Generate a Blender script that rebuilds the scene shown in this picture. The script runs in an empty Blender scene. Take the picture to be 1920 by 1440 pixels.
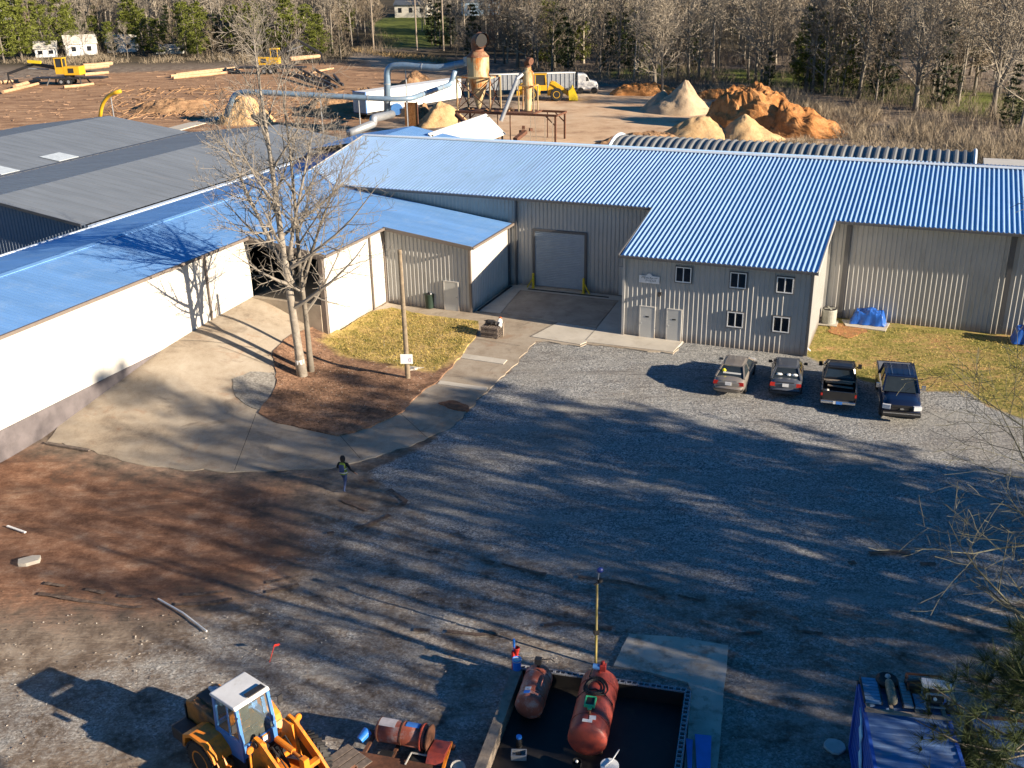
import bpy, math, random
from mathutils import Vector, Matrix, noise
from mathutils.geometry import delaunay_2d_cdt
random.seed(7)
sc = bpy.context.scene
col = sc.collection
V = Vector
PI = math.pi
R = math.radians

# ------------------------------------------------------------------ camera model (also used to lay out the survey of the site)
F_PX, PITCH, ROLL, CAM_H = 1940.0, R(22.4), R(-1.0), 23.0
_fw = V((0, math.cos(PITCH), -math.sin(PITCH)))
_up0 = V((0, math.sin(PITCH), math.cos(PITCH)))
_rt0 = V((1, 0, 0))
CAM_R = _rt0 * math.cos(ROLL) + _up0 * math.sin(ROLL)
CAM_U = _up0 * math.cos(ROLL) - _rt0 * math.sin(ROLL)
CAM_O = V((0, 0, CAM_H))
AZ = R(-22.5)
CA, SA = math.cos(AZ), math.sin(AZ)

def ab2w(a, b, z=0.0):
    return V((a * CA - b * SA, a * SA + b * CA, z))

def w2ab(x, y):
    return (x * CA + y * SA, -x * SA + y * CA)

def sstep(e0, e1, x):
    t = (x - e0) / (e1 - e0)
    t = 0.0 if t < 0 else 1.0 if t > 1 else t
    return t * t * (3 - 2 * t)

def plin(x, pts):
    if x <= pts[0][0]: return pts[0][1]
    for (x0, y0), (x1, y1) in zip(pts, pts[1:]):
        if x <= x1: return y0 + (y1 - y0) * (x - x0) / (x1 - x0)
    return pts[-1][1]

RAMP = [(30, 0.0), (36, 0.2), (41, 0.95), (45.5, 1.65), (50, 2.0), (54.6, 2.2), (80, 2.4)]

def g(x, y):
    """height of the ground"""
    a, b = w2ab(x, y)
    left = plin(b, RAMP) * sstep(-32.0 - 2.5 * sstep(50, 55, b), -41.8, a)
    yard = 2.8 * sstep(90, 118, b)
    z = left + (2.8 - left) * (yard / 2.8) if yard > 0 else left
    if y > 235:
        d = y - 235
        z += 0.042 * d * sstep(0, 60, d) + 0.6 * math.sin(x * 0.013 + 1.0) * sstep(0, 80, d)
    return z

def ray(px, py):
    return (_fw * F_PX + CAM_R * (px - 960) + CAM_U * (720 - py)).normalized()

def P(px, py, z=0.0):
    d = ray(px, py)
    return CAM_O + d * ((z - CAM_H) / d.z)

def G(px, py, off=0.0):
    z = 0.0
    for _ in range(25):
        p = P(px, py, z)
        z = 0.6 * g(p.x, p.y) + 0.4 * z
    return V((p.x, p.y, g(p.x, p.y) + off))

def PD(px, py, dist):
    """the point at a given distance along a sight line"""
    return CAM_O + ray(px, py) * dist

def pix(p):
    q = V(p) - CAM_O
    w = q.dot(_fw)
    return 960 + F_PX * q.dot(CAM_R) / w, 720 - F_PX * q.dot(CAM_U) / w

# ------------------------------------------------------------------ object helpers
def tag(o, label=None, cat=None, group=None, kind=None):
    if label: o['label'] = label
    if cat: o['category'] = cat
    if group: o['group'] = group
    if kind: o['kind'] = kind
    return o

def root(name, label, cat, loc=(0, 0, 0), rz=0.0, group=None):
    o = bpy.data.objects.new(name, None)
    o.empty_display_size = 0.3
    col.objects.link(o)
    o.location = loc
    o.rotation_euler = (0, 0, rz)
    return tag(o, label, cat, group)

def copy_tree(o, parent=None):
    c = o.copy(); col.objects.link(c); c.parent = parent
    for ch in KIDS.get(o.name, []):
        k = copy_tree(ch, c)
    return c

KIDS = {}

class MB:
    """collects faces, then links them as ONE mesh object"""
    def __init__(s, off=(0, 0, 0)):
        s.v = []; s.f = []; s.m = []; s.off = V(off); s.uvz = None
    def add(s, vs, fs, m=0):
        n = len(s.v)
        s.v.extend([V(p) for p in vs])
        for f in fs:
            s.f.append(tuple(i + n for i in f)); s.m.append(m)
        return s
    def quad(s, a, b, c, d, m=0): return s.add([a, b, c, d], [(0, 1, 2, 3)], m)
    def box(s, c, size, rz=0.0, M=None, m=0, top=(1, 1)):
        hx, hy, hz = size[0] / 2, size[1] / 2, size[2] / 2
        vs = [V((x * hx, y * hy, -hz)) for x, y in ((-1, -1), (1, -1), (1, 1), (-1, 1))]
        vs += [V((x * hx * top[0], y * hy * top[1], hz)) for x, y in ((-1, -1), (1, -1), (1, 1), (-1, 1))]
        if M is None: M = Matrix.Rotation(rz, 3, 'Z')
        vs = [M @ p + V(c) for p in vs]
        return s.add(vs, [(3, 2, 1, 0), (4, 5, 6, 7), (0, 1, 5, 4), (1, 2, 6, 5), (2, 3, 7, 6), (3, 0, 4, 7)], m)
    def bb(s, lo, hi, m=0):
        lo, hi = V(lo), V(hi)
        return s.box((lo + hi) / 2, hi - lo, m=m)
    def bar(s, p0, p1, w, h=None, m=0, up=(0, 0, 1)):
        p0, p1 = V(p0), V(p1); h = h or w
        d = p1 - p0; L = d.length
        if L < 1e-6: return s
        z = d.normalized(); u = V(up)
        if abs(z.dot(u)) > 0.98: u = V((1, 0, 0))
        x = z.cross(u).normalized(); y = x.cross(z).normalized()
        M = Matrix((x, y, z)).transposed()
        return s.box((p0 + p1) / 2, (w, h, L), M=M, m=m)
    def ring(s, c, d, r, n, ph=0.0):
        d = V(d).normalized(); u = V((0, 0, 1)) if abs(d.z) < 0.95 else V((1, 0, 0))
        x = d.cross(u).normalized(); y = x.cross(d)
        return [V(c) + x * (r * math.cos(2 * PI * k / n + ph)) + y * (r * math.sin(2 * PI * k / n + ph)) for k in range(n)]
    def loft(s, rings, cap=True, m=0, closed=True):
        n = len(rings[0]); vs = [p for r_ in rings for p in r_]; fs = []
        for i in range(len(rings) - 1):
            for k in range(n if closed else n - 1):
                k2 = (k + 1) % n
                fs.append((i * n + k, i * n + k2, (i + 1) * n + k2, (i + 1) * n + k))
        if cap:
            fs.append(tuple(reversed(range(n)))); b = (len(rings) - 1) * n
            fs.append(tuple(b + k for k in range(n)))
        return s.add(vs, fs, m)
    def cyl(s, p0, p1, r0, r1=None, n=10, cap=True, m=0):
        p0, p1 = V(p0), V(p1); r1 = r0 if r1 is None else r1
        d = p1 - p0
        return s.loft([s.ring(p0, d, r0, n), s.ring(p1, d, r1, n)], cap, m)
    def tube(s, path, r, n=6, cap=True, m=0):
        path = [V(p) for p in path]; rings = []
        N = len(path)
        d = (path[1] - path[0]).normalized()
        u = V((0, 0, 1)) if abs(d.z) < 0.9 else V((1, 0, 0))
        x = d.cross(u).normalized()
        for i, p in enumerate(path):
            d = (path[min(i + 1, N - 1)] - path[max(i - 1, 0)])
            d = d.normalized() if d.length > 1e-9 else V((0, 0, 1))
            x = (x - d * x.dot(d))
            x = x.normalized() if x.length > 1e-6 else d.orthogonal().normalized()
            y = d.cross(x)
            rr = r[i] if isinstance(r, (list, tuple)) else r
            rings.append([p + x * (rr * math.cos(2 * PI * k / n)) + y * (rr * math.sin(2 * PI * k / n)) for k in range(n)])
        return s.loft(rings, cap, m)
    def lathe(s, prof, n=16, M=None, c=(0, 0, 0), m=0, cap=True):
        """prof: (r, h) pairs about local Z, then M and c"""
        M = M or Matrix.Identity(3)
        rings = [[M @ V((r * math.cos(2 * PI * k / n), r * math.sin(2 * PI * k / n), h)) + V(c) for k in range(n)] for r, h in prof]
        return s.loft(rings, cap, m)
    def prism(s, poly, lo, hi, axis='z', m=0):
        """poly in the plane across axis: z->(x,y), x->(y,z), y->(x,z)"""
        def mk(p, t):
            return {'z': (p[0], p[1], t), 'x': (t, p[0], p[1]), 'y': (p[0], t, p[1])}[axis]
        return s.loft([[V(mk(p, lo)) for p in poly], [V(mk(p, hi)) for p in poly]], True, m)
    def ribs(s, O, U, W, N, u0, u1, v0, v1, prof, m=0):
        """ribbed sheet: ribs run along W, repeat along U, stand out along N; v0, v1 are functions of u"""
        O, U, W, N = V(O), V(U), V(W), V(N)
        per = prof[-1][0]; pts = []; k = 0
        while True:
            base = u0 + k * per; stop = False
            for du, h in prof[:-1]:
                if base + du >= u1: stop = True; break
                pts.append((base + du, h))
            if stop: break
            k += 1
        pts.append((u1, 0.0))
        vs = []
        for u, h in pts:
            a, b = v0(u), v1(u)
            if b < a: b = a
            vs.append(O + U * u + W * a + N * h); vs.append(O + U * u + W * b + N * h)
        flip = U.cross(W).dot(N) < 0
        fs = []
        for i in range(len(pts) - 1):
            q = (2 * i, 2 * i + 2, 2 * i + 3, 2 * i + 1)
            fs.append(tuple(reversed(q)) if flip else q)
        return s.add(vs, fs, m)
    def xf(s, M):
        s.v = [M @ p for p in s.v]; return s
    def build(s, name, mats, parent=None, smooth=False, label=None, kind=None, bevel=0, recalc=True):
        me = bpy.data.meshes.new(name)
        me.from_pydata([p - s.off for p in s.v], [], s.f)
        if not isinstance(mats, (list, tuple)): mats = [mats]
        for mt in mats: me.materials.append(mt)
        if len(mats) > 1: me.polygons.foreach_set('material_index', s.m)
        if recalc:
            import bmesh
            bm = bmesh.new(); bm.from_mesh(me)
            bmesh.ops.recalc_face_normals(bm, faces=bm.faces[:])
            bm.to_mesh(me); bm.free()
        if smooth: me.polygons.foreach_set('use_smooth', [True] * len(me.polygons))
        me.update()
        o = bpy.data.objects.new(name, me); col.objects.link(o)
        if parent:
            o.parent = parent
            KIDS.setdefault(parent.name, []).append(o)
        if bevel:
            md = o.modifiers.new('bevel', 'BEVEL'); md.width = bevel; md.segments = 2; md.limit_method = 'ANGLE'
        if label: o['label'] = label
        if kind: o['kind'] = kind
        return o

def blob(mb, c, rad, n=10, k=6, jit=0.15, seed=0, zmin=None, m=0):
    """lumpy ellipsoid"""
    rings = []
    for i in range(k + 1):
        th = PI * i / k
        ring = []
        for j in range(n):
            ph = 2 * PI * j / n
            d = V((math.sin(th) * math.cos(ph), math.sin(th) * math.sin(ph), math.cos(th)))
            f = 1 + jit * noise.noise(d * 1.7 + V((seed * 3.1, seed, 0)))
            p = V((d.x * rad[0], d.y * rad[1], d.z * rad[2])) * f + V(c)
            if zmin is not None and p.z < zmin: p.z = zmin
            ring.append(p)
        rings.append(ring)
    mb.loft(rings, False, m)

# ------------------------------------------------------------------ materials (all procedural)
def nt(name):
    mt = bpy.data.materials.new(name); mt.use_nodes = True
    t = mt.node_tree
    return mt, t, t.nodes['Principled BSDF']

def ramp(t, fac, stops, interp='LINEAR'):
    n = t.nodes.new('ShaderNodeValToRGB'); n.color_ramp.interpolation = interp
    e = n.color_ramp.elements
    while len(e) < len(stops): e.new(0.5)
    for el, (p, c) in zip(e, stops):
        el.position = p; el.color = (c[0], c[1], c[2], 1) if isinstance(c, (tuple, list)) else (c, c, c, 1)
    t.links.new(fac, n.inputs[0])
    return n.outputs[0]

def tex(t, scale, detail=6, rough=0.6, vec=None, kind='noise', dist=0.0, stretch=None):
    if vec is None:
        tc = t.nodes.new('ShaderNodeTexCoord'); vec = tc.outputs['Object']
    if stretch:
        mp = t.nodes.new('ShaderNodeMapping'); mp.inputs['Scale'].default_value = stretch
        if len(stretch) == 3: pass
        t.links.new(vec, mp.inputs[0]); vec = mp.outputs[0]
    if kind == 'noise':
        n = t.nodes.new('ShaderNodeTexNoise'); n.inputs['Scale'].default_value = scale
        n.inputs['Detail'].default_value = detail; n.inputs['Roughness'].default_value = rough
        n.inputs['Distortion'].default_value = dist
        t.links.new(vec, n.inputs['Vector']); return n.outputs['Fac']
    n = t.nodes.new('ShaderNodeTexVoronoi'); n.inputs['Scale'].default_value = scale
    t.links.new(vec, n.inputs['Vector']); return n.outputs['Color'] if kind == 'cells' else n.outputs['Distance']

def mix(t, fac, a, b, mode='MIX'):
    n = t.nodes.new('ShaderNodeMix'); n.data_type = 'RGBA'; n.blend_type = mode
    for sock, val in ((n.inputs[0], fac), (n.inputs[6], a), (n.inputs[7], b)):
        if isinstance(val, (int, float)): sock.default_value = val if sock.type == 'VALUE' else (val, val, val, 1)
        elif isinstance(val, (tuple, list)): sock.default_value = (val[0], val[1], val[2], 1)
        else: t.links.new(val, sock)
    return n.outputs[2]

def mth(t, op, a, b=None, clamp=False):
    n = t.nodes.new('ShaderNodeMath'); n.operation = op; n.use_clamp = clamp
    for sock, val in ((n.inputs[0], a), (n.inputs[1], b)):
        if val is None: continue
        if isinstance(val, (int, float)): sock.default_value = val
        else: t.links.new(val, sock)
    return n.outputs[0]

def bump(t, bsdf, h, strength=0.3, dist=0.02):
    n = t.nodes.new('ShaderNodeBump'); n.inputs['Strength'].default_value = strength
    n.inputs['Distance'].default_value = dist
    t.links.new(h, n.inputs['Height']); t.links.new(n.outputs[0], bsdf.inputs['Normal'])

def pm(name, c, rough=0.6, metal=0.0, var=0.18, scale=3.0, stain=None, bmp=0.0, bscale=20.0, spec=0.5, stretch=None, coat=0.0):
    """paint/metal/wood: colour with soft variation, optional stains (colour, scale, lo, hi)"""
    mt, t, b = nt(name)
    n = tex(t, scale, 7, 0.62, stretch=stretch)
    lo = tuple(max(0, x * (1 - var)) for x in c); hi = tuple(min(1, x * (1 + var)) for x in c)
    out = ramp(t, n, [(0.3, lo), (0.7, hi)])
    if stain:
        sc_, slo, shi = stain[1:4]
        s2 = tex(t, sc_, 8, 0.7, stretch=stain[4] if len(stain) > 4 else None)
        out = mix(t, ramp(t, s2, [(slo, 0.0), (shi, 1.0)]), out, stain[0])
    t.links.new(out, b.inputs['Base Color'])
    b.inputs['Roughness'].default_value = rough; b.inputs['Metallic'].default_value = metal
    b.inputs['Specular IOR Level'].default_value = spec
    if coat: b.inputs['Coat Weight'].default_value = coat; b.inputs['Coat Roughness'].default_value = 0.08
    if bmp: bump(t, b, tex(t, bscale, 8, 0.65), bmp, 0.03)
    return mt

M = {}
M['roof'] = pm('blue metal roof sheet', (0.37, 0.56, 0.83), 0.38, 0.4, 0.10, 0.5, ((0.30, 0.46, 0.68), 0.9, 0.5, 0.8), spec=0.6, stretch=(1.6, 0.12, 1))
M['roof2'] = pm('blue grey metal roof sheet', (0.19, 0.39, 0.72), 0.40, 0.25, 0.14, 0.25, ((0.34, 0.51, 0.74), 0.8, 0.5, 0.9), spec=0.6, stretch=(0.5, 3, 1))
M['cap'] = pm('pale ridge cap metal', (0.62, 0.68, 0.74), 0.4, 0.1, 0.1)
M['siding'] = pm('beige ribbed siding', (0.385, 0.38, 0.365), 0.5, 0.0, 0.07, 0.8, ((0.26, 0.245, 0.215), 2.0, 0.55, 0.8, (1.0, 1.0, .25)))
M['siding_lit_pale'] = pm('sunlit beige siding', (0.55, 0.53, 0.49), 0.5, 0.0, 0.05, 0.8, ((0.46, 0.43, 0.38), 2.5, 0.6, 0.9))  # lighter copy of the same siding, sunlight put into its colour
M['trim'] = pm('dark grey trim', (0.085, 0.085, 0.09), 0.5, 0.0, 0.1)
M['trim_brown'] = pm('brown grey gutter', (0.17, 0.14, 0.12), 0.5, 0.0, 0.1)
M['grey_roof'] = pm('weathered grey roof sheet', (0.195, 0.22, 0.25), 0.6, 0.15, 0.14, 0.5, ((0.36, 0.30, 0.24), 0.32, 0.64, 0.8, (0.25, 3.2, 1)), stretch=(0.35, 2.5, 1))
M['grey_wall'] = pm('blue grey ribbed wall', (0.16, 0.20, 0.27), 0.5, 0.1, 0.1)
M['skylight'] = pm('fibreglass skylight', (0.55, 0.6, 0.62), 0.35)
M['found'] = pm('grey foundation block', (0.125, 0.11, 0.115), 0.85, 0, 0.18, 1.2, ((0.07, 0.06, 0.065), 0.7, 0.5, 0.8), 0.3)
M['white'] = pm('white paint', (0.75, 0.75, 0.73), 0.45, 0, 0.06)
M['offwhite'] = pm('weathered white sheet', (0.55, 0.525, 0.47), 0.55, 0, 0.1, 1.0, ((0.45, 0.36, 0.26), 2.0, 0.62, 0.9))
M['doorgrey'] = pm('grey white door paint', (0.47, 0.47, 0.45), 0.4, 0, 0.08, 0.8)
M['rollup'] = pm('grey roll-up door slat', (0.30, 0.36, 0.42), 0.4, 0.2, 0.08, 2.0)
M['black'] = pm('black rubber', (0.012, 0.012, 0.013), 0.7, 0, 0.3, 6)
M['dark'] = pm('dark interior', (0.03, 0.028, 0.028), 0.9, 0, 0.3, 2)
M['darksteel'] = pm('dark steel', (0.05, 0.048, 0.05), 0.5, 0.5, 0.3, 4)
M['steel'] = pm('galvanised steel', (0.38, 0.40, 0.42), 0.42, 0.5, 0.15, 3)
M['bluesteel'] = pm('blue grey duct steel', (0.22, 0.32, 0.43), 0.45, 0.35, 0.15, 2.0, ((0.35, 0.36, 0.35), 1.4, 0.5, 0.8))
M['rust'] = pm('rusty steel', (0.13, 0.055, 0.03), 0.8, 0.1, 0.4, 4, ((0.05, 0.03, 0.025), 3, 0.5, 0.8), 0.2)
M['rusttank'] = pm('red oxide painted tank', (0.34, 0.055, 0.035), 0.5, 0.0, 0.22, 1.7, ((0.12, 0.035, 0.035), 1.9, 0.46, 0.66))
M['rusttank2'] = pm('faded red tank', (0.32, 0.085, 0.05), 0.55, 0.0, 0.22, 1.7, ((0.40, 0.30, 0.27), 2.0, 0.50, 0.66))
M['yellow'] = pm('yellow machine paint', (0.62, 0.36, 0.02), 0.45, 0, 0.12, 1.5, ((0.25, 0.13, 0.03), 2.5, 0.62, 0.85))
M['safety'] = pm('safety yellow paint', (0.60, 0.45, 0.02), 0.45, 0, 0.15, 4)
M['mast'] = pm('weathered yellow mast', (0.34, 0.28, 0.08), 0.7, 0, 0.3, 3, ((.18, .15, .09), 1.3, .45, .6))
M['orange'] = pm('orange machine paint', (0.68, 0.215, 0.018), 0.42, 0, 0.16, 1.8, ((0.16, 0.07, 0.03), 2.2, 0.5, 0.7), spec=0.5)
M['cabblue'] = pm('blue cab paint', (0.07, 0.20, 0.48), 0.4, 0, 0.12, 3)
M['cabwhite'] = pm('white cab roof paint', (0.62, 0.63, 0.64), 0.5, 0, 0.12, 1.5, ((0.42, 0.40, 0.36), 2.0, 0.55, 0.8))
M['cream'] = pm('cream rusted cyclone sheet', (0.47, 0.38, 0.22), 0.5, 0.1, 0.15, 1.5, ((0.42, 0.14, 0.03), 0.7, 0.48, 0.58, (1.6, 1.6, 0.5)))
M['wood'] = pm('weathered timber', (0.27, 0.22, 0.17), 0.85, 0, 0.3, 3, ((0.12, 0.09, 0.07), 5, 0.5, 0.8), 0.3, stretch=(1, 1, 6))
M['oldwood'] = pm('dark old pallet wood', (0.15, 0.12, 0.10), 0.9, 0, 0.4, 6)
M['freshwood'] = pm('bare log wood', (0.48, 0.31, 0.18), 0.85, 0, 0.25, 1.5, ((0.22, 0.13, 0.08), 2.5, 0.5, 0.75))
M['pole'] = pm('utility pole timber', (0.20, 0.155, 0.105), 0.9, 0, 0.3, 4, ((0.30, 0.24, 0.16), 2, 0.5, 0.8), 0.3)
M['tarp'] = pm('blue tarpaulin', (0.018, 0.10, 0.42), 0.38, 0, 0.2, 3, bmp=0.5, bscale=7)
M['block'] = pm('concrete block', (0.26, 0.27, 0.30), 0.9, 0, 0.2, 5)
M['concrete'] = pm('pale concrete', (0.50, 0.46, 0.39), 0.85, 0, 0.12, 0.5, ((0.36, 0.31, 0.24), 0.9, 0.5, 0.85), 0.15, 40)
M['liner'] = pm('black oily pit floor', (0.014, 0.012, 0.011), 0.6, 0, 0.4, 1.5, ((0.055, 0.045, 0.03), 0.7, 0.58, 0.75))
M['container'] = pm('blue container paint', (0.03, 0.10, 0.42), 0.5, 0.1, 0.2, 1.4, ((0.16, 0.13, 0.13), 1.6, 0.58, 0.8))
M['containertop'] = pm('faded blue container roof', (0.10, 0.185, 0.36), 0.6, 0.0, 0.25, 0.9, ((0.22, 0.23, 0.25), 1.0, 0.52, 0.75))
M['quonset'] = pm('corrugated grey arch sheet', (0.19, 0.195, 0.195), 0.5, 0.3, 0.12, 0.6)
M['board_blue'] = pm('blue painted board', (0.05, 0.20, 0.60), 0.55, 0, 0.15, 2)
M['red'] = pm('red plastic', (0.55, 0.035, 0.025), 0.4, 0, 0.15)
M['blueplastic'] = pm('blue plastic', (0.03, 0.22, 0.75), 0.4, 0, 0.15)
M['paper'] = pm('white label', (0.7, 0.7, 0.7), 0.7, 0, 0.08)
M['green'] = pm('dark green bin plastic', (0.012, 0.03, 0.02), 0.5, 0, 0.2)
M['greenframe'] = pm('green gauge paint', (0.05, 0.45, 0.20), 0.4)
M['ac'] = pm('grey beige air conditioner casing', (0.30, 0.30, 0.26), 0.6, 0, 0.15, 6)
M['bark'] = pm('grey bark', (0.23, 0.20, 0.165), 0.95, 0, 0.3, 3, ((0.36, 0.33, 0.28), 2.2, 0.5, 0.72), 0.5, 14)
M['twigisland'] = pm('island tree twigs', (0.215, 0.19, 0.16), 0.95, 0, 0.2, 0.6)
M['twigfg'] = pm('lichened twigs', (0.10, 0.097, 0.066), 0.95, 0, 0.3, 2.0)
M['barkdark'] = pm('brown bark', (0.17, 0.148, 0.12), 0.95, 0, 0.3, 3, bmp=0.4)
M['twig'] = pm('grey twigs', (0.275, 0.238, 0.188), 0.95, 0, 0.25, 0.06)
M['twigbrown'] = pm('brown twigs', (0.195, 0.155, 0.11), 0.95, 0, 0.25, 0.4)
M['twigred'] = pm('reddish dead leaves', (0.22, 0.11, 0.07), 0.95, 0, 0.25, 0.6)

def splash(key, c, z0, z1):
    # mud splashed up the foot of a wall by rain
    t = M[key].node_tree; b = t.nodes['Principled BSDF']; lk = b.inputs['Base Color'].links[0]; src = lk.from_socket
    tc = t.nodes.new('ShaderNodeTexCoord'); sp = t.nodes.new('ShaderNodeSeparateXYZ'); t.links.new(tc.outputs['Object'], sp.inputs[0])
    h = mth(t, 'ADD', sp.outputs[2], mth(t, 'MULTIPLY', mth(t, 'SUBTRACT', tex(t, 1.1, 7, .7, stretch=(1, 1, .2)), 0.5), 1.1))
    t.links.new(mix(t, ramp(t, h, [(z0, 0.65), (z1, 0.0)]), src, c), b.inputs['Base Color'])
splash('siding', (0.17, 0.12, 0.085), 0.05, 0.55)
splash('siding_lit_pale', (0.30, 0.22, 0.16), 0.05, 0.5)
def glassmat(name, c, rough=0.06):
    mt, t, b = nt(name)
    t.links.new(ramp(t, tex(t, 1.5, 3), [(0.3, c), (0.7, tuple(x * 1.5 for x in c))]), b.inputs['Base Color'])
    b.inputs['Roughness'].default_value = rough; b.inputs['Specular IOR Level'].default_value = 0.8
    return mt
M['glass'] = glassmat('dark window glass', (0.012, 0.015, 0.02))
M['cabglass'] = pm('clear cab glass', (0.75, 0.85, 0.78), 0.03)
for _n in M['cabglass'].node_tree.nodes:
    if _n.type == 'BSDF_PRINCIPLED':
        _n.inputs['Transmission Weight'].default_value = 0.92; _n.inputs['IOR'].default_value = 1.08
def leafmat(name, c, var=0.5):
    mt, t, b = nt(name)
    geo = t.nodes.new('ShaderNodeNewGeometry')
    rnd = geo.outputs['Random Per Island']
    n = tex(t, 0.35, 3)
    f = mth(t, 'ADD', mth(t, 'MULTIPLY', rnd, 0.5), mth(t, 'MULTIPLY', n, 0.5))
    t.links.new(ramp(t, f, [(0.2, tuple(x * (1 - var) for x in c)), (0.5, c), (0.85, tuple(x * (1 + var) for x in c))]), b.inputs['Base Color'])
    b.inputs['Roughness'].default_value = 0.7; b.inputs['Specular IOR Level'].default_value = 0.25
    return mt
M['needle'] = leafmat('pine needles', (0.125, 0.145, 0.024))
M['needledark'] = leafmat('dark evergreen needles', (0.03, 0.045, 0.014))
M['needlefg'] = leafmat('long pine needles', (0.042, 0.060, 0.018))
M['brush'] = leafmat('dry brush stems', (0.29, 0.235, 0.165), 0.45)
M['grassblade'] = leafmat('winter grass blades', (0.33, 0.25, 0.075), 0.55)
M['palechip'] = leafmat('pale stones and chips', (0.36, 0.33, 0.29), 0.4)
M['grassdry'] = leafmat('dry straw blades', (0.34, 0.24, 0.12), 0.4)
M['leaflitter'] = leafmat('dead leaf litter', (0.12, 0.07, 0.04), 0.5)

def add_car_paint(key, name, c, metal=0.3):
    M[key] = pm(name, c, 0.32, metal, 0.05, 0.8, coat=0.7)
add_car_paint('paint_tan', 'tan grey car paint', (0.27, 0.24, 0.21))
add_car_paint('paint_slate', 'slate car paint', (0.10, 0.11, 0.13))
add_car_paint('paint_black', 'black car paint', (0.013, 0.013, 0.014), 0.0)
add_car_paint('paint_navy', 'navy car paint', (0.008, 0.016, 0.050), 0.2)
M['chrome'] = pm('chrome', (0.6, 0.6, 0.6), 0.18, 0.9, 0.05)
M['tail'] = pm('red tail lamp lens', (0.42, 0.02, 0.012), 0.2, 0, 0.1, coat=0.5)
M['lampclear'] = pm('clear headlamp lens', (0.65, 0.66, 0.68), 0.12, 0.1, 0.1, coat=0.5)
M['skin'] = pm('skin', (0.22, 0.12, 0.08), 0.6)
M['denim'] = pm('blue denim', (0.045, 0.07, 0.16), 0.9, 0, 0.2, 8)
M['blackcloth'] = pm('black cloth', (0.012, 0.012, 0.013), 0.9)
M['vest'] = pm('yellow green safety vest', (0.19, 0.28, 0.03), 0.8, 0, 0.15, 8)
M['reflect'] = pm('silver reflective tape', (0.55, 0.56, 0.58), 0.35, 0.2)
# ------------------------------------------------------------------ ground: one sheet to the horizon
import numpy as np

def axis_steps(lo, hi, fine, far_lo, far_hi, grow=1.12):
    xs = [lo + i * fine for i in range(int((hi - lo) / fine) + 1)]
    s = fine; x = xs[-1]; right = []
    while x < far_hi:
        s *= grow; x += s; right.append(x)
    s = fine; x = xs[0]; left = []
    while x > far_lo:
        s *= grow; x -= s; left.append(x)
    return left[::-1] + xs + right

def wpoly(pts):
    return [(G(*p).x, G(*p).y) for p in pts]

def sdist(X, Y, poly):
    """signed distance to a polygon on the plan, positive inside"""
    d = np.full(X.shape, 1e9); inside = np.zeros(X.shape, bool)
    n = len(poly)
    for i in range(n):
        x0, y0 = poly[i]; x1, y1 = poly[(i + 1) % n]
        ex, ey = x1 - x0, y1 - y0
        t = np.clip(((X - x0) * ex + (Y - y0) * ey) / (ex * ex + ey * ey + 1e-9), 0, 1)
        d = np.minimum(d, np.hypot(X - x0 - t * ex, Y - y0 - t * ey))
        c = ((y0 > Y) != (y1 > Y)) & (X < (x1 - x0) * (Y - y0) / (y1 - y0 + 1e-12) + x0)
        inside ^= c
    return np.where(inside, d, -d)

def zone(X, Y, pts, feather, mapped=True):
    s = sdist(X, Y, wpoly(pts) if mapped else pts)
    return np.clip(0.5 + s / (2 * feather), 0, 1)

gxs = axis_steps(-30, 30, 0.5, -420, 420)
gys = axis_steps(21, 76, 0.5, -90, 640)
NX, NY = len(gxs), len(gys)
gv = [(x, y, g(x, y)) for y in gys for x in gxs]
for i, (x, y, z) in enumerate(gv):          # small natural unevenness
    gv[i] = (x, y, z + 0.05 * noise.noise(V((x * 0.35, y * 0.35, 0))) + 0.025 * noise.noise(V((x * 1.3, y * 1.3, 3))) - 0.03)
gf = [(j * NX + i, j * NX + i + 1, (j + 1) * NX + i + 1, (j + 1) * NX + i) for j in range(NY - 1) for i in range(NX - 1)]
me = bpy.data.meshes.new('ground'); me.from_pydata(gv, [], gf)
me.polygons.foreach_set('use_smooth', [True] * len(gf))
arr = np.array(gv); X, Y = arr[:, 0], arr[:, 1]
lot = zone(X, Y, [(1005, 640), (1088, 645), (1262, 655), (1280, 632), (1506, 655), (1560, 690), (1625, 715), (1740, 733), (1815, 732), (1850, 760), (1960, 800),
                  (2100, 1100), (1700, 1160), (1300, 1110), (1000, 1050), (840, 990), (740, 930), (690, 880), (770, 850), (850, 800), (900, 745), (960, 690)], 0.5)
lot2 = zone(X, Y, [(560, 930), (900, 900), (1500, 1040), (2000, 1100), (2200, 1500), (1300, 1600), (400, 1500), (-200, 1500), (-200, 1250), (200, 1190), (480, 1080)], 3.0)
red = zone(X, Y, [(-200, 830), (90, 835), (240, 872), (430, 890), (600, 895), (560, 940), (620, 1040), (520, 1110), (300, 1165), (-200, 1165)], 3.5) * 0.84
lawn = zone(X, Y, [(1507, 664), (1535, 606), (1572, 592), (1872, 618), (2000, 632), (2150, 800), (1960, 800), (1850, 760), (1815, 732), (1740, 733), (1625, 715), (1560, 690)], 0.5)
island = zone(X, Y, [(735, 578), (800, 593), (897, 604), (897, 623), (862, 672), (818, 719), (793, 735), (751, 776), (696, 802), (637, 818), (597, 811), (515, 792), (490, 775), (515, 735), (505, 690), (493, 650), (520, 619), (560, 585), (620, 610)], 0.4)
tan = zone(X, Y, [(860, 260), (930, 215), (1000, 185), (1110, 172), (1160, 165), (1330, 190), (1500, 190), (1600, 260), (1520, 300), (1000, 320), (860, 300)], 6)
mud = zone(X, Y, [(-400, 200), (0, 150), (200, 138), (450, 126), (640, 116), (720, 130), (830, 150), (870, 175), (660, 250), (400, 250), (-400, 280)], 8)
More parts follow.
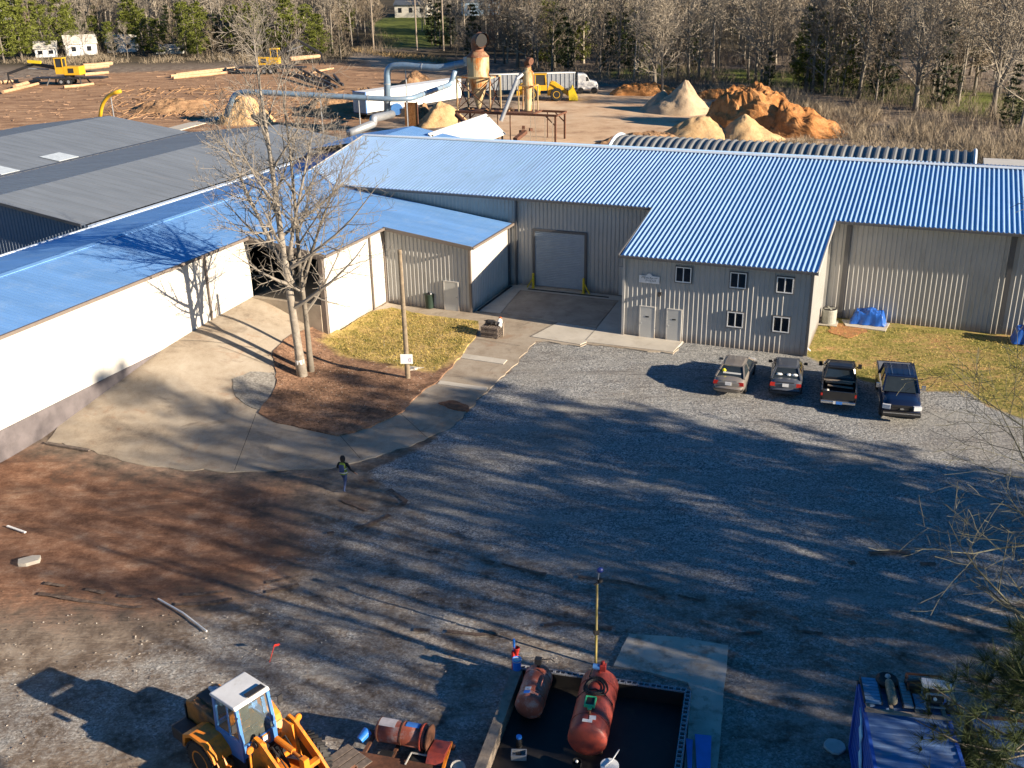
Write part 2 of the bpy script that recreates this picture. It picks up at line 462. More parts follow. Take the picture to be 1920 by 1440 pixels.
road = zone(X, Y, [(655, 97), (740, 104), (850, 122), (850, 134), (720, 124), (655, 113)], 2)
field = np.maximum.reduce([zone(X, Y, [(690, 30), (845, 30), (845, 86), (715, 86)], 6), zone(X, Y, [(975, 2), (1230, 2), (1180, 52), (975, 60)], 8),
                           zone(X, Y, [(1100, 146), (1330, 150), (1480, 165), (1700, 196), (1960, 236), (1960, 185), (1500, 136), (1200, 120)], 6)])
wood = np.clip((Y - 205) / 60, 0, 1) * (1 - field)
light = zone(X, Y, [(430, 705), (515, 690), (515, 735), (490, 770), (440, 745)], 0.4)
def put(name, r, g_, b_):
    a = me.color_attributes.new(name, 'FLOAT_COLOR', 'POINT')
    buf = np.ones((len(gv), 4)); buf[:, 0] = r; buf[:, 1] = g_; buf[:, 2] = b_
    a.data.foreach_set('color', buf.ravel())
put('zone_near', np.maximum(lot, lot2 * 0.5), np.maximum(lawn, 0), red)
put('zone_far', tan, mud, np.maximum(field, 0))
put('zone_more', road, wood, np.maximum(light, 0))

def ground_material():
    mt, t, b = nt('ground soil and gravel')
    def att(n):
        a = t.nodes.new('ShaderNodeVertexColor'); a.layer_name = n
        s = t.nodes.new('ShaderNodeSeparateColor'); t.links.new(a.outputs[0], s.inputs[0])
        return s.outputs
    near, far, more = att('zone_near'), att('zone_far'), att('zone_more')
    big = tex(t, 0.16, 8, 0.62); med = tex(t, 0.75, 9, 0.68); fine = tex(t, 5.0, 8, 0.72); grit = tex(t, 22, 4, 0.7)
    stone = tex(t, 17, kind='cells'); sv = t.nodes.new('ShaderNodeSeparateColor'); t.links.new(stone, sv.inputs[0]); stone = sv.outputs[0]
    track = tex(t, 1.0, 6, 0.65, stretch=(0.25, 1.6, 1), dist=1.2)
    def blend(w, amt=0.6, n=med):
        x = mth(t, 'ADD', w, mth(t, 'MULTIPLY', mth(t, 'SUBTRACT', n, 0.5), amt * 2))
        return ramp(t, x, [(0.36, 0.0), (0.64, 1.0)])
    # soils
    dirt = ramp(t, mth(t, 'ADD', mth(t, 'MULTIPLY', med, 0.75), mth(t, 'MULTIPLY', fine, 0.25)), [(0.32, (0.06, 0.046, 0.036)), (0.46, (0.17, 0.13, 0.10)), (0.58, (0.30, 0.245, 0.19)), (0.72, (0.43, 0.37, 0.30))])
    redt = tex(t, 0.5, 7, 0.6, stretch=(0.3, 1.4, 1), dist=1.0)
    redc = ramp(t, mth(t, 'ADD', mth(t, 'MULTIPLY', med, 0.78), mth(t, 'ADD', mth(t, 'MULTIPLY', fine, 0.15), mth(t, 'MULTIPLY', stone, 0.07))), [(0.28, (0.07, 0.04, 0.028)), (0.42, (0.15, 0.075, 0.046)), (0.53, (0.25, 0.135, 0.085)), (0.63, (0.34, 0.225, 0.155)), (0.8, (0.44, 0.34, 0.26))])
    gcol = ramp(t, mth(t, 'ADD', mth(t, 'MULTIPLY', stone, 0.5), mth(t, 'MULTIPLY', fine, 0.5)), [(0.2, (0.075, 0.08, 0.085)), (0.42, (0.21, 0.215, 0.216)), (0.58, (0.33, 0.332, 0.322)), (0.82, (0.55, 0.54, 0.51))])
    gcol = mix(t, ramp(t, big, [(0.45, 0.0), (0.66, 0.5)]), gcol, (0.22, 0.19, 0.15))
    gcol = mix(t, ramp(t, tex(t, 0.28, 7, 0.6, stretch=(0.35, 1.5, 1), dist=1.5), [(0.5, 0.0), (0.66, 0.55)]), gcol, (0.33, 0.325, 0.30))
    gcol = mix(t, ramp(t, track, [(0.53, 0.0), (0.68, 0.55)]), gcol, (0.12, 0.11, 0.105))
    grass = ramp(t, mth(t, 'ADD', mth(t, 'MULTIPLY', tex(t, 0.45, 9, 0.7, stretch=(0.7, 1.2, 1)), 0.55), mth(t, 'MULTIPLY', fine, 0.45)), [(0.33, (0.085, 0.06, 0.025)), (0.42, (0.15, 0.155, 0.035)), (0.48, (0.26, 0.23, 0.065)), (0.54, (0.38, 0.28, 0.11)), (0.60, (0.46, 0.26, 0.12)), (0.72, (0.42, 0.19, 0.075))])
    field = ramp(t, mth(t, 'ADD', mth(t, 'MULTIPLY', tex(t, 0.05, 8), 0.7), mth(t, 'MULTIPLY', fine, 0.3)), [(0.35, (0.095, 0.125, 0.022)), (0.55, (0.155, 0.18, 0.04)), (0.7, (0.22, 0.20, 0.075))])
    sand = ramp(t, mth(t, 'ADD', mth(t, 'MULTIPLY', tex(t, 0.22, 9, 0.7), 0.75), mth(t, 'MULTIPLY', fine, 0.25)), [(0.33, (0.30, 0.18, 0.11)), (0.46, (0.54, 0.37, 0.235)), (0.64, (0.66, 0.51, 0.35))])
    mudc = ramp(t, mth(t, 'ADD', mth(t, 'MULTIPLY', tex(t, 0.4, 9, 0.78, stretch=(0.5, 1.5, 1)), 0.7), mth(t, 'MULTIPLY', fine, 0.3)), [(0.36, (0.11, 0.06, 0.036)), (0.45, (0.25, 0.145, 0.085)), (0.54, (0.40, 0.245, 0.145)), (0.68, (0.56, 0.40, 0.26))])
    litter = ramp(t, mth(t, 'ADD', mth(t, 'MULTIPLY', tex(t, 0.1, 8), 0.6), mth(t, 'MULTIPLY', fine, 0.4)), [(0.35, (0.03, 0.027, 0.018)), (0.55, (0.075, 0.06, 0.038)), (0.7, (0.12, 0.095, 0.055))])
    redc = mix(t, ramp(t, redt, [(0.5, 0.0), (0.64, 0.6)]), redc, (0.10, 0.06, 0.045))
    c = dirt
    c = mix(t, blend(near[2], 0.55), c, redc)
    c = mix(t, blend(near[0], 0.6, mth(t, 'ADD', mth(t, 'MULTIPLY', med, 0.6), mth(t, 'MULTIPLY', fine, 0.4))), c, gcol)
    c = mix(t, blend(near[1], 0.25, fine), c, grass)
    c = mix(t, blend(far[1], 0.4), c, mudc)
    c = mix(t, blend(far[0], 0.5), c, sand)
    c = mix(t, blend(more[1], 0.3), c, litter)
    c = mix(t, blend(far[2], 0.3), c, field)
    c = mix(t, blend(more[0], 0.3), c, (0.36, 0.29, 0.22))
    c = mix(t, blend(more[2], 0.4, fine), c, (0.42, 0.40, 0.36))
    t.links.new(c, b.inputs['Base Color']); b.inputs['Roughness'].default_value = 0.95; b.inputs['Specular IOR Level'].default_value = 0.15
    h = mth(t, 'ADD', mth(t, 'MULTIPLY', fine, mth(t, 'ADD', mth(t, 'MULTIPLY', near[0], 0.4), 0.3)), mth(t, 'ADD', mth(t, 'MULTIPLY', stone, mth(t, 'MULTIPLY', near[0], 0.26)), mth(t, 'MULTIPLY', track, 1.1)))
    bump(t, b, h, 0.7, 0.10)
    return mt
me.materials.append(ground_material())
go = bpy.data.objects.new('ground', me); col.objects.link(go); go['kind'] = 'structure'

def joint(px0, px1, w=.035, off=.075):
    a, b = G(*px0), G(*px1); d = (b - a).normalized(); n = V((-d.y, d.x, 0)) * w; k = int((b - a).length / .5) + 1; q = []
    for i in range(k + 1):
        p = a.lerp(b, i / k); p.z = 0; q.append((p + n, p - n))
    vs = [V((s.x, s.y, g(s.x, s.y) + off)) for pr_ in q for s in pr_]
    me2 = bpy.data.meshes.new('drive_joint'); me2.from_pydata(vs, [], [(2 * i, 2 * i + 1, 2 * i + 3, 2 * i + 2) for i in range(k)]); me2.materials.append(M['dark'])
    o = bpy.data.objects.new('drive_joint', me2); col.objects.link(o); o['kind'] = 'structure'

def drape(name, pts, off, mat, step=0.5, px=True, wob=0.0, kind='structure', thick=0.0, seed=0):
    """a thin sheet laid on the ground inside an outline"""
    w = [V((G(*p).x, G(*p).y)) for p in pts] if px else [V((p[0], p[1])) for p in pts]
    # subdivide the outline
    out = []
    for i in range(len(w)):
        p, q = w[i], w[(i + 1) % len(w)]
        k = max(1, int((q - p).length / step))
        nrm = V((-(q - p).y, (q - p).x)).normalized() if (q - p).length > 0 else V((0, 0))
        for j in range(k):
            s = p.lerp(q, j / k)
            if wob: s = s + nrm * (wob * noise.noise(V((s.x * 0.9, s.y * 0.9, seed))) + wob * 0.6 * noise.noise(V((s.x * 3.1, s.y * 3.1, seed))))
            out.append(s)
    xs = [p.x for p in out]; ys = [p.y for p in out]
    gxx = np.arange(min(xs), max(xs), step); gyy = np.arange(min(ys), max(ys), step)
    GX, GY = np.meshgrid(gxx, gyy)
    sd = sdist(GX.ravel(), GY.ravel(), [(p.x, p.y) for p in out])
    inner = [V((x, y)) for x, y, s in zip(GX.ravel(), GY.ravel(), sd) if s > step * 0.35]
    n = len(out)
    r = delaunay_2d_cdt(out + inner, [], [list(range(n))], 1, 1e-4)
    top = [V((p.x, p.y, g(p.x, p.y) + off)) for p in r[0]]
    mb = MB(); mb.add(top, [tuple(f) for f in r[2]])
    # a skirt round the edge so the sheet has a real thickness
    rim = [V((p.x, p.y, g(p.x, p.y) + off)) for p in out]; k0 = len(mb.v)
    mb.v += rim + [V((p.x, p.y, p.z - off - 0.12)) for p in rim]
    for i in range(n):
        mb.f.append((k0 + i, k0 + (i + 1) % n, k0 + n + (i + 1) % n, k0 + n + i)); mb.m.append(0)
    return mb.build(name, mat, kind=kind, recalc=True)

def drive_material():
    mt, t, b = nt('worn brown concrete drive')
    big = tex(t, 0.22, 8, 0.65); med = tex(t, 1.4, 8, 0.7); fine = tex(t, 14, 5, 0.7)
    f = mth(t, 'ADD', mth(t, 'MULTIPLY', big, 0.5), mth(t, 'ADD', mth(t, 'MULTIPLY', med, 0.3), mth(t, 'MULTIPLY', fine, 0.2)))
    c = ramp(t, f, [(0.36, (0.20, 0.155, 0.115)), (0.47, (0.33, 0.275, 0.21)), (0.57, (0.40, 0.345, 0.275)), (0.70, (0.46, 0.41, 0.335))])
    c = mix(t, ramp(t, tex(t, 0.5, 9, 0.75, dist=0.8), [(0.56, 0.0), (0.74, 0.7)]), c, (0.27, 0.14, 0.075))
    c = mix(t, ramp(t, tex(t, 0.3, 9, 0.7, dist=1.5), [(0.54, 0.0), (0.66, 0.6)]), c, (0.16, 0.125, 0.095))
    t.links.new(c, b.inputs['Base Color']); b.inputs['Roughness'].default_value = 0.9; b.inputs['Specular IOR Level'].default_value = 0.2
    bump(t, b, mth(t, 'ADD', med, fine), 0.2, 0.02)
    return mt
M['drive'] = drive_material()
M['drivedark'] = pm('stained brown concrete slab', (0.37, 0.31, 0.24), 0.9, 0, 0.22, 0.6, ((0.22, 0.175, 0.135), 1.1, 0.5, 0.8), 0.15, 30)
M['leafpile'] = pm('rusty leaf debris', (0.16, 0.075, 0.04), 0.95, 0, 0.5, 5, bmp=0.6)

drape('driveway', [(472, 556), (385, 598), (300, 655), (170, 745), (105, 806), (92, 826), (175, 846), (240, 868), (330, 880), (430, 884), (540, 883), (620, 878), (660, 868), (760, 840), (850, 800),
                   (900, 745), (960, 690), (1005, 638), (1088, 650), (1100, 645), (1262, 664), (1282, 641), (1171, 626), (1165, 553), (973, 529), (957, 532), (888, 582), (726, 568), (690, 585), (640, 620), (622, 626), (610, 590), (560, 575)], 0.016, M['drive'], 0.4, wob=0.2)
for j0, j1 in (((637, 818), (676, 862)), ((751, 777), (800, 822)), ((1046, 606), (996, 632)), ((893, 637), (975, 650)), ((505, 686), (410, 650)), ((440, 884), (480, 778)), ((1119, 617), (1098, 640)), ((340, 640), (480, 655))): joint(j0, j1, .014)
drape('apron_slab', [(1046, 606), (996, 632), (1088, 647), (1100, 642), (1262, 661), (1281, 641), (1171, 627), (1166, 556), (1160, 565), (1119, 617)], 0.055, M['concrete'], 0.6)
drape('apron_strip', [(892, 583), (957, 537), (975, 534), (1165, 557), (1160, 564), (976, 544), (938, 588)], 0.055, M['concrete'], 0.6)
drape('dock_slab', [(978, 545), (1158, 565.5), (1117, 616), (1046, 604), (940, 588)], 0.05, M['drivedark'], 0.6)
drape('drive_patch', [(866, 664), (951, 676), (944, 684), (862, 672)], 0.06, M['concrete'], 0.4)
drape('drive_patch', [(826, 715), (915, 728), (911, 734), (820, 721)], 0.06, M['concrete'], 0.4)
drape('drive_patch', [(436, 712), (470, 698), (520, 700), (515, 728), (490, 770), (462, 760), (440, 745)], 0.055, pm('crushed pale stone', (0.25, 0.235, 0.21), 0.95, 0, 0.5, 9, ((0.12, 0.10, 0.08), 2.5, .5, .7), bmp=0.7), 0.4, wob=0.12)

def island_material():
    mt, t, b = nt('grass and pine straw island')
    med = tex(t, 0.8, 9, 0.7); fine = tex(t, 6, 8, 0.75)
    f = mth(t, 'ADD', mth(t, 'MULTIPLY', med, 0.5), mth(t, 'MULTIPLY', fine, 0.5))
    grass = ramp(t, f, [(0.34, (0.08, 0.06, 0.02)), (0.42, (0.17, 0.17, 0.035)), (0.49, (0.36, 0.28, 0.09)), (0.55, (0.54, 0.38, 0.15)), (0.66, (0.56, 0.39, 0.20))])
    straw = ramp(t, f, [(0.36, (0.055, 0.034, 0.023)), (0.45, (0.15, 0.088, 0.058)), (0.54, (0.30, 0.175, 0.11)), (0.64, (0.44, 0.28, 0.18))])
    a = t.nodes.new('ShaderNodeVertexColor'); a.layer_name = 'zone'
    s = t.nodes.new('ShaderNodeSeparateColor'); t.links.new(a.outputs[0], s.inputs[0])
    w = ramp(t, mth(t, 'ADD', s.outputs[0], mth(t, 'MULTIPLY', mth(t, 'SUBTRACT', med, 0.5), 0.9)), [(0.36, 0.0), (0.64, 1.0)])
    t.links.new(mix(t, w, straw, grass), b.inputs['Base Color']); b.inputs['Roughness'].default_value = 0.95; b.inputs['Specular IOR Level'].default_value = 0.15
    bump(t, b, f, 0.45, 0.07)
    return mt
isl = drape('grass_island', [(735, 578), (800, 593), (897, 604), (897, 623), (862, 672), (818, 719), (793, 735), (751, 776), (696, 802), (637, 818), (597, 811), (515, 792), (485, 776), (515, 735), (518, 715), (515, 690), (512, 660), (545, 632), (585, 615), (618, 618), (640, 622), (690, 588)],
            0.09, island_material(), 0.4, wob=0.15)
za = isl.data.color_attributes.new('zone', 'FLOAT_COLOR', 'POINT')
ic = np.empty(len(isl.data.vertices) * 3); isl.data.vertices.foreach_get('co', ic); ic = ic.reshape(-1, 3)
gz = zone(ic[:, 0], ic[:, 1], [(735, 570), (910, 600), (880, 660), (815, 700), (750, 690), (640, 670), (600, 640), (640, 610), (690, 585)], 1.2)
buf = np.ones((len(ic), 4)); buf[:, 0] = gz; za.data.foreach_set('color', buf.ravel())
drape('orange_clay_patch', [(1560, 606), (1610, 608), (1625, 622), (1590, 634), (1552, 622)], 0.012, pm('orange clay', (0.36, 0.16, 0.06), 0.95, 0, 0.3, 2.0, ((0.2, 0.15, 0.05), 2.2, 0.5, 0.7), 0.5), 0.3, wob=0.3)
def rut(pts, w, seed):
    ps = [G(*p) for p in pts]; out = []
    for a, b in zip(ps, ps[1:]):
        k = max(2, int((b - a).length / .3))
        out += [a.lerp(b, i / k) for i in range(k)]
    vs = []; fs = []
    for i, p in enumerate(out):
        d = (out[min(i + 1, len(out) - 1)] - out[max(i - 1, 0)]); n = V((-d.y, d.x, 0)).normalized()
        ww = w * (.55 + .9 * abs(noise.noise(V((i * .35, seed, 0))))) ; sh = n * (.10 * noise.noise(V((i * .2, seed, 5))))
        for s in (-1, 1):
            q = p + sh + n * (s * ww); vs.append((q.x, q.y, g(q.x, q.y) + .028))
    k = 0
    for i in range(len(out) - 1):
        if noise.noise(V((i * .23, seed * 3.1, 9))) < -.12: continue
        fs.append((2 * i, 2 * i + 1, 2 * i + 3, 2 * i + 2))
    m_ = bpy.data.meshes.new('tyre_rut'); m_.from_pydata(vs, [], fs); m_.materials.append(M['rutsoil'])
    o = bpy.data.objects.new('tyre_rut', m_); col.objects.link(o); o['kind'] = 'structure'
M['rutsoil'] = pm('churned wet soil', (0.085, 0.055, 0.042), 0.95, 0, 0.5, 4, ((0.19, 0.14, 0.105), 3.0, .46, .62), 0.8, 14)
for k, (pts, w) in enumerate((([(690, 900), (730, 918), (760, 940), (742, 962), (690, 985), (600, 1002)], .16), ([(640, 938), (690, 958), (720, 972)], .12), ([(560, 1080), (420, 1110), (250, 1120), (60, 1090)], .14),
    ([(560, 1096), (420, 1128), (250, 1140), (60, 1112)], .14), ([(1180, 1180), (1050, 1170), (900, 1190), (760, 1180)], .15), ([(1600, 1040), (1690, 1035), (1760, 1045)], .2),
    ([(1590, 1056), (1680, 1052), (1770, 1060)], .18), ([(1380, 1190), (1460, 1180), (1560, 1190)], .12), ([(900, 1050), (1010, 1075), (1160, 1090), (1330, 1130)], .12))): rut(pts, w, k)
drape('pale_strip', [(312, 241), (405, 218), (430, 216), (420, 222), (335, 245)], .05, M['concrete'], 1.0)
drape('leaf_debris', [(822, 757), (850, 752), (878, 762), (876, 772), (850, 770)], 0.06, M['leafpile'], 0.2, wob=0.2)

def blades(name, pts, n, mat, h=(0.05, 0.16), px=True, seed=1, dens=None, off=0.0, wid=0.02):
    """short blades scattered inside an outline: one object, nobody could count them"""
    rnd = random.Random(seed)
    poly = wpoly(pts) if px else pts
    xs = [p[0] for p in poly]; ys = [p[1] for p in poly]
    mb = MB(); k = 0
    cand = np.array([(rnd.uniform(min(xs), max(xs)), rnd.uniform(min(ys), max(ys))) for _ in range(n * 3)])
    sd = sdist(cand[:, 0], cand[:, 1], poly)
    for (x, y), s in zip(cand, sd):
        if s < 0.02 or k >= n: continue
        if dens and noise.noise(V((x * dens, y * dens, seed))) < -0.05: continue
        k += 1
        z = g(x, y) + off; hh = rnd.uniform(*h); a = rnd.uniform(0, 2 * PI); w = wid * rnd.uniform(0.6, 1.6)
        dx, dy = math.cos(a) * w, math.sin(a) * w; lx, ly = rnd.gauss(0, hh * 0.6), rnd.gauss(0, hh * 0.6)
        mb.add([(x - dx, y - dy, z), (x + dx, y + dy, z), (x + lx, y + ly, z + hh)], [(0, 1, 2)])
    return mb.build(name, mat, kind='stuff', recalc=False)
blades('island_grass', [(735, 580), (800, 595), (893, 606), (892, 623), (858, 668), (815, 700), (750, 690), (650, 670), (610, 640), (640, 622), (690, 590)], 9000, M['grassblade'], off=0.08, seed=3)
blades('island_leaf_litter', [(600, 660), (800, 725), (750, 772), (690, 798), (635, 812), (515, 788), (520, 735), (500, 660)], 5000, M['leaflitter'], (0.02, 0.07), seed=4, off=0.08, wid=0.03)
blades('lawn_grass', [(1515, 664), (1540, 612), (1580, 604), (1872, 632), (1935, 640), (1960, 790), (1850, 755), (1740, 728), (1625, 710)], 9000, M['grassblade'], (.03, .09), seed=5)
blades('yard_litter', [(-60, 850), (300, 885), (620, 890), (900, 760), (1010, 660), (1500, 690), (1900, 800), (2000, 1100), (1900, 1440), (-60, 1440)], 4200, M['leaflitter'], (0.01, 0.03), seed=14, wid=0.035)
blades('loose_stones', [(-60, 1150), (300, 1150), (620, 1060), (900, 960), (1500, 1050), (1900, 1150), (1900, 1440), (-60, 1440)], 1500, M['palechip'], (0.015, 0.045), seed=15, wid=0.03)
blades('island_leaves', [(520, 650), (735, 582), (893, 610), (800, 725), (750, 772), (690, 798), (635, 812), (515, 788)], 1500, M['palechip'], (0.01, 0.04), seed=16, off=.09, wid=0.025)
blades('roadside_straw', [(660, 92), (840, 112), (840, 120), (660, 98)], 1500, M['grassdry'], (0.5, 1.2), seed=6, wid=0.08)
# ------------------------------------------------------------------ buildings (coordinates along the site axes a, b)
ROOFP = [(0, 0), (0.105, 0), (0.138, 0.068), (0.168, 0.068), (0.258, 0), (0.305, 0)]
ROOFS = [(0, 0), (0.235, 0), (0.25, 0.022), (0.28, 0.022), (0.295, 0), (0.305, 0)]
WALLP = [(0, 0), (0.185, 0), (0.203, 0.038), (0.232, 0.038), (0.29, 0), (0.305, 0)]

WALLF = [(0, 0), (0.205, 0), (0.225, 0.012), (0.265, 0.012), (0.285, 0), (0.305, 0)]
def wall_b(px, py, b):
    """where a sight line meets the wall plane b = const -> (a, z)"""
    d = ray(px, py); n = V((-SA, CA, 0))
    t = (b - CAM_O.dot(n)) / d.dot(n); p = CAM_O + d * t
    return w2ab(p.x, p.y)[0], p.z

def wall_a(px, py, a):
    d = ray(px, py); n = V((CA, SA, 0))
    t = (a - CAM_O.dot(n)) / d.dot(n); p = CAM_O + d * t
    return w2ab(p.x, p.y)[1], p.z

def zM(b): return 6.8 + 0.16 * (b - 69.8)
def zL(a): return 4.85 + 0.128 * (-29 - a)
X_, Y_, Z_ = V((1, 0, 0)), V((0, 1, 0)), V((0, 0, 1))
BASE = {}
def building(name, label, a0, b0, cat):
    r_ = root(name, label, cat, ab2w(a0, b0, 0), AZ); BASE[r_.name] = V((a0, b0, 0))
    return r_
def bm_(r_): return MB(BASE[r_.name])

# ---- main warehouse with its two-storey office
mw = building('warehouse', 'long beige metal warehouse with blue ribbed roof and two-storey office front', -17.7, 61.9, 'warehouse')
def mlo(a):
    if -17.95 < a < -5.75: return 61.45
    if a < -40: return max(69.5, 69.8 + (zL(a) - 6.8) / 0.16 + 0.25)
    return 69.5
rf = bm_(mw); rf.ribs((0, 0, zM(0)), X_, V((0, 1, 0.16)), V((0, -0.158, 0.987)), -47.4, 14, mlo, lambda a: 81.3, ROOFP)
rf.ribs((0, 0, zM(81.3) + 81.3 * 0.16), X_, V((0, 1, -0.16)), V((0, 0.158, 0.987)), -47.4, 14, lambda a: 81.3, lambda a: 93.3, ROOFP)
roof = rf.build('roof', M['roof'], mw, recalc=False)
c = bm_(mw); zr = zM(81.3)
c.prism([(80.95, zr - 0.06 + 0.075), (81.3, zr + 0.085), (81.65, zr - 0.06 + 0.075), (81.65, zr - 0.06 + 0.115), (81.3, zr + 0.13), (80.95, zr - 0.06 + 0.115)], -47.4, 14, 'x')
c.build('ridge_cap', M['cap'], mw)
def mtop(u): return zM(69.95) - 0.06
w = bm_(mw)
w.ribs((0, 70.0, 0), X_, Z_, -Y_, -43, -17.6, lambda u: -0.3, mtop, WALLP)
w.build('front_wall', M['siding'], mw, recalc=False)
w = bm_(mw); w.ribs((0, 70.2, 0), X_, Z_, -Y_, -6.05, 14, lambda u: -0.3, mtop, WALLP)
w.build('yard_wall', M['siding'], mw, recalc=False)
w = bm_(mw)
w.ribs((0, 61.9, 0), X_, Z_, -Y_, -17.66, -6.05, lambda u: -0.3, lambda u: zM(61.9) - 0.06, WALLP)
w.build('office_front_wall', M['siding'], mw, recalc=False)
w = bm_(mw)
w.ribs((-17.66, 0, 0), Y_, Z_, -X_, 61.9, 70, lambda u: -0.3, lambda u: zM(u) - 0.06, WALLP)
w.build('office_side_wall', M['siding'], mw, recalc=False); w = bm_(mw)
w.ribs((-6.05, 0, 0), Y_, Z_, X_, 61.9, 70.2, lambda u: -0.3, lambda u: zM(u) - 0.06, WALLP)
w.build('office_side_wall', M['siding'], mw, recalc=False)
w = bm_(mw)
w.prism([(70, -0.2), (93, -0.2), (93, zM(81.3) - 0.16 * 11.7 - 0.07), (81.3, zM(81.3) - 0.07), (70, zM(70) - 0.07)], -47.35, -47.2, 'x')
w.prism([(70.3, -0.2), (93, -0.2), (93, zM(81.3) - 0.16 * 11.7 - 0.07), (81.3, zM(81.3) - 0.07), (70.3, zM(70) - 0.07)], 13.8, 13.95, 'x')
w.bb((-47.2, 92.9, -0.2), (13.8, 93, 6.8))
w.build('end_wall', M['siding'], mw)
def gut(name, r_, p0, p1, mat, w_=0.13, h_=0.15):
    q = bm_(r_); q.bar(p0, p1, w_, h_); return q.build(name, mat, r_)
gut('gutter', mw, (-17.98, 61.4, zM(61.4) - 0.06), (-5.72, 61.4, zM(61.4) - 0.06), M['trim'])
gut('gutter', mw, (-41.5, 69.44, zM(69.4) - 0.06), (-17.98, 69.44, zM(69.4) - 0.06), M['trim'])
gut('gutter', mw, (-5.72, 69.44, zM(69.4) - 0.06), (14, 69.44, zM(69.4) - 0.06), M['trim'])
gut('rake_trim', mw, (-17.99, 61.4, zM(61.4) - 0.05), (-17.99, 69.5, zM(69.5) - 0.05), M['trim'], 0.06, 0.26)
gut('rake_trim', mw, (-5.71, 61.4, zM(61.4) - 0.05), (-5.71, 69.5, zM(69.5) - 0.05), M['siding'], 0.06, 0.26)
gut('rake_trim', mw, (-47.44, 69.5, zM(69.5)), (-47.44, 81.3, zr), M['siding'], 0.06, 0.22)
for a_, b_, m_, z1 in ((-17.7, 61.82, 'siding', 5.4), (-6.02, 61.82, 'trim', 5.4), (-28.4, 69.88, 'trim', 6.6), (-4.85, 70.05, 'trim', 6.6), (5.05, 70.05, 'trim', 6.6), (-5.95, 70.05, 'siding', 6.5)):
    q = bm_(mw); wd = 0.16 if m_ == 'siding' else 0.14
    if a_ in (-4.85, 5.05): wd = 0.28
    q.bb((a_ - wd / 2, b_ - 0.07, 0.05), (a_ + wd / 2, b_ + 0.06, z1)); q.build('corner_trim' if b_ < 62 else 'downspout', M[m_], mw)
# windows of the office
for tl, br in (((1267, 499.5), (1296.4, 530.7)), ((1368.6, 510.6), (1399.9, 540.8)), ((1455.7, 519.4), (1488.3, 549.5)), ((1363.6, 584.6), (1393.3, 614)), ((1449, 593.3), (1480.2, 623.3))):
    ca, cz = wall_b((tl[0] + br[0]) / 2, (tl[1] + br[1]) / 2, 61.84)
    W2, H2 = 0.50, 0.50; y0 = 61.83
    fr = bm_(mw)
    for lo, hi in (((-W2, -H2), (-W2 + .06, H2)), ((W2 - .06, -H2), (W2, H2)), ((-W2 + .06, H2 - .06), (W2 - .06, H2)), ((-W2 + .06, -H2), (W2 - .06, -H2 + .07)), ((-.03, -H2 + .07), (.03, H2 - .06))):
        fr.bb((ca + lo[0], y0 - .06, cz + lo[1]), (ca + hi[0], y0 + .05, cz + hi[1]))
    fo = fr.build('window', M['white'], mw)
    q = bm_(mw); q.off = V((BASE[mw.name])); q.bb((ca - W2 + .05, y0 - .02, cz - H2 + .05), (ca + W2 - .05, y0 + .04, cz + H2 - .05)); q.build('pane', M['glass'], fo)
    q = bm_(mw)
    for lo, hi in (((-W2 - .05, -H2 - .05), (-W2, H2 + .05)), ((W2, -H2 - .05), (W2 + .05, H2 + .05)), ((-W2, H2), (W2, H2 + .05)), ((-W2, -H2 - .05), (W2, -H2))):
        q.bb((ca + lo[0], y0 - .045, cz + lo[1]), (ca + hi[0], y0 + .05, cz + hi[1]))
    q.build('window_trim', M['trim'], fo)
def flat_door(r_, a0, a1, y0, z0, z1, mat, closer=True):
    q = bm_(r_); q.bb((a0, y0 - .05, z0), (a1, y0 + .05, z1)); d_ = q.build('door', mat, r_, bevel=0.008)
    q = bm_(r_)
    q.bb((a0 - .06, y0 - .065, z0), (a0, y0 + .06, z1 + .06)); q.bb((a1, y0 - .065, z0), (a1 + .06, y0 + .06, z1 + .06)); q.bb((a0, y0 - .065, z1), (a1, y0 + .06, z1 + .06))
    q.build('door_frame', M['siding_lit_pale'], d_)
    q = bm_(r_); q.cyl((a1 - .08 if not closer else a0 + .08, y0 - .05, z0 + 1.0), (a1 - .08 if not closer else a0 + .08, y0 - .12, z0 + 1.0), .035, n=8); q.build('handle', M['steel'], d_)
    if closer:
        q = bm_(r_); q.bb(((a0 + a1) / 2 - .12, y0 - .062, z0 + 1.42), ((a0 + a1) / 2 + .12, y0 - .04, z0 + 1.50)); q.build('door_viewer', M['black'], d_)
    return d_
for x0, x1 in ((1199.5, 1225.5), (1250, 1275)):
    a0 = wall_b(x0, 630, 61.84)[0]; a1 = wall_b(x1, 633, 61.84)[0]
    flat_door(mw, a0, a1, 61.84, 0.0, 2.1, M['doorgrey'])
flat_door(mw, -20.35, -19.5, 69.93, 0.05, 2.12, M['doorgrey'], False)
q = bm_(mw); a_, z_ = wall_b(1237.4, 550.2, 61.8); q.box((a_, 61.72, z_), (.22, .2, .2)); q.bar((a_, 61.7, z_ + .02), (a_, 61.55, z_ - .12), .14, .1); q.build('wall_lamp', M['darksteel'], mw)
q = bm_(mw)
q.ribs((-26.9, 69.9, 0), Z_, X_, -Y_, 0.16, 4.33, lambda u: 0.0, lambda u: 3.85, [(0, 0), (0.05, 0.018), (0.09, 0.018), (0.12, 0.0), (0.13, 0.0)])
ru = q.build('roll_up_door', M['rollup'], mw, recalc=False)
q = bm_(mw)
q.bb((-27.08, 69.84, 0.1), (-26.9, 69.98, 4.5)); q.bb((-23.05, 69.84, 0.1), (-22.87, 69.98, 4.5)); q.bb((-26.9, 69.84, 4.33), (-23.05, 69.98, 4.5))
q.build('door_frame', M['trim'], ru)
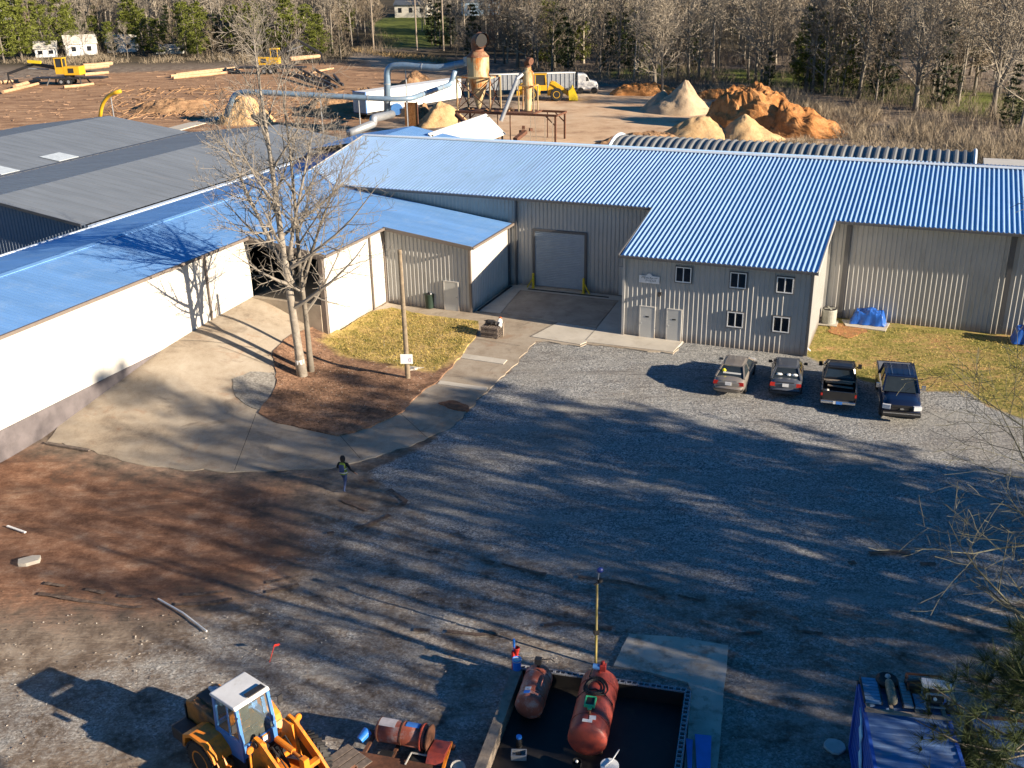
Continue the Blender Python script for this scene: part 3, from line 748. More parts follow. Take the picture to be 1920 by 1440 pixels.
q = bm_(mw); q.bb((-27.0, 69.55, 0), (-22.9, 69.97, 0.15)); q.build('threshold', M['drivedark'], ru)
q = bm_(mw); q.bb((-27.2, 69.0, 0.0), (-20.9, 69.22, 0.075)); q.build('drain_grate', M['black'], mw)
q = bm_(mw); q.bb((-28.75, 63.2, 0.0), (-28.55, 69.4, 0.075)); q.build('drain_grate', M['black'], mw)

# sign on the office wall: pale board with a small peaked top and a worn dark scrawl
a_, z_ = wall_b(1217.5, 523, 61.8)
s = building('wall_sign', 'small pale sign board with peaked top on office wall above the doors', a_, 61.8, 'sign')
s.location.z = z_
BASE[s.name] = V((a_, 61.8, z_))
q = bm_(s); q.prism([(a_ - .66, z_ - .27), (a_ + .66, z_ - .27), (a_ + .66, z_ + .2), (a_ + .22, z_ + .2), (a_ + .05, z_ + .36), (a_ - .05, z_ + .36), (a_ - .22, z_ + .2), (a_ - .66, z_ + .2)], 61.77, 61.82, 'y')
q.build('board', M['paper'], s)
rr = random.Random(5)
for k in range(12):
    u = a_ - .5 + k * .09; q = bm_(s)
    q.bar((u, 61.762, z_ + .02 + rr.uniform(-.04, .04)), (u + rr.uniform(.01, .07), 61.762, z_ + .12 + rr.uniform(-.05, .04)), .028, .012, up=(0, 1, 0)); q.build('faded_letter', M['trim'], s)
for k in range(7):
    u = a_ - .22 + k * .1; q = bm_(s)
    q.bar((u, 61.762, z_ - .14 + rr.uniform(-.03, .03)), (u + rr.uniform(.02, .06), 61.762, z_ - .05 + rr.uniform(-.03, .03)), .026, .012, up=(0, 1, 0)); q.build('faded_letter', M['trim'], s)

# yellow bollards beside the roll-up door
for px, py, lab, sx in ((1000, 541, 'yellow steel bollard left of the roll-up door with side brace', -1), (1094, 551, 'yellow steel bollard right of the roll-up door with side brace', 1)):
    p = G(px, py)
    bo = root('bollard', lab, 'bollard', p, AZ, 'bollards at the roll-up door')
    q = MB(); q.cyl((0, 0, 0), (0, 0, 1.15), .09, n=12); q.cyl((0, 0, 1.15), (0, 0, 1.2), .09, .05, n=12); q.build('post', M['safety'], bo, smooth=False)
    q = MB(); q.bar((sx * .06, 0, .75), (sx * .5, -.05, .03), .08); q.build('brace', M['safety'], bo)
    q = MB(); q.bb((-.16, -.16, 0.02), (.16, .16, .07)); q.build('base_plate', M['safety'], bo)

# ---- long shed on the left with its annex
ls = building('long_shed', 'long low shed with smooth blue roof, pale sunlit side wall and open bay', -41.5, 55.0, 'shed')
def lhi(b): return -41.15 if b < 54.65 else -35.4 if b < 62.45 else -28.65 if b < 69.85 else -42.5
q = bm_(ls); nrm = V((0.127, 0, 0.992))
q.ribs((0, 0, zL(0)), Y_, V((1, 0, -0.128)), nrm, 12, 72.6, lambda b: -47.3, lhi, ROOFS)
q.build('roof', M['roof2'], ls, recalc=False)
ZR = zL(-47.3)
q = bm_(ls); q.ribs((0, 0, ZR + 47.3 * 0.15), Y_, V((1, 0, 0.15)), V((-0.148, 0, 0.989)), 12, 91.5, lambda b: -53.4, lambda b: -47.42 if b > 69 else -47.3, ROOFS)
q.build('back_roof', M['roof2'], ls, recalc=False)
q = bm_(ls); q.prism([(-47.6, ZR - .02), (-47.3, ZR + .035), (-47.0, ZR - .015), (-47.0, ZR + .015), (-47.3, ZR + .065), (-47.6, ZR + .01)], 12, 72.4, 'y'); q.build('ridge_cap', M['roof2'], ls)
gut('eave_trim', ls, (-53.45, 12, ZR - .15 * 6.1), (-53.45, 91.5, ZR - .15 * 6.1), M['cap'], .14, .16)
q = bm_(ls); q.ribs((-41.5, 0, 0), Y_, Z_, X_, 12, 55, lambda u: 1.62, lambda u: zL(-41.5) - 0.06, WALLF)
q.build('side_wall', M['siding_lit_pale'], ls, recalc=False)
q = bm_(ls); q.bb((-41.9, 12, -1), (-41.52, 55, 1.66)); q.bb((-41.56, 12, 1.60), (-41.44, 54.9, 1.66)); q.build('foundation', M['found'], ls)
q = bm_(ls); q.bb((-41.9, 12, -1), (-41.47, 55, 1.61)); q.build('block_base', M['found'], ls)
gut('gutter', ls, (-41.1, 12, zL(-41.1) - .07), (-41.1, 54.6, zL(-41.1) - .07), M['trim_brown'], .15, .18)
gut('rake_trim', ls, (-41.2, 54.62, zL(-41.2) - .09), (-35.4, 54.62, zL(-35.4) - .09), M['trim_brown'], .1, .28)
q = bm_(ls)                                                            # bay: floor, brown jamb, lining
q.bb((-41.5, 54.75, -0.4), (-36.1, 66, 2.22)); q.build('bay_floor', M['drivedark'], ls)
q = bm_(ls); q.bb((-36.05, 54.8, -0.3), (-35.74, 55.1, zL(-35.9) - .15)); q.build('jamb', M['trim_brown'], ls)
q = bm_(ls); q.prism([(-41.5, zL(-41.5) - .48), (-35.74, zL(-35.74) - .48), (-35.74, zL(-35.74) - .08), (-41.5, zL(-41.5) - .08)], 54.85, 55.0, 'y'); q.build('header', M['trim_brown'], ls)
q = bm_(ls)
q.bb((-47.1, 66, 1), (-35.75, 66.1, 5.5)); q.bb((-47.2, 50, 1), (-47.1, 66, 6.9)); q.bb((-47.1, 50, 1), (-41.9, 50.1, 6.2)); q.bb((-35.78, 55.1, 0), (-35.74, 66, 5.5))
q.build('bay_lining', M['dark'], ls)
q = bm_(ls)
q.bar((-41.4, 58.5, 5.4), (-35.8, 58.5, 5.0), .2); q.bar((-38.4, 58.5, 2.2), (-38.4, 58.5, 5.1), .18)
q.build('bay_frame', M['darksteel'], ls)
q = bm_(ls); q.ribs((-35.7, 0, 0), Y_, Z_, X_, 55, 62.8, lambda u: -.3, lambda u: zL(-35.7) - .06, WALLF); q.build('side_wall', M['siding_lit_pale'], ls, recalc=False)
gut('gutter', ls, (-35.33, 54.6, zL(-35.3) - .07), (-35.33, 62.4, zL(-35.3) - .07), M['trim_brown'], .14, .17)
q = bm_(ls); q.ribs((0, 62.8, 0), X_, Z_, -Y_, -35.7, -29, lambda u: -.3, lambda u: zL(u) - .06, WALLP); q.build('annex_front_wall', M['siding'], ls, recalc=False)
q = bm_(ls); q.ribs((-29, 0, 0), Y_, Z_, X_, 62.8, 70, lambda u: -.3, lambda u: zL(-29) - .06, WALLP); q.build('annex_side_wall', M['siding_lit_pale'], ls, recalc=False)
gut('rake_trim', ls, (-35.4, 62.4, zL(-35.4) - .08), (-28.65, 62.4, zL(-28.65) - .08), M['trim_brown'], .07, .26)
gut('gutter', ls, (-28.58, 62.4, zL(-28.6) - .07), (-28.58, 69.85, zL(-28.6) - .07), M['trim_brown'], .14, .17)
for a_, b_, z1, m_ in ((-35.66, 62.74, 5.5, 'trim_brown'), (-28.98, 62.74, 4.6, 'trim_brown'), (-28.93, 69.7, 4.6, 'trim')):
    q = bm_(ls); q.bb((a_ - .08, b_ - .08, -.1), (a_ + .08, b_ + .08, z1)); q.build('corner_trim', M[m_], ls)
bb0 = wall_a(389, 540, -41.45)[0]; b1 = wall_a(695, 500, -35.65)[0]; b2 = wall_a(360, 560, -41.45)[0]
for a_, b_, z0, z1 in ((-41.4, bb0, 1.5, 6.3), (-35.6, b1, 0, 5.5)):
    q = bm_(ls); q.bb((a_ - .05, b_ - .06, z0), (a_ + .06, b_ + .06, z1)); q.build('downspout', M['trim_brown'], ls)
q = bm_(ls); q.cyl((-41.36, bb0 + .55, 1.4), (-41.36, bb0 + .55, 3.0), .04, n=6); q.build('vent_pipe', M['trim_brown'], ls)
a0 = wall_b(835.5, 580, 62.75)[0]; a1 = wall_b(860, 582, 62.75)[0]
flat_door(ls, a0, a1, 62.74, 0.02, 2.1, M['doorgrey'], False)

# ---- grey-roofed mill building on the far left (two gables)
gm = building('mill_shed', 'weathered grey twin-gabled mill building with blue ribbed gable wall', -62.0, 53.4, 'mill building')
def gslope(a0, z0, a1, z1, name):
    k = (z1 - z0) / (a1 - a0); q = bm_(gm)
    up = V((-k, 0, 1)).normalized()
    q.ribs((0, 0, z0 - k * a0), Y_, V((1, 0, k)), up, 52.9, 89.5, lambda b: a0, lambda b: a1, [(0, 0), (0.8, 0), (0.83, 0.03), (0.87, 0.03), (0.9, 0), (0.92, 0)])
    return q.build(name, M['grey_roof'], gm, recalc=False)
gslope(-62, 7.85, -53.35, 6.62, 'roof'); gslope(-73, 6.6, -62, 7.85, 'roof'); gslope(-83.6, 7.9, -73, 6.6, 'roof'); gslope(-95, 6.5, -83.6, 7.9, 'roof')
def gtop(u): return plin(u, [(-95, 6.45), (-83.6, 7.83), (-73, 6.5), (-62, 7.78), (-53.4, 6.55)])
q = bm_(gm); q.ribs((0, 53.4, 0), X_, Z_, -Y_, -95, -53.4, lambda u: 1.5, gtop, WALLP); q.build('gable_wall', M['grey_wall'], gm, recalc=False)
q = bm_(gm); q.bb((-53.5, 53.5, 1.5), (-53.4, 89, 6.5)); q.bb((-95, 53.5, 1.5), (-94.9, 89, 6.4)); q.prism([(-95, 1.5), (-53.4, 1.5), (-53.4, 6.5), (-62, 7.78), (-73, 6.5), (-83.6, 7.83), (-95, 6.4)], 89.0, 89.1, 'y'); q.build('back_wall', M['grey_wall'], gm)
q = bm_(gm); q.bar((-73, 52.9, 6.6), (-73, 89.5, 6.6), .5, .12); q.build('valley_gutter', M['trim'], gm)
for pts in (((77, 297), (93, 289), (123, 291), (108, 301)), ((-14, 325), (0, 319), (20, 317), (10, 324))):
    q = bm_(gm); z_ = 6.6
    cs = []
    for p in pts:
        w_ = P(p[0], p[1], 6.75); a_, b_ = w2ab(w_.x, w_.y); cs.append(V((a_, b_, 0)))
    bmin = min(p.y for p in cs); bmax = max(p.y for p in cs)
    k = -(7.9 - 6.6) / (83.6 - 73)
    for A0, A1 in ((-75.6, -73.35),):
        q.prism([(A0, 6.6 + k * (A0 + 73) + .045), (A1, 6.6 + k * (A1 + 73) + .045), (A1, 6.6 + k * (A1 + 73) + .07), (A0, 6.6 + k * (A0 + 73) + .07)], bmin, bmax, 'y')
    q.build('skylight', M['skylight'], gm)
gut('rake_trim', gm, (-73, 52.88, 6.6), (-62, 52.88, 7.85), M['trim'], .06, .2); gut('rake_trim', gm, (-62, 52.88, 7.85), (-53.4, 52.88, 6.63), M['trim'], .06, .2)

# ---- small roofs behind the warehouse ridge
w_ = P(774, 236.5, 7.9); ra, rb = w2ab(w_.x, w_.y)
rs = building('rear_shed', 'small blue gabled shed roof just behind the warehouse ridge', ra, rb, 'shed')
for side in (-1, 1):
    q = bm_(rs)
    q.ribs((ra, 0, 7.9), Y_, V((side, 0, -.17)), V((side * .168, 0, .986)), 83, rb, lambda b: 0.0, lambda b: 6.2, ROOFS); q.build('roof', M['roof2'], rs, recalc=False)
q = bm_(rs); q.prism([(ra - 5.9, 1.5), (ra + 5.9, 1.5), (ra + 5.9, 6.85), (ra, 7.84), (ra - 5.9, 6.85)], rb - .3, rb - .2, 'y'); q.bb((ra - 5.95, 83, 1.5), (ra - 5.85, rb - .3, 6.85)); q.bb((ra + 5.85, 83, 1.5), (ra + 5.95, rb - .3, 6.85)); q.build('wall', M['siding'], rs)

p0, p1, p2 = P(822, 246, 7.6), P(896, 219, 7.6), P(961, 247, 5.6)
c0, c1, c2 = [w2ab(p.x, p.y) for p in (p0, p1, p2)]
aL = (c0[0] + c1[0]) / 2; aR = c2[0]; bF = (c1[1] + c2[1]) / 2; bN = c0[1] - 2.0
wc = building('lean_to', 'white sloping lean-to roof on posts behind the warehouse, below the cyclone', (aL + aR) / 2, (bF + bN) / 2, 'lean-to')
k = (5.6 - 7.6) / (aR - aL)
q = bm_(wc); q.prism([(aL, 7.6), (aR, 5.6), (aR, 5.68), (aL, 7.68)], bN, bF, 'y'); q.build('roof', M['offwhite'], wc)
q = bm_(wc); q.bar((aL - .05, bN, 7.5), (aL - .05, bF, 7.5), .08, .35); q.build('fascia', M['roof2'], wc)
for a_, b_, zt in ((aR - .3, bN + .3, 5.6), (aR - .3, (bN + bF) / 2, 5.6), (aR - .3, bF - .3, 5.6), (aL + .3, bN + .3, 7.5), (aL + .3, bF - .3, 7.5)):
    q = bm_(wc); q.bar((a_, b_, 1.5), (a_, b_, zt), .16); q.build('post', M['darksteel'], wc)

# ---- ribbed arch store
bT = 99.0
aA, zT = wall_b(1205, 259, bT); aB, zT2 = wall_b(1800, 284, bT); aS = wall_b(1143, 268, bT - 3)[0]; aE = wall_b(1828, 300, bT - 3)[0]
zT = (zT + zT2) / 2
qh = building('arch_store', 'grey ribbed arch-roofed store behind the warehouse ridge', (aS + aE) / 2, bT, 'storage building')
q = bm_(qh); r_out = 5.2; z0 = zT - r_out
prof = []; u = aS; hh = []
while u < aE:
    for du, h in ((0, 0), (.16, .0), (.28, .13), (.46, .13), (.58, 0)):
        if u + du < aE: prof.append((u + du, h))
    u += .72
rings = []
for u, h in prof:
    rings.append([V((u, bT + (r_out + 0.9 + h) * math.sin(t), z0 + (r_out + h) * math.cos(t))) for t in [R(-105 + 210 * i / 22) for i in range(23)]])
q.loft(rings, False, 0, closed=False)
q.build('arch_roof', M['quonset'], qh, recalc=False)
q = bm_(qh)
for e in (aS + .05, aE - .1):
    q = bm_(qh); q.prism([(bT + (r_out + .8) * math.sin(R(-105 + 210 * i / 22)), z0 + (r_out - .1) * math.cos(R(-105 + 210 * i / 22))) for i in range(23)], e, e + .08, 'x')
    q.build('end_wall', M['quonset'], qh)
q = bm_(qh)
for e in (aS - .06, aE + .04):
    q = bm_(qh); q.tube([V((e, bT + (r_out + 1.0) * math.sin(t), z0 + (r_out + .15) * math.cos(t))) for t in [R(-105 + 210 * i / 22) for i in range(23)]], .16, 6)
    q.build('edge_band', M['cap'], qh)
a_, z_ = wall_b(1845, 308, 92); a2, z2 = wall_b(1990, 312, 92)
wr = building('flat_roof_shed', 'low white flat-roofed shed at the right edge behind the warehouse', (a_ + a2) / 2, 93, 'shed')
q = bm_(wr); q.bb((a_, 90.5, z_ - .2), (a2, 95, z_)); q.build('roof', M['offwhite'], wr)
q = bm_(wr); q.bb((a_ + .2, 90.7, 0), (a2 - .2, 94.8, z_ - .2)); q.build('wall', M['siding'], wr)
# ------------------------------------------------------------------ vegetation
def perp(d, rnd):
    u = V((rnd.gauss(0, 1), rnd.gauss(0, 1), rnd.gauss(0, 1)))
    u = u - d * u.dot(d)
    return u.normalized() if u.length > 1e-4 else d.orthogonal().normalized()

def bare_tree(H, r0, seed, levels=3, trunk_frac=0.9, first=0.3, kids=(16, 7, 5), spread=(60, 45, 40), lens=(0.42, 0.42, 0.4),
              sides=(8, 5, 3, 3), rmin=0.012, lean=(0, 0), up=0.25, crook=0.10, asym=None, fork=None, seg=(9, 6, 4, 3)):
    """returns (trunk mesh, crown mesh) grown from the origin"""
    rnd = random.Random(seed); trunk = MB(); crown = MB()
    def grow(p, d, L, r, lev):
        n = seg[min(lev, len(seg) - 1)]; path = [V(p)]; rad = [r]; dd = V(d)
        for i in range(n):
            dd = (dd + perp(dd, rnd) * (crook * (1.0 if lev else 0.4)) + V((0, 0, up * 0.12 * (1 if lev else 0)))).normalized()
            path.append(path[-1] + dd * (L / n))
            rad.append(max(rmin, r * (1 - 0.86 * ((i + 1) / n) ** (0.9 if lev else 1.15))))
        mb = trunk if lev == 0 else crown
        if lev == 0: rad[0] *= 1.35
        mb.tube(path, rad, sides[min(lev, len(sides) - 1)], cap=lev < 2)
        if lev >= levels: return
        k = kids[lev]; ph = rnd.uniform(0, 2 * PI)
        for j in range(k):
            tt = (first if lev == 0 else 0.18) + (1 - (first if lev == 0 else 0.18)) * ((j + rnd.random()) / k)
            tt = min(tt, 0.98); x = tt * n; i = min(int(x), n - 1); f = x - i
            q = path[i].lerp(path[i + 1], f); rr = rad[i] * (1 - f) + rad[i + 1] * f
            ax = (path[i + 1] - path[i]).normalized()
            ph += 2.4 + rnd.uniform(-0.5, 0.5)
            o = ax.orthogonal().normalized(); o = Matrix.Rotation(ph, 3, ax) @ o
            if asym is not None and lev == 0: o = (o + V(asym)).normalized(); o = (o - ax * o.dot(ax)).normalized()
            an = R(spread[lev] * rnd.uniform(0.7, 1.25) * (1.0 - 0.35 * tt if lev == 0 else 1))
            nd = (ax * math.cos(an) + o * math.sin(an)).normalized()
            LL = L * lens[lev] * rnd.uniform(0.65, 1.2) * (1.15 - 0.65 * tt if lev == 0 else 1.1 - 0.5 * tt)
            grow(q, nd, LL, max(rmin, min(rr * 0.62, LL * 0.028)), lev + 1)
    d = V((lean[0], lean[1], 1)).normalized()
    grow(V((0, 0, -0.25)), d, H * trunk_frac, r0, 0)
    if fork:
        for (z, dx, dy, L, rr) in fork: grow(V((lean[0] * z, lean[1] * z, z)), V((dx, dy, 1)).normalized(), L, rr, 0)
    return trunk, crown

def pine_tree(H, r0, seed, first=0.25, width=0.26, whorls=16, per=6, tufts=5, blades_=9, nl=0.45, nw=0.035, droop=0.1, top_narrow=0.9, ragged=0.4):
    rnd = random.Random(seed); trunk = MB(); crown = MB(); limbs = trunk
    path = [V((0, 0, -0.3))]; 
    for i in range(8): path.append(V((rnd.gauss(0, .04) * i, rnd.gauss(0, .04) * i, H * (i + 1) / 8)))
    trunk.tube(path, [r0 * (1.2 if i == 0 else 1 - 0.9 * i / 8) for i in range(9)], 7)
    def tuft(p, d):
        for _ in range(blades_):
            dd = (V(d) * 0.7 + V((rnd.gauss(0, 1), rnd.gauss(0, 1), rnd.gauss(0, 1))) * 0.62).normalized()
            s = dd.cross(V((rnd.gauss(0, 1), rnd.gauss(0, 1), rnd.gauss(0, 1)))).normalized() * nw * rnd.uniform(.6, 1.5)
            L = nl * rnd.uniform(.6, 1.2)
            crown.add([p - s, p + s, p + dd * L], [(0, 1, 2)])
    for w in range(whorls):
        tt = first + (1 - first) * (w + rnd.random() * .6) / whorls
        z = tt * H; x = tt * 8; i = min(int(x), 7); q = path[i].lerp(path[i + 1], min(1, x - i)); q.z = z
        prof = (1 - ((tt - first) / (1 - first)) ** 1.4 * top_narrow) * min(1, 0.45 + 2.2 * (tt - first))
        for j in range(per):
            if rnd.random() < ragged * 0.4: continue
            a = rnd.uniform(0, 2 * PI); L = H * width * prof * rnd.uniform(1 - ragged, 1.15)
            d = V((math.cos(a), math.sin(a), rnd.uniform(-.05, .35) - droop * (1 - tt))).normalized()
            e = q + d * L + V((0, 0, .10 * L))
            mid = q.lerp(e, .5) - V((0, 0, .05 * L))
            limbs.tube([q, mid, e], [max(.02, L * .016), max(.015, L * .011), .01], 3, cap=False)
            for k in range(tufts):
                f = 0.35 + 0.65 * (k + rnd.random()) / tufts
                pt = (q.lerp(mid, f * 2) if f < .5 else mid.lerp(e, f * 2 - 1)) + V((rnd.gauss(0, .12 * L), rnd.gauss(0, .12 * L), rnd.gauss(0, .05 * L)))
                tuft(pt, (d + V((0, 0, .35))).normalized())
    return trunk, crown

def tree_obj(name, label, cat, tr_cr, bark, leaf, loc, rz=0.0, scale=1.0, group=None, crown_name='crown'):
    o = root(name, label, cat, loc, rz, group)
    o.scale = (scale,) * 3
    tr_cr[0].build('trunk', bark, o, smooth=True, recalc=False)
    tr_cr[1].build(crown_name, leaf, o, smooth=False, recalc=False)
    return o

# ---- the two bare trees on the island
def H_at0(px, py, ytop):
    b = G(px, py); lo, hi = 0.0, 60.0
    for _ in range(40):
        m = (lo + hi) / 2
        if pix(b + V((0, 0, m)))[1] > ytop: lo = m
        else: hi = m
    return m
t1 = bare_tree(H_at0(567, 705, 62), 0.27, 11, levels=3, trunk_frac=1.0, first=0.2, kids=(20, 10, 7), spread=(64, 50, 44), lens=(0.37, 0.46, 0.45), rmin=0.009, lean=(-0.012, 0.0), up=0.6, crook=0.07,
               fork=[(5.8, -0.36, 0.1, 10, 0.14), (7.2, 0.22, 0.0, 8.5, 0.11)])
tree_obj('bare_tree', 'tall pale-barked bare tree with white tape on trunk, standing on the island', 'tree', t1, M['bark'], M['twigisland'], G(567, 706, -.02))
t2 = bare_tree(H_at0(582, 692, 125), 0.18, 23, levels=3, trunk_frac=1.0, first=0.2, kids=(17, 9, 7), spread=(60, 48, 42), lens=(0.36, 0.46, 0.45), rmin=0.009, lean=(-0.012, 0.01), up=0.6, crook=0.07, fork=[(5.2, 0.36, 0.1, 8.5, 0.11)])
tree_obj('bare_tree', 'slimmer darker bare tree close behind the pale-barked one on the island', 'tree', t2, M['barkdark'], M['twigisland'], G(583, 698, -.02))
tp = G(566, 668); tb = G(567, 706)
q = MB(); q.cyl((tb.x - 0.045, tb.y, 0.95), (tb.x - 0.055, tb.y, 1.22), .285, .28, n=12, cap=False)
tag(q.build('tape_band', M['white']), 'white tape band wrapped round the pale-barked island tree', 'tape')

# ---- kinds of background trees: one of each, then copies
rnd = random.Random(99)
HOLD = []
def kind(name, tc, bark, leaf):
    o = bpy.data.objects.new(name, None); KIDS[o.name] = []
    a = tc[0].build('trunk', bark, None, smooth=True, recalc=False); b = tc[1].build('crown', leaf, None, recalc=False)
    ms = (a.data, b.data)
    bpy.data.objects.remove(a); bpy.data.objects.remove(b); bpy.data.objects.remove(o)
    return ms
def plant(name, label, cat, ms, loc, rz, s, group, sz=1.0):
    o = root(name, label, cat, loc, rz, group); o.scale = (s, s, s * sz)
    for nm, d in zip(('trunk', 'crown'), ms):
        c = bpy.data.objects.new(nm, d); col.objects.link(c); c.parent = o
    return o
BK = dict(levels=3, kids=(19, 9, 6), sides=(6, 4, 3, 3), rmin=0.026, seg=(7, 4, 3, 2), up=0.4)
KB = [kind('k', bare_tree(17, 0.21, 100 + i, first=0.13 + .07 * (i % 3), spread=(58, 45, 42), lens=(0.36, 0.45, 0.45), crook=.13, **BK), M['barkdark'], M['twig'] if i % 3 else M['twigbrown']) for i in range(7)]
KT = [kind('k', bare_tree(17, 0.17, 140 + i, first=0.45, spread=(45, 42, 40), lens=(0.26, 0.45, 0.45), crook=.1, **BK), M['bark'], M['twig']) for i in range(4)]
KBIG = [kind('k', bare_tree(21, 0.42, 160 + i, first=0.22, spread=(60, 48, 42), lens=(0.42, 0.48, 0.45), crook=.15, levels=3, kids=(20, 10, 7), sides=(7, 5, 3, 3), rmin=0.026, seg=(8, 5, 3, 2), up=0.4,
        fork=[(4.5, .35 * (1 if i else -1), .1, 14, .25)]), M['barkdark'], M['twig']) for i in range(2)]
KP = [kind('k', pine_tree(14, 0.2, 200 + i, first=0.08, width=0.34, whorls=15, per=8, tufts=6, blades_=9, nl=.7, nw=.09, top_narrow=.72), M['barkdark'], M['needle']) for i in range(3)]
KC = [kind('k', pine_tree(13, 0.2, 220 + i, first=0.06, width=0.2, whorls=15, per=7, tufts=4, blades_=8, nl=.6, nw=.085, ragged=.25), M['barkdark'], M['needledark']) for i in range(2)]
KS = [kind('k', pine_tree(24, 0.32, 240 + i, first=0.42, width=0.19, whorls=11, per=6, tufts=5, blades_=8, nl=.75, nw=.085, top_narrow=.75, ragged=.5), M['barkdark'], M['needle']) for i in range(3)]

def H_at(px, py, ytop):
    """height a thing needs at ground point (px, py) to reach image row ytop"""
    b = G(px, py); lo, hi = 0.0, 60.0
    for _ in range(40):
        m = (lo + hi) / 2
        if pix(b + V((0, 0, m)))[1] > ytop: lo = m
        else: hi = m
    return m

# left: pines in front of the wood
for k, (px, py, yt) in enumerate([(8, 118, -25), (42, 112, -20), (85, 106, 5), (135, 102, 20), (28, 100, -60), (270, 100, 14), (300, 104, 34), (350, 104, 4), (372, 108, 6), (385, 100, 20), (120, 96, -20), (180, 92, 30),
                                  (540, 106, -8), (598, 108, 26), (580, 100, 10), (245, 94, 20), (440, 100, 10), (60, 92, -40), (210, 100, 40)]):
    h = H_at(px, py, yt) / 14
    plant('pine_tree', 'yellow-green pine in the row at the far left edge of the log yard', 'tree', KP[k % 3], G(px, py), rnd.uniform(0, 6), h, 'pines along the log yard')
for k, (px, py, yt) in enumerate([(320, 98, 10), (410, 100, 22), (500, 102, 30), (620, 104, 60), (155, 96, 30), (825, 92, -10), (810, 84, 0), (845, 88, 6), (1040, 132, 20), (1065, 136, 40), (1185, 140, 60), (1440, 178, 95), (1890, 250, 120), (640, 108, 70)]):
    h = H_at(px, py, yt) / 13
    plant('evergreen_tree', 'dark evergreen standing among the bare trees at the edge of the yard', 'tree', KC[k % 2], G(px, py), rnd.uniform(0, 6), h, 'dark evergreens among the bare wood')
# left and middle: thin bare trees
n = 0
for k in range(100):
    px = rnd.uniform(-60, 720) if k < 84 else rnd.uniform(690, 980); py = rnd.uniform(46, 100) if px < 650 else rnd.uniform(64, 96)
    if 715 < px < 835 and py > 60 and k % 3: continue
    h = rnd.uniform(.8, 1.25)
    plant('bare_tree', 'thin grey bare tree in the wood behind the log yard', 'tree', KT[k % 4] if k % 3 else KB[k % 7], G(px, py), rnd.uniform(0, 6), h, 'bare trees behind the log yard')
for k, (px, py, yt) in enumerate([(400, 112, 40), (455, 112, 30), (480, 108, -10), (330, 108, 30), (215, 108, 60), (240, 112, 45), (560, 110, 45), (640, 112, 20), (870, 108, 40), (890, 118, 50), (855, 112, 60), (130, 112, 60), (160, 110, 30)]):
    plant('bare_tree', 'bushy brown-grey bare tree at the edge of the log yard', 'tree', KB[k % 7], G(px, py), rnd.uniform(0, 6), H_at(px, py, yt) / 16, 'bushy bare trees at the log yard edge')
# right: the bare wood along the field
for k, (px, py, yt) in enumerate([(1228, 172, -30), (1242, 178, -20), (1215, 168, 10), (1715, 212, -40), (1545, 178, -20), (1862, 222, -60), (1640, 196, 0), (1440, 176, -20), (985, 130, -25), (1010, 136, 0), (1125, 150, 0), (1910, 258, -40)]):
    big = k in (0, 3, 5)
    ms = KBIG[k % 2] if big else KB[k % 7]
    plant('bare_tree', ['broad bare tree with heavy limbs at the edge of the right-hand wood', 'bare tree at the front edge of the right-hand wood'][0 if big else 1], 'tree', ms, G(px, py), rnd.uniform(0, 6), H_at(px, py, yt) / (20 if big else 16.5), 'bare trees at the edge of the right-hand wood')
for k in range(132):
    px = rnd.uniform(930, 1990); base = plin(px, [(930, 122), (1250, 160), (1500, 170), (1700, 205), (2000, 262)])
    py = base - rnd.uniform(0, 1) ** 1.3 * 112
    if py < 58 and px < 1200: continue
    if py < 24: continue
    _p = G(px, py); _a, _b = w2ab(_p.x, _p.y)
    if _a > -40 and _a < 25 and abs(_b + .085 * (_a + 40) - 148) < 12: continue
    plant('bare_tree', 'grey bare tree inside the dense wood right of the sand piles', 'tree', (KB + KT)[rnd.randrange(11)], G(px, py), rnd.uniform(0, 6), rnd.uniform(.9, 1.3), 'bare trees inside the right-hand wood')
plant('bare_tree', 'tree with reddish dead leaves behind the cyclone', 'tree', kind('k', bare_tree(17, 0.24, 177, first=0.2, spread=(55, 45, 42), lens=(0.3, 0.45, 0.45), crook=.13, **BK), M['barkdark'], M['twigred']), G(928, 118), 1.0, H_at(928, 118, -12) / 16.5, 'tree with dead leaves')

def thicket(name, spots, mat, seed, stems=60):
    """dense dry brush: one mass nobody could count"""
    rr = random.Random(seed); mb = MB()
    for (p, rad, h) in spots:
        for _ in range(stems):
            a = rr.uniform(0, 2 * PI); d = rad * math.sqrt(rr.random())
            q = V((p.x + d * math.cos(a), p.y + d * math.sin(a), 0)); q.z = g(q.x, q.y) - .1
            hh = h * rr.uniform(.45, 1.1) * (1.05 - .5 * d / rad)
            dd = V((rr.gauss(0, .45), rr.gauss(0, .45), 1)).normalized()
            top = q + dd * hh; s = V((rr.gauss(0, 1), rr.gauss(0, 1), 0)).normalized() * rr.uniform(.014, .035)
            m1 = q.lerp(top, .55) + V((rr.gauss(0, .1), rr.gauss(0, .1), 0)) * hh
            mb.add([q - s, q + s, m1 + s * .7, m1 - s * .7], [(0, 1, 2, 3)])
            for _k in range(4):
                b0 = q.lerp(m1, rr.uniform(.5, 1)) if _k < 2 else m1
                e = b0 + (dd + V((rr.gauss(0, .6), rr.gauss(0, .6), rr.gauss(0, .25)))).normalized() * hh * rr.uniform(.25, .5)
                s2 = s * .6
                mb.add([b0 - s2, b0 + s2, e], [(0, 1, 2)])
    return mb.build(name, mat, kind='stuff', recalc=False)
sp = []
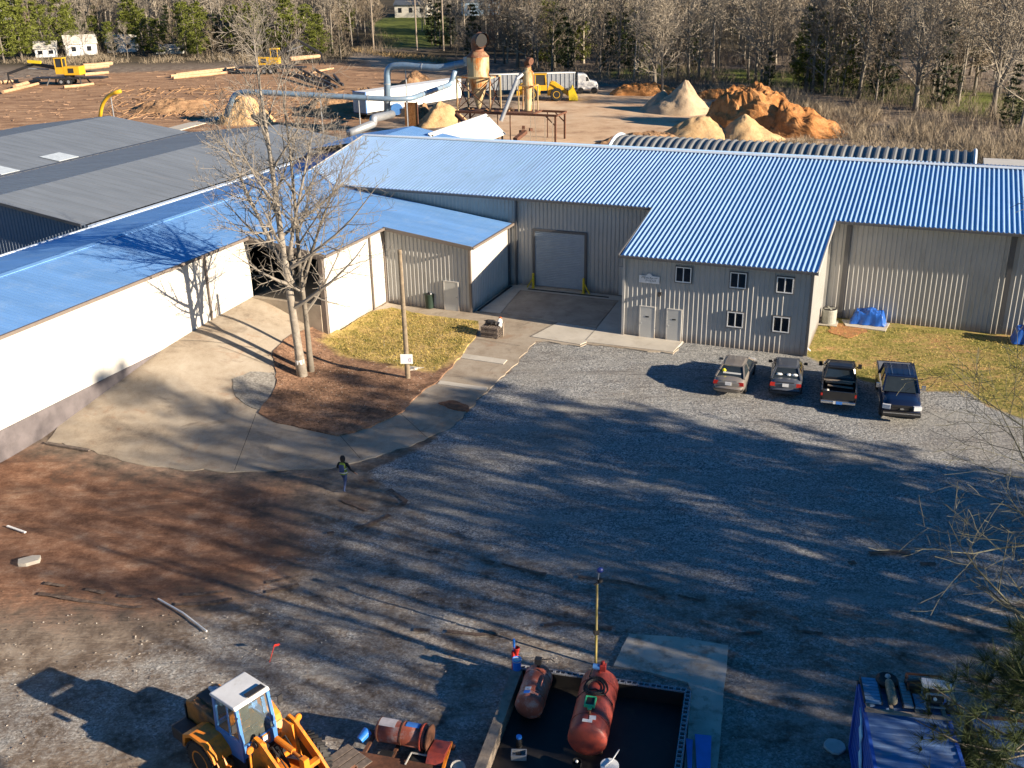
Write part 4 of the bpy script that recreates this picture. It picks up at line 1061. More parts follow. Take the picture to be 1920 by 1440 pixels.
for _ in range(230):
    px = rnd.uniform(1380, 2000); top = plin(px, [(1380, 190), (1500, 196), (1560, 205), (1700, 226), (2000, 262)]); py = rnd.uniform(top, plin(px, [(1380, 200), (1500, 215), (1590, 262), (1600, 330), (2000, 345)]))
    sp.append((G(px, py), rnd.uniform(1.5, 3.4), rnd.uniform(1.6, 4.2)))
thicket('brush', sp, M['brush'], 5, 75)
sp = []
for _ in range(60):
    px = rnd.uniform(1240, 1560); py = plin(px, [(1240, 285), (1560, 268)]) + rnd.uniform(-6, 14)
    sp.append((G(px, py), rnd.uniform(1, 2), rnd.uniform(1.0, 1.8)))
for _ in range(60):
    px = rnd.uniform(1290, 1500); py = plin(px, [(1290, 172), (1500, 190)]) + rnd.uniform(-12, 8)
    sp.append((G(px, py), rnd.uniform(1.2, 2.4), rnd.uniform(1.5, 3.5)))
thicket('brush', sp, M['brush'], 6, 60)
sp = []
for _ in range(110):
    px = rnd.uniform(-20, 660); py = plin(px, [(-20, 122), (300, 112), (660, 116)]) + rnd.uniform(-14, 6)
    sp.append((G(px, py), rnd.uniform(1.5, 3.5), rnd.uniform(1.2, 2.8)))
for _ in range(40):
    px = rnd.uniform(960, 1300); py = plin(px, [(960, 140), (1300, 165)]) + rnd.uniform(-14, 4)
    sp.append((G(px, py), rnd.uniform(1.5, 3), rnd.uniform(1.2, 3)))
thicket('undergrowth', sp, M['brush'], 7, 60)

def far_wood(spots):
    tm = []
    for sd in (301, 302, 303):
        tr, cr = bare_tree(17, 0.2, sd, levels=2, first=.15, kids=(20, 9), spread=(55, 45), lens=(.36, .45), sides=(4, 3, 3), rmin=.035, seg=(5, 3, 2), up=.4, crook=.13)
        tr.add(cr.v, cr.f); tm.append((np.array([tuple(v) for v in tr.v]), tr.f))
    VS, FS, off = [], [], 0
    for k, (p, sc_) in enumerate(spots):
        v, f = tm[k % 3]; a = k * 1.3; ca_, sa_ = math.cos(a) * sc_, math.sin(a) * sc_
        VS.append(np.stack([v[:, 0] * ca_ - v[:, 1] * sa_ + p.x, v[:, 0] * sa_ + v[:, 1] * ca_ + p.y, v[:, 2] * sc_ + p.z], 1))
        FS += [tuple(i + off for i in q) for q in f]; off += len(v)
    m_ = bpy.data.meshes.new('far_wood'); m_.from_pydata(np.concatenate(VS).tolist(), [], FS); m_.materials.append(M['twig'])
    o = bpy.data.objects.new('far_wood', m_); col.objects.link(o); o['kind'] = 'stuff'
far_wood([(G(rnd.uniform(-120, 2050), rnd.uniform(14, 62)), rnd.uniform(.85, 1.2)) for _ in range(230)] + [(G(rnd.uniform(950, 2000), rnd.uniform(60, 120)), rnd.uniform(.8, 1.15)) for _ in range(90)])
for k in range(45):
    px = rnd.uniform(-60, 2000); py = rnd.uniform(40, 100) if px < 700 else rnd.uniform(60, 165) if px > 1050 else rnd.uniform(85, 120)
    if 690 < px < 850: continue
    plant('evergreen_tree', 'dark evergreen deep inside the bare wood', 'tree', KC[k % 2] if k % 3 else KP[k % 3], G(px, py), rnd.uniform(0, 6), rnd.uniform(.5, .95), 'evergreens deep inside the wood')
for k in range(26):
    px = rnd.uniform(960, 1980); base = plin(px, [(930, 124), (1250, 158), (1500, 168), (1700, 204), (2000, 258)]); py = base - rnd.uniform(0, 34)
    _p = G(px, py); _a, _b = w2ab(_p.x, _p.y)
    if _a > -40 and _a < 25 and abs(_b + .085 * (_a + 40) - 148) < 10: continue
    plant('evergreen_tree', 'dark evergreen along the front of the right-hand wood', 'tree', KC[k % 2] if k % 4 else KP[k % 3], G(px, py), rnd.uniform(0, 6), rnd.uniform(.45, .95), 'evergreens along the right-hand wood')
sp = []
for _ in range(170):
    px = rnd.uniform(950, 2000); base = plin(px, [(930, 126), (1250, 160), (1500, 172), (1700, 210), (2000, 266)]); py = base - rnd.uniform(0, 75)
    sp.append((G(px, py), rnd.uniform(2.5, 4.5), rnd.uniform(2.5, 6.5)))
for _ in range(90):
    px = rnd.uniform(-40, 740); py = rnd.uniform(50, 108); sp.append((G(px, py), rnd.uniform(2.5, 4.5), rnd.uniform(2, 5)))
thicket('wood_undergrowth', sp, M['twigbrown'], 9, 60)
# ---- trees out of frame on the right whose shadows cross the yard
def shade(ms, a, b, s, nm, label):
    p = ab2w(a, b); p.z = g(p.x, p.y)
    if not outside(p, 4.5 * s, 25 * s): print('shade tree in frame', a, b); return
    plant(nm, label, 'tree', ms, p, a * 1.7 + b, s, 'trees beyond the right edge')
def outside(p, r, h):
    for z in (0, h * .35, h * .6, h * .8, h):
        for dx, dy in ((-r, 0), (r, 0), (0, r), (0, -r)):
            q = V((p.x + dx, p.y + dy, p.z + z))
            if (q - CAM_O).dot(_fw) < 1: continue
            u, v = pix(q)
            if -30 < u < 1950 and -30 < v < 1470: return False
    return True
SHP = [(24, 44.8, .55), (31, 43.5, .85), (27, 39.5, .85), (36, 45.8, .78), (46, 43, .95), (52, 40, 1.0), (19, 42, .5),
       (40, 25, .65), (44, 29, .72), (32, 28, .55), (30, 32, .6), (48, 24, .75), (45, 34, 1.24)]
SHT = [(14, 27, 1.0), (17, 33, 1.1), (19, 29.5, 1.15), (22, 25, 1.1), (16, 38, 1.0), (25, 28, 1.2), (34, 34, 1.25), (13.5, 31, 1.0), (27, 36.5, 1.2), (21, 22.5, 1.1), (30, 24, 1.2)]
KTS = [kind('k', bare_tree(19, 0.21, 180 + i, first=0.62, levels=3, kids=(8, 5, 4), spread=(50, 45, 40), lens=(.26, .45, .45), sides=(7, 4, 3, 3), rmin=.014, seg=(7, 4, 3, 2), up=.4, crook=.1), M['barkdark'], M['twig']) for i in range(2)]
for k, (a, b, s) in enumerate(SHT): shade(KTS[k % 2], a, b, s, 'bare_tree', 'slender bare tree beyond the right edge of the yard')
SHB = [(40, 41.5, .95), (30, 29, .95), (27, 34, .98), (38, 33, 1.05), (25, 22.5, .8), (33, 40, .95)]
for k, (a, b, s) in enumerate(SHP): shade(KS[k % 3], a, b, s, 'pine_tree', 'tall pine beyond the right edge of the yard')
for k, (a, b, s) in enumerate(SHB): shade(KBIG[k % 2], a, b, s, 'bare_tree', 'tall bare tree beyond the right edge of the yard')

# ---- foreground trees on the right
p = PD(2030, 900, 29); pz = g(p.x, p.y)
fgb = bare_tree(17, 0.13, 311, levels=3, trunk_frac=1.0, first=0.35, kids=(20, 9, 7), spread=(75, 50, 45), lens=(0.36, 0.5, 0.5), rmin=0.006, sides=(7, 5, 4, 3), asym=(-0.7, 0.1, 0), up=0.25, crook=.16)
tree_obj('bare_tree', 'lichen-grey bare branches reaching in from the right edge over the gravel', 'tree', fgb, M['twigfg'], M['twigfg'], (p.x, p.y, pz))
p = PD(1985, 1320, 17.5)
fgp = pine_tree(p.z + 3.3, 0.16, 321, first=0.5, width=0.135, whorls=15, per=9, tufts=12, blades_=46, nl=.34, nw=.0035, top_narrow=.75, ragged=.3)
tree_obj('pine_tree', 'dark long-needled pine in the lower right corner over the blue containers', 'tree', fgp, M['barkdark'], M['needlefg'], (p.x, p.y, g(p.x, p.y)))
# ------------------------------------------------------------------ parked vehicles
def ring_car(y, w, zb, zt, crown=0.0):
    h = [(0.7 * w, zb), (w * .96, zb + .05), (w, zb + .22), (w * .985, zt - .17), (w * .93, zt - .05), (w * .55, zt + crown)]
    return [V((x, y, z)) for x, z in h] + [V((-x, y, z)) for x, z in reversed(h)]
def wheel(par, x, y, r=.33, wd=.22, rim='chrome', name='wheel'):
    s = 1 if x > 0 else -1
    Mx = Matrix.Rotation(PI / 2, 3, 'Y')
    q = MB(); q.lathe([(r * .62, -wd / 2), (r * .93, -wd / 2), (r, -wd * .3), (r, wd * .3), (r * .93, wd / 2), (r * .62, wd / 2)], 20, Mx, (x, y, r)); wo = q.build(name, M['black'], par)
    q = MB(); q.lathe([(r * .62, -.05), (r * .58, .045 * s), (r * .2, .07 * s), (.001, .07 * s)] if s > 0 else [(r * .62, .05), (r * .58, -.045), (r * .2, -.07), (.001, -.07)], 14, Mx, (x + s * wd * .2, y, r)); q.build('rim', M[rim], wo)
    return wo
def frustum(mb, y0, y1, w0, z0, y2, y3, w1, z1, m=0):
    return mb.add([(-w0, y0, z0), (w0, y0, z0), (w0, y1, z0), (-w0, y1, z0), (-w1, y2, z1), (w1, y2, z1), (w1, y3, z1), (-w1, y3, z1)],
                  [(3, 2, 1, 0), (4, 5, 6, 7), (0, 1, 5, 4), (1, 2, 6, 5), (2, 3, 7, 6), (3, 0, 4, 7)], m)
def pillars(par, corners0, corners1, mat, w_=.07):
    q = MB()
    for a, b in zip(corners0, corners1): q.bar(a, b, w_, w_)
    # tie them with the roof rails so they stay one frame
    for i in range(4): q.bar(corners1[i], corners1[(i + 1) % 4], w_ * .9, .05)
    return q.build('pillars', mat, par)
def seats(par, ys, z=.62):
    for y in ys:
        q = MB(); q.box((-.0, y, z), (1.3, .16, .62), top=(.85, .7)); q.build('seat', M['blackcloth'], par)
M['trimgrey'] = pm('grey vinyl cover', (.17, .18, .20), .6)
CG = glassmat('tinted car glass', (0.02, 0.026, 0.03), 0.04)

def sedan(name, label, loc, rz, paint, dark=False, L=4.75):
    c = root(name, label, 'car', loc, rz, 'cars parked in front of the office')
    k = L / 4.7
    st = [(-2.36, .66, .36, .78), (-2.33, .76, .30, .93), (-2.22, .84, .22, 1.0), (-1.7, .89, .20, 1.03), (-.9, .905, .19, 1.0), (.2, .905, .19, .97), (1.0, .90, .19, .965), (1.55, .88, .20, .90), (2.0, .83, .22, .80), (2.25, .76, .28, .70), (2.34, .62, .34, .60)]
    q = MB(); q.loft([ring_car(y * k, w, zb, zt, .02) for y, w, zb, zt in st]); body = q.build('body', M[paint], c, smooth=True)
    md = body.modifiers.new('sub', 'SUBSURF'); md.levels = md.render_levels = 1
    B0 = (-1.92 * k, 1.2 * k, .80, .965); T0 = (-1.08 * k, .42 * k, .58, 1.40)
    q = MB(); frustum(q, B0[0], B0[1], B0[2], B0[3], T0[0], T0[1], T0[2], T0[3]); q.build('windows', CG, c)
    q = MB()
    rr_ = []
    for y, w, z in ((T0[0] - .05, .54, 1.40), (T0[0] + .12, .62, 1.445), (-.3 * k, .64, 1.47), (T0[1] - .12, .62, 1.445), (T0[1] + .06, .54, 1.40)):
        rr_.append([V((x, y, zz)) for x, zz in ((-w, z - .05), (-w * .8, z), (0, z + .02), (w * .8, z), (w, z - .05), (0, z - .07))])
    q.loft(rr_); q.build('roof', M[paint], c, smooth=False)
    c0 = [(s * (B0[2] + .005), y, B0[3]) for s, y in ((-1, B0[0]), (1, B0[0]), (1, B0[1]), (-1, B0[1]))]
    c1 = [(s * (T0[2] + .01), y, T0[3]) for s, y in ((-1, T0[0]), (1, T0[0]), (1, T0[1]), (-1, T0[1]))]
    pillars(c, c0, c1, M[paint], .085)
    q = MB()
    for s in (-1, 1):
        q = MB(); q.bar((s * .80, -.35, .97), (s * .60, -.35, 1.40), .07, .03); q.build('door_pillar', M[paint], c)
        q = MB(); q.box((s * .70, -2.30 * k, .80), (.30, .10, .20), top=(.85, .6)); q.build('tail_lamp', M['tail'], c)
        q = MB(); q.box((s * .62, 2.24 * k, .64), (.30, .12, .14)); q.build('headlamp', M['lampclear'], c)
        q = MB(); q.box((s * 1.0, .78 * k, 1.02), (.20, .10, .13)); q.bar((s * .86, .80 * k, .98), (s * .95, .79 * k, 1.01), .04); q.build('mirror', M['black' if dark else paint], c)
        for y in (-1.38 * k, 1.42 * k): wheel(c, s * .80, y)
    q = MB(); q.loft([ring_car(y, w, .30, .62) for y, w in ((-2.46 * k, .70), (-2.42 * k, .80), (-2.28 * k, .86))]); q.build('rear_bumper', M[paint], c, smooth=True)
    q = MB(); q.box((0, -2.40 * k, .80), (.34, .05, .17)); q.build('number_plate', M['paper'], c)
    q = MB(); q.box((0, -2.30 * k, .935), (.9, .07, .035)); q.build('boot_trim', M['chrome' if not dark else 'darksteel'], c)
    # things lying on the shelf behind the rear window
    if not dark:
        q = MB(); q.box((.05, -1.60 * k, 1.135), (1.0, .12, .02), M=Matrix.Rotation(R(27), 3, 'X')); q.build('shelf_cloth', M['doorgrey'], c)
        q = MB(); blob(q, (-.42, -1.50 * k, 1.22), (.12, .06, .12), 10, 6, 0); q.build('yellow_ball', pm('yellow foam ball', (.75, .65, .02), .6), c, smooth=True)
    else:
        for x, s_ in ((-.40, .16), (.12, .12), (.45, .2)):
            q = MB(); blob(q, (x, -1.60 * k, 1.15), (s_, .07, .08), 9, 5, .3, x * 9); q.build('white_bag', M['white'], c)
    return c

def head(h): return R(h - 22.5 - 90)
p = P(1362, 743); sedan('parked_car', 'tan-grey sedan with a yellow ball in its rear window, leftmost parked vehicle', ab2w(*[x + y for x, y in zip(w2ab(p.x, p.y), (.02, 2.35))], .0), head(91), 'paint_tan')
p = P(1470, 747); sedan('parked_car', 'dark slate sedan with white bags behind its rear window', ab2w(*[x + y for x, y in zip(w2ab(p.x, p.y), (-.22, 2.25))], .0), head(96), 'paint_slate', True, 4.5)

def pickup(name, label, loc, rz, paint, L, W, bed_len, cab_len, kind):
    c = root(name, label, 'pickup truck', loc, rz, 'cars parked in front of the office')
    hw = W / 2; yb = -L / 2; y1 = yb + bed_len; y2 = y1 + cab_len; yf = L / 2; zb = .5 if kind == 'new' else .42; zt = 1.30 if kind == 'new' else 1.1; zh = 1.22 if kind == 'new' else 1.02; zr = 1.92 if kind == 'new' else 1.68
    q = MB(); q.loft([ring_car(y, w, b_, t_, .015) for y, w, b_, t_ in ((y1 - .02, hw * .97, zb, zt), (y1 + .1, hw, zb, zt), (y2 - .4, hw, zb, zt - .02), (y2 + .2, hw, zb, zh), (yf - .5, hw * .97, zb, zh - .05), (yf - .12, hw * .93, zb + .02, zh - .12), (yf, hw * .85, zb + .1, zh - .28))])
    q.build('body', M[paint], c, smooth=True)
    q = MB()                                                           # load bed
    for s in (-1, 1): q.bb((s * hw - (.09 if s > 0 else 0), yb + .06, zb), (s * hw + (.09 if s < 0 else 0), y1, zt))
    q.bb((-hw + .09, y1 - .08, zb), (hw - .09, y1, zt)); q.bb((-hw + .09, yb + .06, zb), (hw - .09, y1 - .08, zb + .22))
    q.build('bed', M[paint], c, bevel=.02)
    q = MB(); q.bb((-hw + .1, yb, zb + .1), (hw - .1, yb + .07, zt - .02)); q.build('tailgate', M[paint], c, bevel=.015)
    zl = zt - .06 if kind == 'new' else zb + .225
    q = MB(); q.bb((-hw + .10, yb + .08, zl), (hw - .10, y1 - .09, zl + .015)); q.build('bed_liner' if kind == 'old' else 'bed_cover', M['black'] if kind == 'old' else M['trimgrey'], c)
    g0 = (y1 + .04, y2 + .42, hw * .90, zt - .03); g1 = (y1 + .22, y2 - .38, hw * .74, zr - .06)
    q = MB(); frustum(q, *g0, *g1); q.build('windows', CG, c)
    q = MB(); rr_ = []
    for y, w, z in ((g1[0] - .05, .9, -.04), (g1[0] + .15, 1.0, .03), ((g1[0] + g1[1]) / 2, 1.03, .05), (g1[1] - .2, 1.0, .03), (g1[1] + .05, .9, -.04)):
        w *= g1[2] + .02; z += zr - .04
        rr_.append([V((x, y, zz)) for x, zz in ((-w, z - .05), (-w * .85, z), (0, z + .015), (w * .85, z), (w, z - .05), (0, z - .07))])
    q.loft(rr_); ro = q.build('roof', M[paint], c)
    if kind == 'new':
        for x in (-.45, -.15, .15, .45):
            q = MB(); q.bb((x - .015, g1[0] + .1, zr + .0), (x + .015, g1[1] - .15, zr + .022)); q.build('roof_rib', M['chrome' if abs(x) > .4 else paint], ro)
    c0 = [(s * (g0[2] + .005), y, g0[3]) for s, y in ((-1, g0[0]), (1, g0[0]), (1, g0[1]), (-1, g0[1]))]
    c1 = [(s * (g1[2] + .01), y, g1[3]) for s, y in ((-1, g1[0]), (1, g1[0]), (1, g1[1]), (-1, g1[1]))]
    pillars(c, c0, c1, M[paint], .09)
    for s in (-1, 1):
        q = MB(); ym = (g0[0] + g0[1]) / 2 - .1; q.bar((s * (g0[2] + .005), ym, g0[3]), (s * (g1[2] + .01), ym - .05, g1[3]), .1, .035); q.build('door_pillar', M[paint], c)
        q = MB(); q.box((s * (hw + .14), g0[1] - .42, zt + .12), (.2, .12, .24)); q.bar((s * hw * .92, g0[1] - .40, zt), (s * (hw + .1), g0[1] - .41, zt + .1), .05); q.build('mirror', M['black' if kind == 'old' else 'chrome'], c)
        q = MB(); q.bb((s * (hw - .05) - .05, yb - .01, zb + .38), (s * (hw - .05) + .05, yb + .06, zt - .16)); q.build('tail_lamp', M['tail'], c)
        q = MB(); q.box((s * hw * .74, yf - .07, zh - .30), (.40, .26, .22), rz=-s * .25); q.build('headlamp', M['lampclear'], c)
        for y in (yb + 1.12, yf - .95): wheel(c, s * (hw - .13), y, .40 if kind == 'new' else .36, .27)
    if kind == 'new':
        q = MB(); q.bb((-hw * .52, yf - .12, zb + .24), (hw * .52, yf + .035, zh - .2)); gr = q.build('grille', M['black'], c)
        for z in (zb + .32, zb + .42):
            q = MB(); q.bb((-hw * .5, yf + .035, z), (hw * .5, yf + .055, z + .035)); q.build('grille_bar', M['darksteel'], gr)
        q = MB(); q.lathe([(.1, 0), (.1, .02), (.001, .02)], 16, Matrix.Rotation(-PI / 2, 3, 'X') @ Matrix.Diagonal((1, .5, 1)), (0, yf + .06, zh - .36)); q.build('badge', M['chrome'], gr)
        q = MB(); q.bb((-hw * .96, yf - .15, zb - .08), (hw * .96, yf + .13, zb + .17)); q.build('front_bumper', M['black'], c, bevel=.05)
        q = MB(); q.bb((-hw * .9, yf + .132, zb + .10), (hw * .9, yf + .14, zb + .15)); q.build('bumper_strip', M['chrome'], c)
    else:
        q = MB(); q.bb((-hw * .97, yb - .16, zb - .02), (hw * .97, yb + .02, zb + .16)); q.build('rear_bumper', M['chrome'], c, bevel=.04)
        q = MB(); q.bb((-.1, yb - .185, zb), (.22, yb - .165, zb + .16)); q.build('number_plate', M['board_blue'], c)
        q = MB(); q.bb((-.25, yb - .18, zb + .0), (-.12, yb - .165, zb + .16)); q.build('bumper_sticker', M['paper'], c)
        rr = random.Random(2)
        for (x0, y0, x1, y1_, z) in ((-.7, y1 - .35, .7, y1 - .42, 1.0), (-.6, y1 - .6, .75, y1 - .75, .86), (-.72, y1 - .25, .72, y1 - .2, .9)):
            q = MB(); q.bar((x0, y0, z), (x1, y1_, z), .16, .05); q.build('board', M['wood'], c)
        q = MB(); blob(q, (-.62, yb + .55, .82), (.14, .22, .16), 8, 5, .3); q.build('sack', M['offwhite'], c)
        q = MB(); q.bb((-hw + .1, y1 - .5, zt + .0), (hw - .1, y1 - .42, zt + .05)); q.build('bed_rail', M['wood'], c)
    return c
p = P(1569, 770); pickup('parked_pickup', 'black open-bed pickup with chrome rear bumper and boards in the bed', ab2w(*[x + y for x, y in zip(w2ab(p.x, p.y), (-.22, 2.6))], .0), head(95), 'paint_black', 5.1, 1.86, 2.0, 1.75, 'old')
p = P(1687, 793); pickup('parked_pickup', 'navy blue crew-cab pickup facing the camera, rightmost parked vehicle', ab2w(*[x + y for x, y in zip(w2ab(p.x, p.y), (-.35, 2.85))], .0), head(97 + 180), 'paint_navy', 5.9, 2.03, 1.75, 2.45, 'new')

# ------------------------------------------------------------------ orange wheel loader, lower left
def big_wheel(par, x, y, r, wd, rimcol, dish=.12):
    s = 1 if x > 0 else -1; Mx = Matrix.Rotation(PI / 2, 3, 'Y')
    q = MB(); q.lathe([(r * .55, -wd / 2), (r * .90, -wd / 2), (r * .97, -wd * .36), (r * .97, wd * .36), (r * .90, wd / 2), (r * .55, wd / 2)], 28, Mx, (x, y, r)); n = 26
    for k in range(n):
        for side in (-1, 1):
            a = 2 * PI * (k + (.5 if side > 0 else 0)) / n
            cx = V((x + side * wd * .25, y + math.cos(a) * r * .98, r + math.sin(a) * r * .98))
            Mr = Matrix.Rotation(a - PI / 2, 3, 'X') @ Matrix.Rotation(side * .5, 3, 'Z')
            q.box(cx, (wd * .56, r * .10, r * .10), M=Mr)
    w = q.build('wheel', M['black'], par)
    q = MB(); q.lathe([(r * .56, -wd * .3 * s), (r * .57, wd * .52 * s), (r * .50, wd * .52 * s), (r * .44, wd * .26 * s), (r * .22, wd * .28 * s), (r * .19, wd * .42 * s), (.001, wd * .42 * s)], 18, Mx, (x, y, r)); q.build('rim', M[rimcol], w)
    return w
M['orangedirty'] = pm('greasy orange paint', (0.42, 0.16, 0.03), 0.6, 0, 0.25, 1.6, ((0.09, 0.055, 0.035), 1.5, 0.42, 0.62))
ld = root('wheel_loader', 'orange wheel loader with white-roofed blue cab parked on the gravel', 'wheel loader', ab2w(-16.78, 19.9), AZ + R(-17) - PI / 2); ld.scale = (.94,) * 3
for x in (-1.08, 1.08):
    for y in (-1.28, 1.28): big_wheel(ld, x, y, .73, .52, 'orange')
q = MB(); q.prism([(-2.95, .75), (-2.75, .55), (-.6, .62), (-.35, .85), (-.35, 1.55), (-.6, 1.75), (-2.6, 1.98), (-2.95, 1.85)], -.58, .58, 'x'); q.build('engine_hood', M['orangedirty'], ld, bevel=.05)
q = MB(); q.bb((-.50, -2.7, 1.93), (.30, -1.25, 2.0)); q.build('hood_top_panel', M['darksteel'], ld)
q = MB(); q.bb((-.62, -2.99, .62), (.62, -2.93, 1.72)); [q.bb((-.5, -3.01, .8 + .12 * k), (.5, -2.99, .86 + .12 * k)) for k in range(7)]; q.build('radiator_grille', M['darksteel'], ld)
q = MB(); q.bb((-.9, -3.12, .5), (.9, -2.75, .95)); q.build('counterweight', M['orange'], ld, bevel=.06)
q = MB(); q.bb((.62, -3.0, .72), (1.2, -2.3, 1.2)); q.build('tool_box', M['darksteel'], ld, bevel=.04)
q = MB(); q.cyl((-.15, -1.55, 2.16), (-.15, -2.3, 2.12), .16, n=14); q.cyl((-.15, -2.3, 2.12), (-.15, -2.55, 2.1), .09, .07, n=10); q.cyl((-.15, -1.75, 2.15), (-.15, -1.82, 2.15), .175, n=14); q.build('muffler', M['bluesteel'], ld)
for s in (-1, 1):
    q = MB(); q.prism([(-2.15, .95), (-2.05, 1.45), (-1.65, 1.66), (-.9, 1.66), (-.5, 1.35), (-.42, 1.1), (-.52, 1.1), (-.62, 1.28), (-.95, 1.55), (-1.62, 1.55), (-1.95, 1.36), (-2.05, .95)], s * .62 if s > 0 else -1.36, 1.36 if s > 0 else s * .62, 'x'); q.build('fender', M['orange'], ld)
    q = MB(); q.bar((s * 1.12, -.42, 1.15), (s * 1.12, -.05, .45), .34, .06); [q.bb((s * 1.12 - .18, -.32 + .1 * k, .92 - .2 * k), (s * 1.12 + .18, -.12 + .1 * k, .95 - .2 * k)) for k in range(3)]; q.build('steps', M['orange'], ld)
q = MB(); q.bb((-.62, -.5, .5), (.62, .25, 1.15)); q.cyl((0, .32, .4), (0, .32, 1.3), .2, n=12); q.build('articulation_frame', M['darksteel'], ld)
# cab
cab = MB()
for x, y in ((-.62, -1.12), (.62, -1.12), (-.62, .16), (.62, .16)):
    yt = y if y < 0 else y - .14
    cab.bar((x, y, 1.75), (x * .96, yt, 2.98), .11)
cab.bb((-.68, -1.17, 1.05), (-.60, .2, 1.80)); cab.bb((.60, -1.17, 1.05), (.68, .2, 1.80)); cab.bb((-.60, -1.17, 1.05), (.60, -1.10, 1.95)); cab.bb((-.60, .13, 1.05), (.60, .2, 1.62)); cab.bb((-.60, -1.1, 1.05), (.60, .13, 1.12))
cabo = cab.build('cab', M['cabblue'], ld)
q = MB(); q.prism([(-1.24, 2.97), (.06, 2.97), (.09, 3.02), (.02, 3.10), (-1.18, 3.10), (-1.25, 3.05)], -.68, .68, 'x'); q.build('cab_roof', M['cabwhite'], cabo, bevel=.03)
q = MB(); q.bb((-.56, -.2, 3.13), (.1, .02, 3.17)); q.build('roof_vent', M['darksteel'], cabo)
q = MB(); q.quad((-.58, .15, 1.66), (.58, .15, 1.66), (.55, .02, 2.93), (-.55, .02, 2.93)); q.build('windscreen', M['cabglass'], cabo)
for s in (-1, 1):
    q = MB(); q.quad((s * .635, -1.04, 1.83), (s * .635, .08, 1.83), (s * .61, -.03, 2.92), (s * .61, -1.04, 2.92)); q.build('side_window', M['cabglass'], cabo)
    q = MB(); q.bar((s * .64, -.42, 1.8), (s * .61, -.45, 2.95), .05); q.build('window_post', M['cabblue'], cabo)
    q = MB(); q.bar((s * .64, .12, 2.75), (s * .86, .22, 2.7), .03); q.box((s * .9, .24, 2.58), (.18, .04, .3)); q.build('mirror', M['darksteel'], cabo)
q = MB(); q.bb((-.28, -.75, 1.12), (.28, -.3, 1.62)); q.bb((-.28, -.86, 1.6), (.28, -.74, 2.3)); q.build('seat', M['blackcloth'], cabo)
q = MB(); q.bb((.18, -.62, 1.9), (.5, -.5, 2.45)); q.build('orange_jacket', M['orange'], cabo)
q = MB(); q.bar((0, .05, 1.2), (0, -.18, 1.85), .06); q.lathe([(.19, -.015), (.21, 0), (.19, .015)], 16, Matrix.Rotation(R(35), 3, 'X'), (0, -.2, 1.88)); q.build('steering_wheel', M['black'], cabo)
q = MB(); q.bb((-.32, .2, 1.30), (.32, .235, 1.56)); gp = q.build('dash_grille', M['paper'], cabo)
q = MB(); q.bb((-.37, .2, 1.25), (.37, .225, 1.30)); q.bb((-.37, .2, 1.56), (.37, .225, 1.61)); q.bb((-.37, .2, 1.30), (-.32, .225, 1.56)); q.bb((.32, .2, 1.30), (.37, .225, 1.56)); q.bb((-.02, .235, 1.30), (.02, .25, 1.56)); q.build('grille_frame', M['orange'], cabo)
# front frame, lift arms
q = MB(); q.prism([(.45, .55), (2.0, .5), (2.0, .95), (1.45, 1.2), (1.25, 2.3), (.85, 2.35), (.55, 1.3)], -.62, -.50, 'x'); q.prism([(.45, .55), (2.0, .5), (2.0, .95), (1.45, 1.2), (1.25, 2.3), (.85, 2.35), (.55, 1.3)], .50, .62, 'x')
q.bb((-.5, .5, .55), (.5, 1.95, .9)); q.bb((-.5, .9, 1.2), (.5, 1.2, 1.4)); q.build('front_frame', M['orange'], ld)
for s in (-1, 1):
    q = MB(); q.prism([(.80, 2.28), (.95, 2.48), (1.25, 2.42), (2.3, 1.62), (3.15, .78), (3.15, .5), (2.9, .5), (2.1, 1.3), (1.15, 2.02)], s * .66 - .05, s * .66 + .05, 'x'); arm = q.build('lift_arm', M['orange'], ld)
    q = MB(); q.cyl((s * .66 - .1, 1.02, 2.26), (s * .66 + .1, 1.02, 2.26), .12, n=12); q.build('pivot', M['darksteel'], arm)
    q = MB(); q.cyl((s * .42, .85, .95), (s * .42, 1.7, 1.32), .075, n=10); q.cyl((s * .42, 1.7, 1.32), (s * .42, 2.25, 1.52), .04, n=8); q.build('lift_cylinder', M['board_blue'], ld)
q = MB(); q.bb((-.6, 2.2, 1.40), (.6, 2.38, 1.56)); q.build('cross_tube', M['orange'], ld)
q = MB(); q.cyl((0, 1.1, 2.05), (0, 1.9, 1.98), .1, n=12); q.cyl((0, 1.9, 1.98), (0, 2.35, 1.9), .05, n=8); q.build('tilt_cylinder', M['orange'], ld)
q = MB(); q.prism([(2.2, 1.2), (2.3, 2.0), (2.5, 2.0), (2.55, 1.2)], -.1, .1, 'x'); q.build('tilt_lever', M['orange'], ld)
q = MB(); rr = random.Random(3)
for k in range(8):
    x0 = rr.uniform(-.42, .42); q.tube([(x0, .75, 1.5), (x0 + rr.uniform(-.1, .1), 1.2, 1.85 + rr.uniform(-.2, .2)), (x0 + rr.uniform(-.15, .15), 1.9, 1.5)], .025, 5)
q.bb((-.4, .95, 1.4), (.4, 1.15, 1.62)); q.build('hydraulic_hoses', M['black'], ld)
q = MB(); q.prism([(3.0, .15), (3.75, .06), (3.78, .12), (3.2, .3), (3.08, .95), (3.3, 1.3), (3.24, 1.33), (2.98, .98)], -1.25, 1.25, 'x')
q.prism([(3.0, .15), (3.75, .06), (3.3, 1.3), (2.98, .98)], -1.28, -1.25, 'x'); q.prism([(3.0, .15), (3.75, .06), (3.3, 1.3), (2.98, .98)], 1.25, 1.28, 'x'); q.build('bucket', M['rust'], ld)
for s in (-1, 1):
    q = MB(); q.bar((s * .95, .95, 1.2), (s * .95, 1.0, 2.15), .06); q.lathe([(.12, 0), (.13, .05), (.001, .1)], 12, Matrix.Rotation(PI / 2, 3, 'X'), (s * .95, 1.06, 2.2)); q.build('work_light', M['orange'], ld)
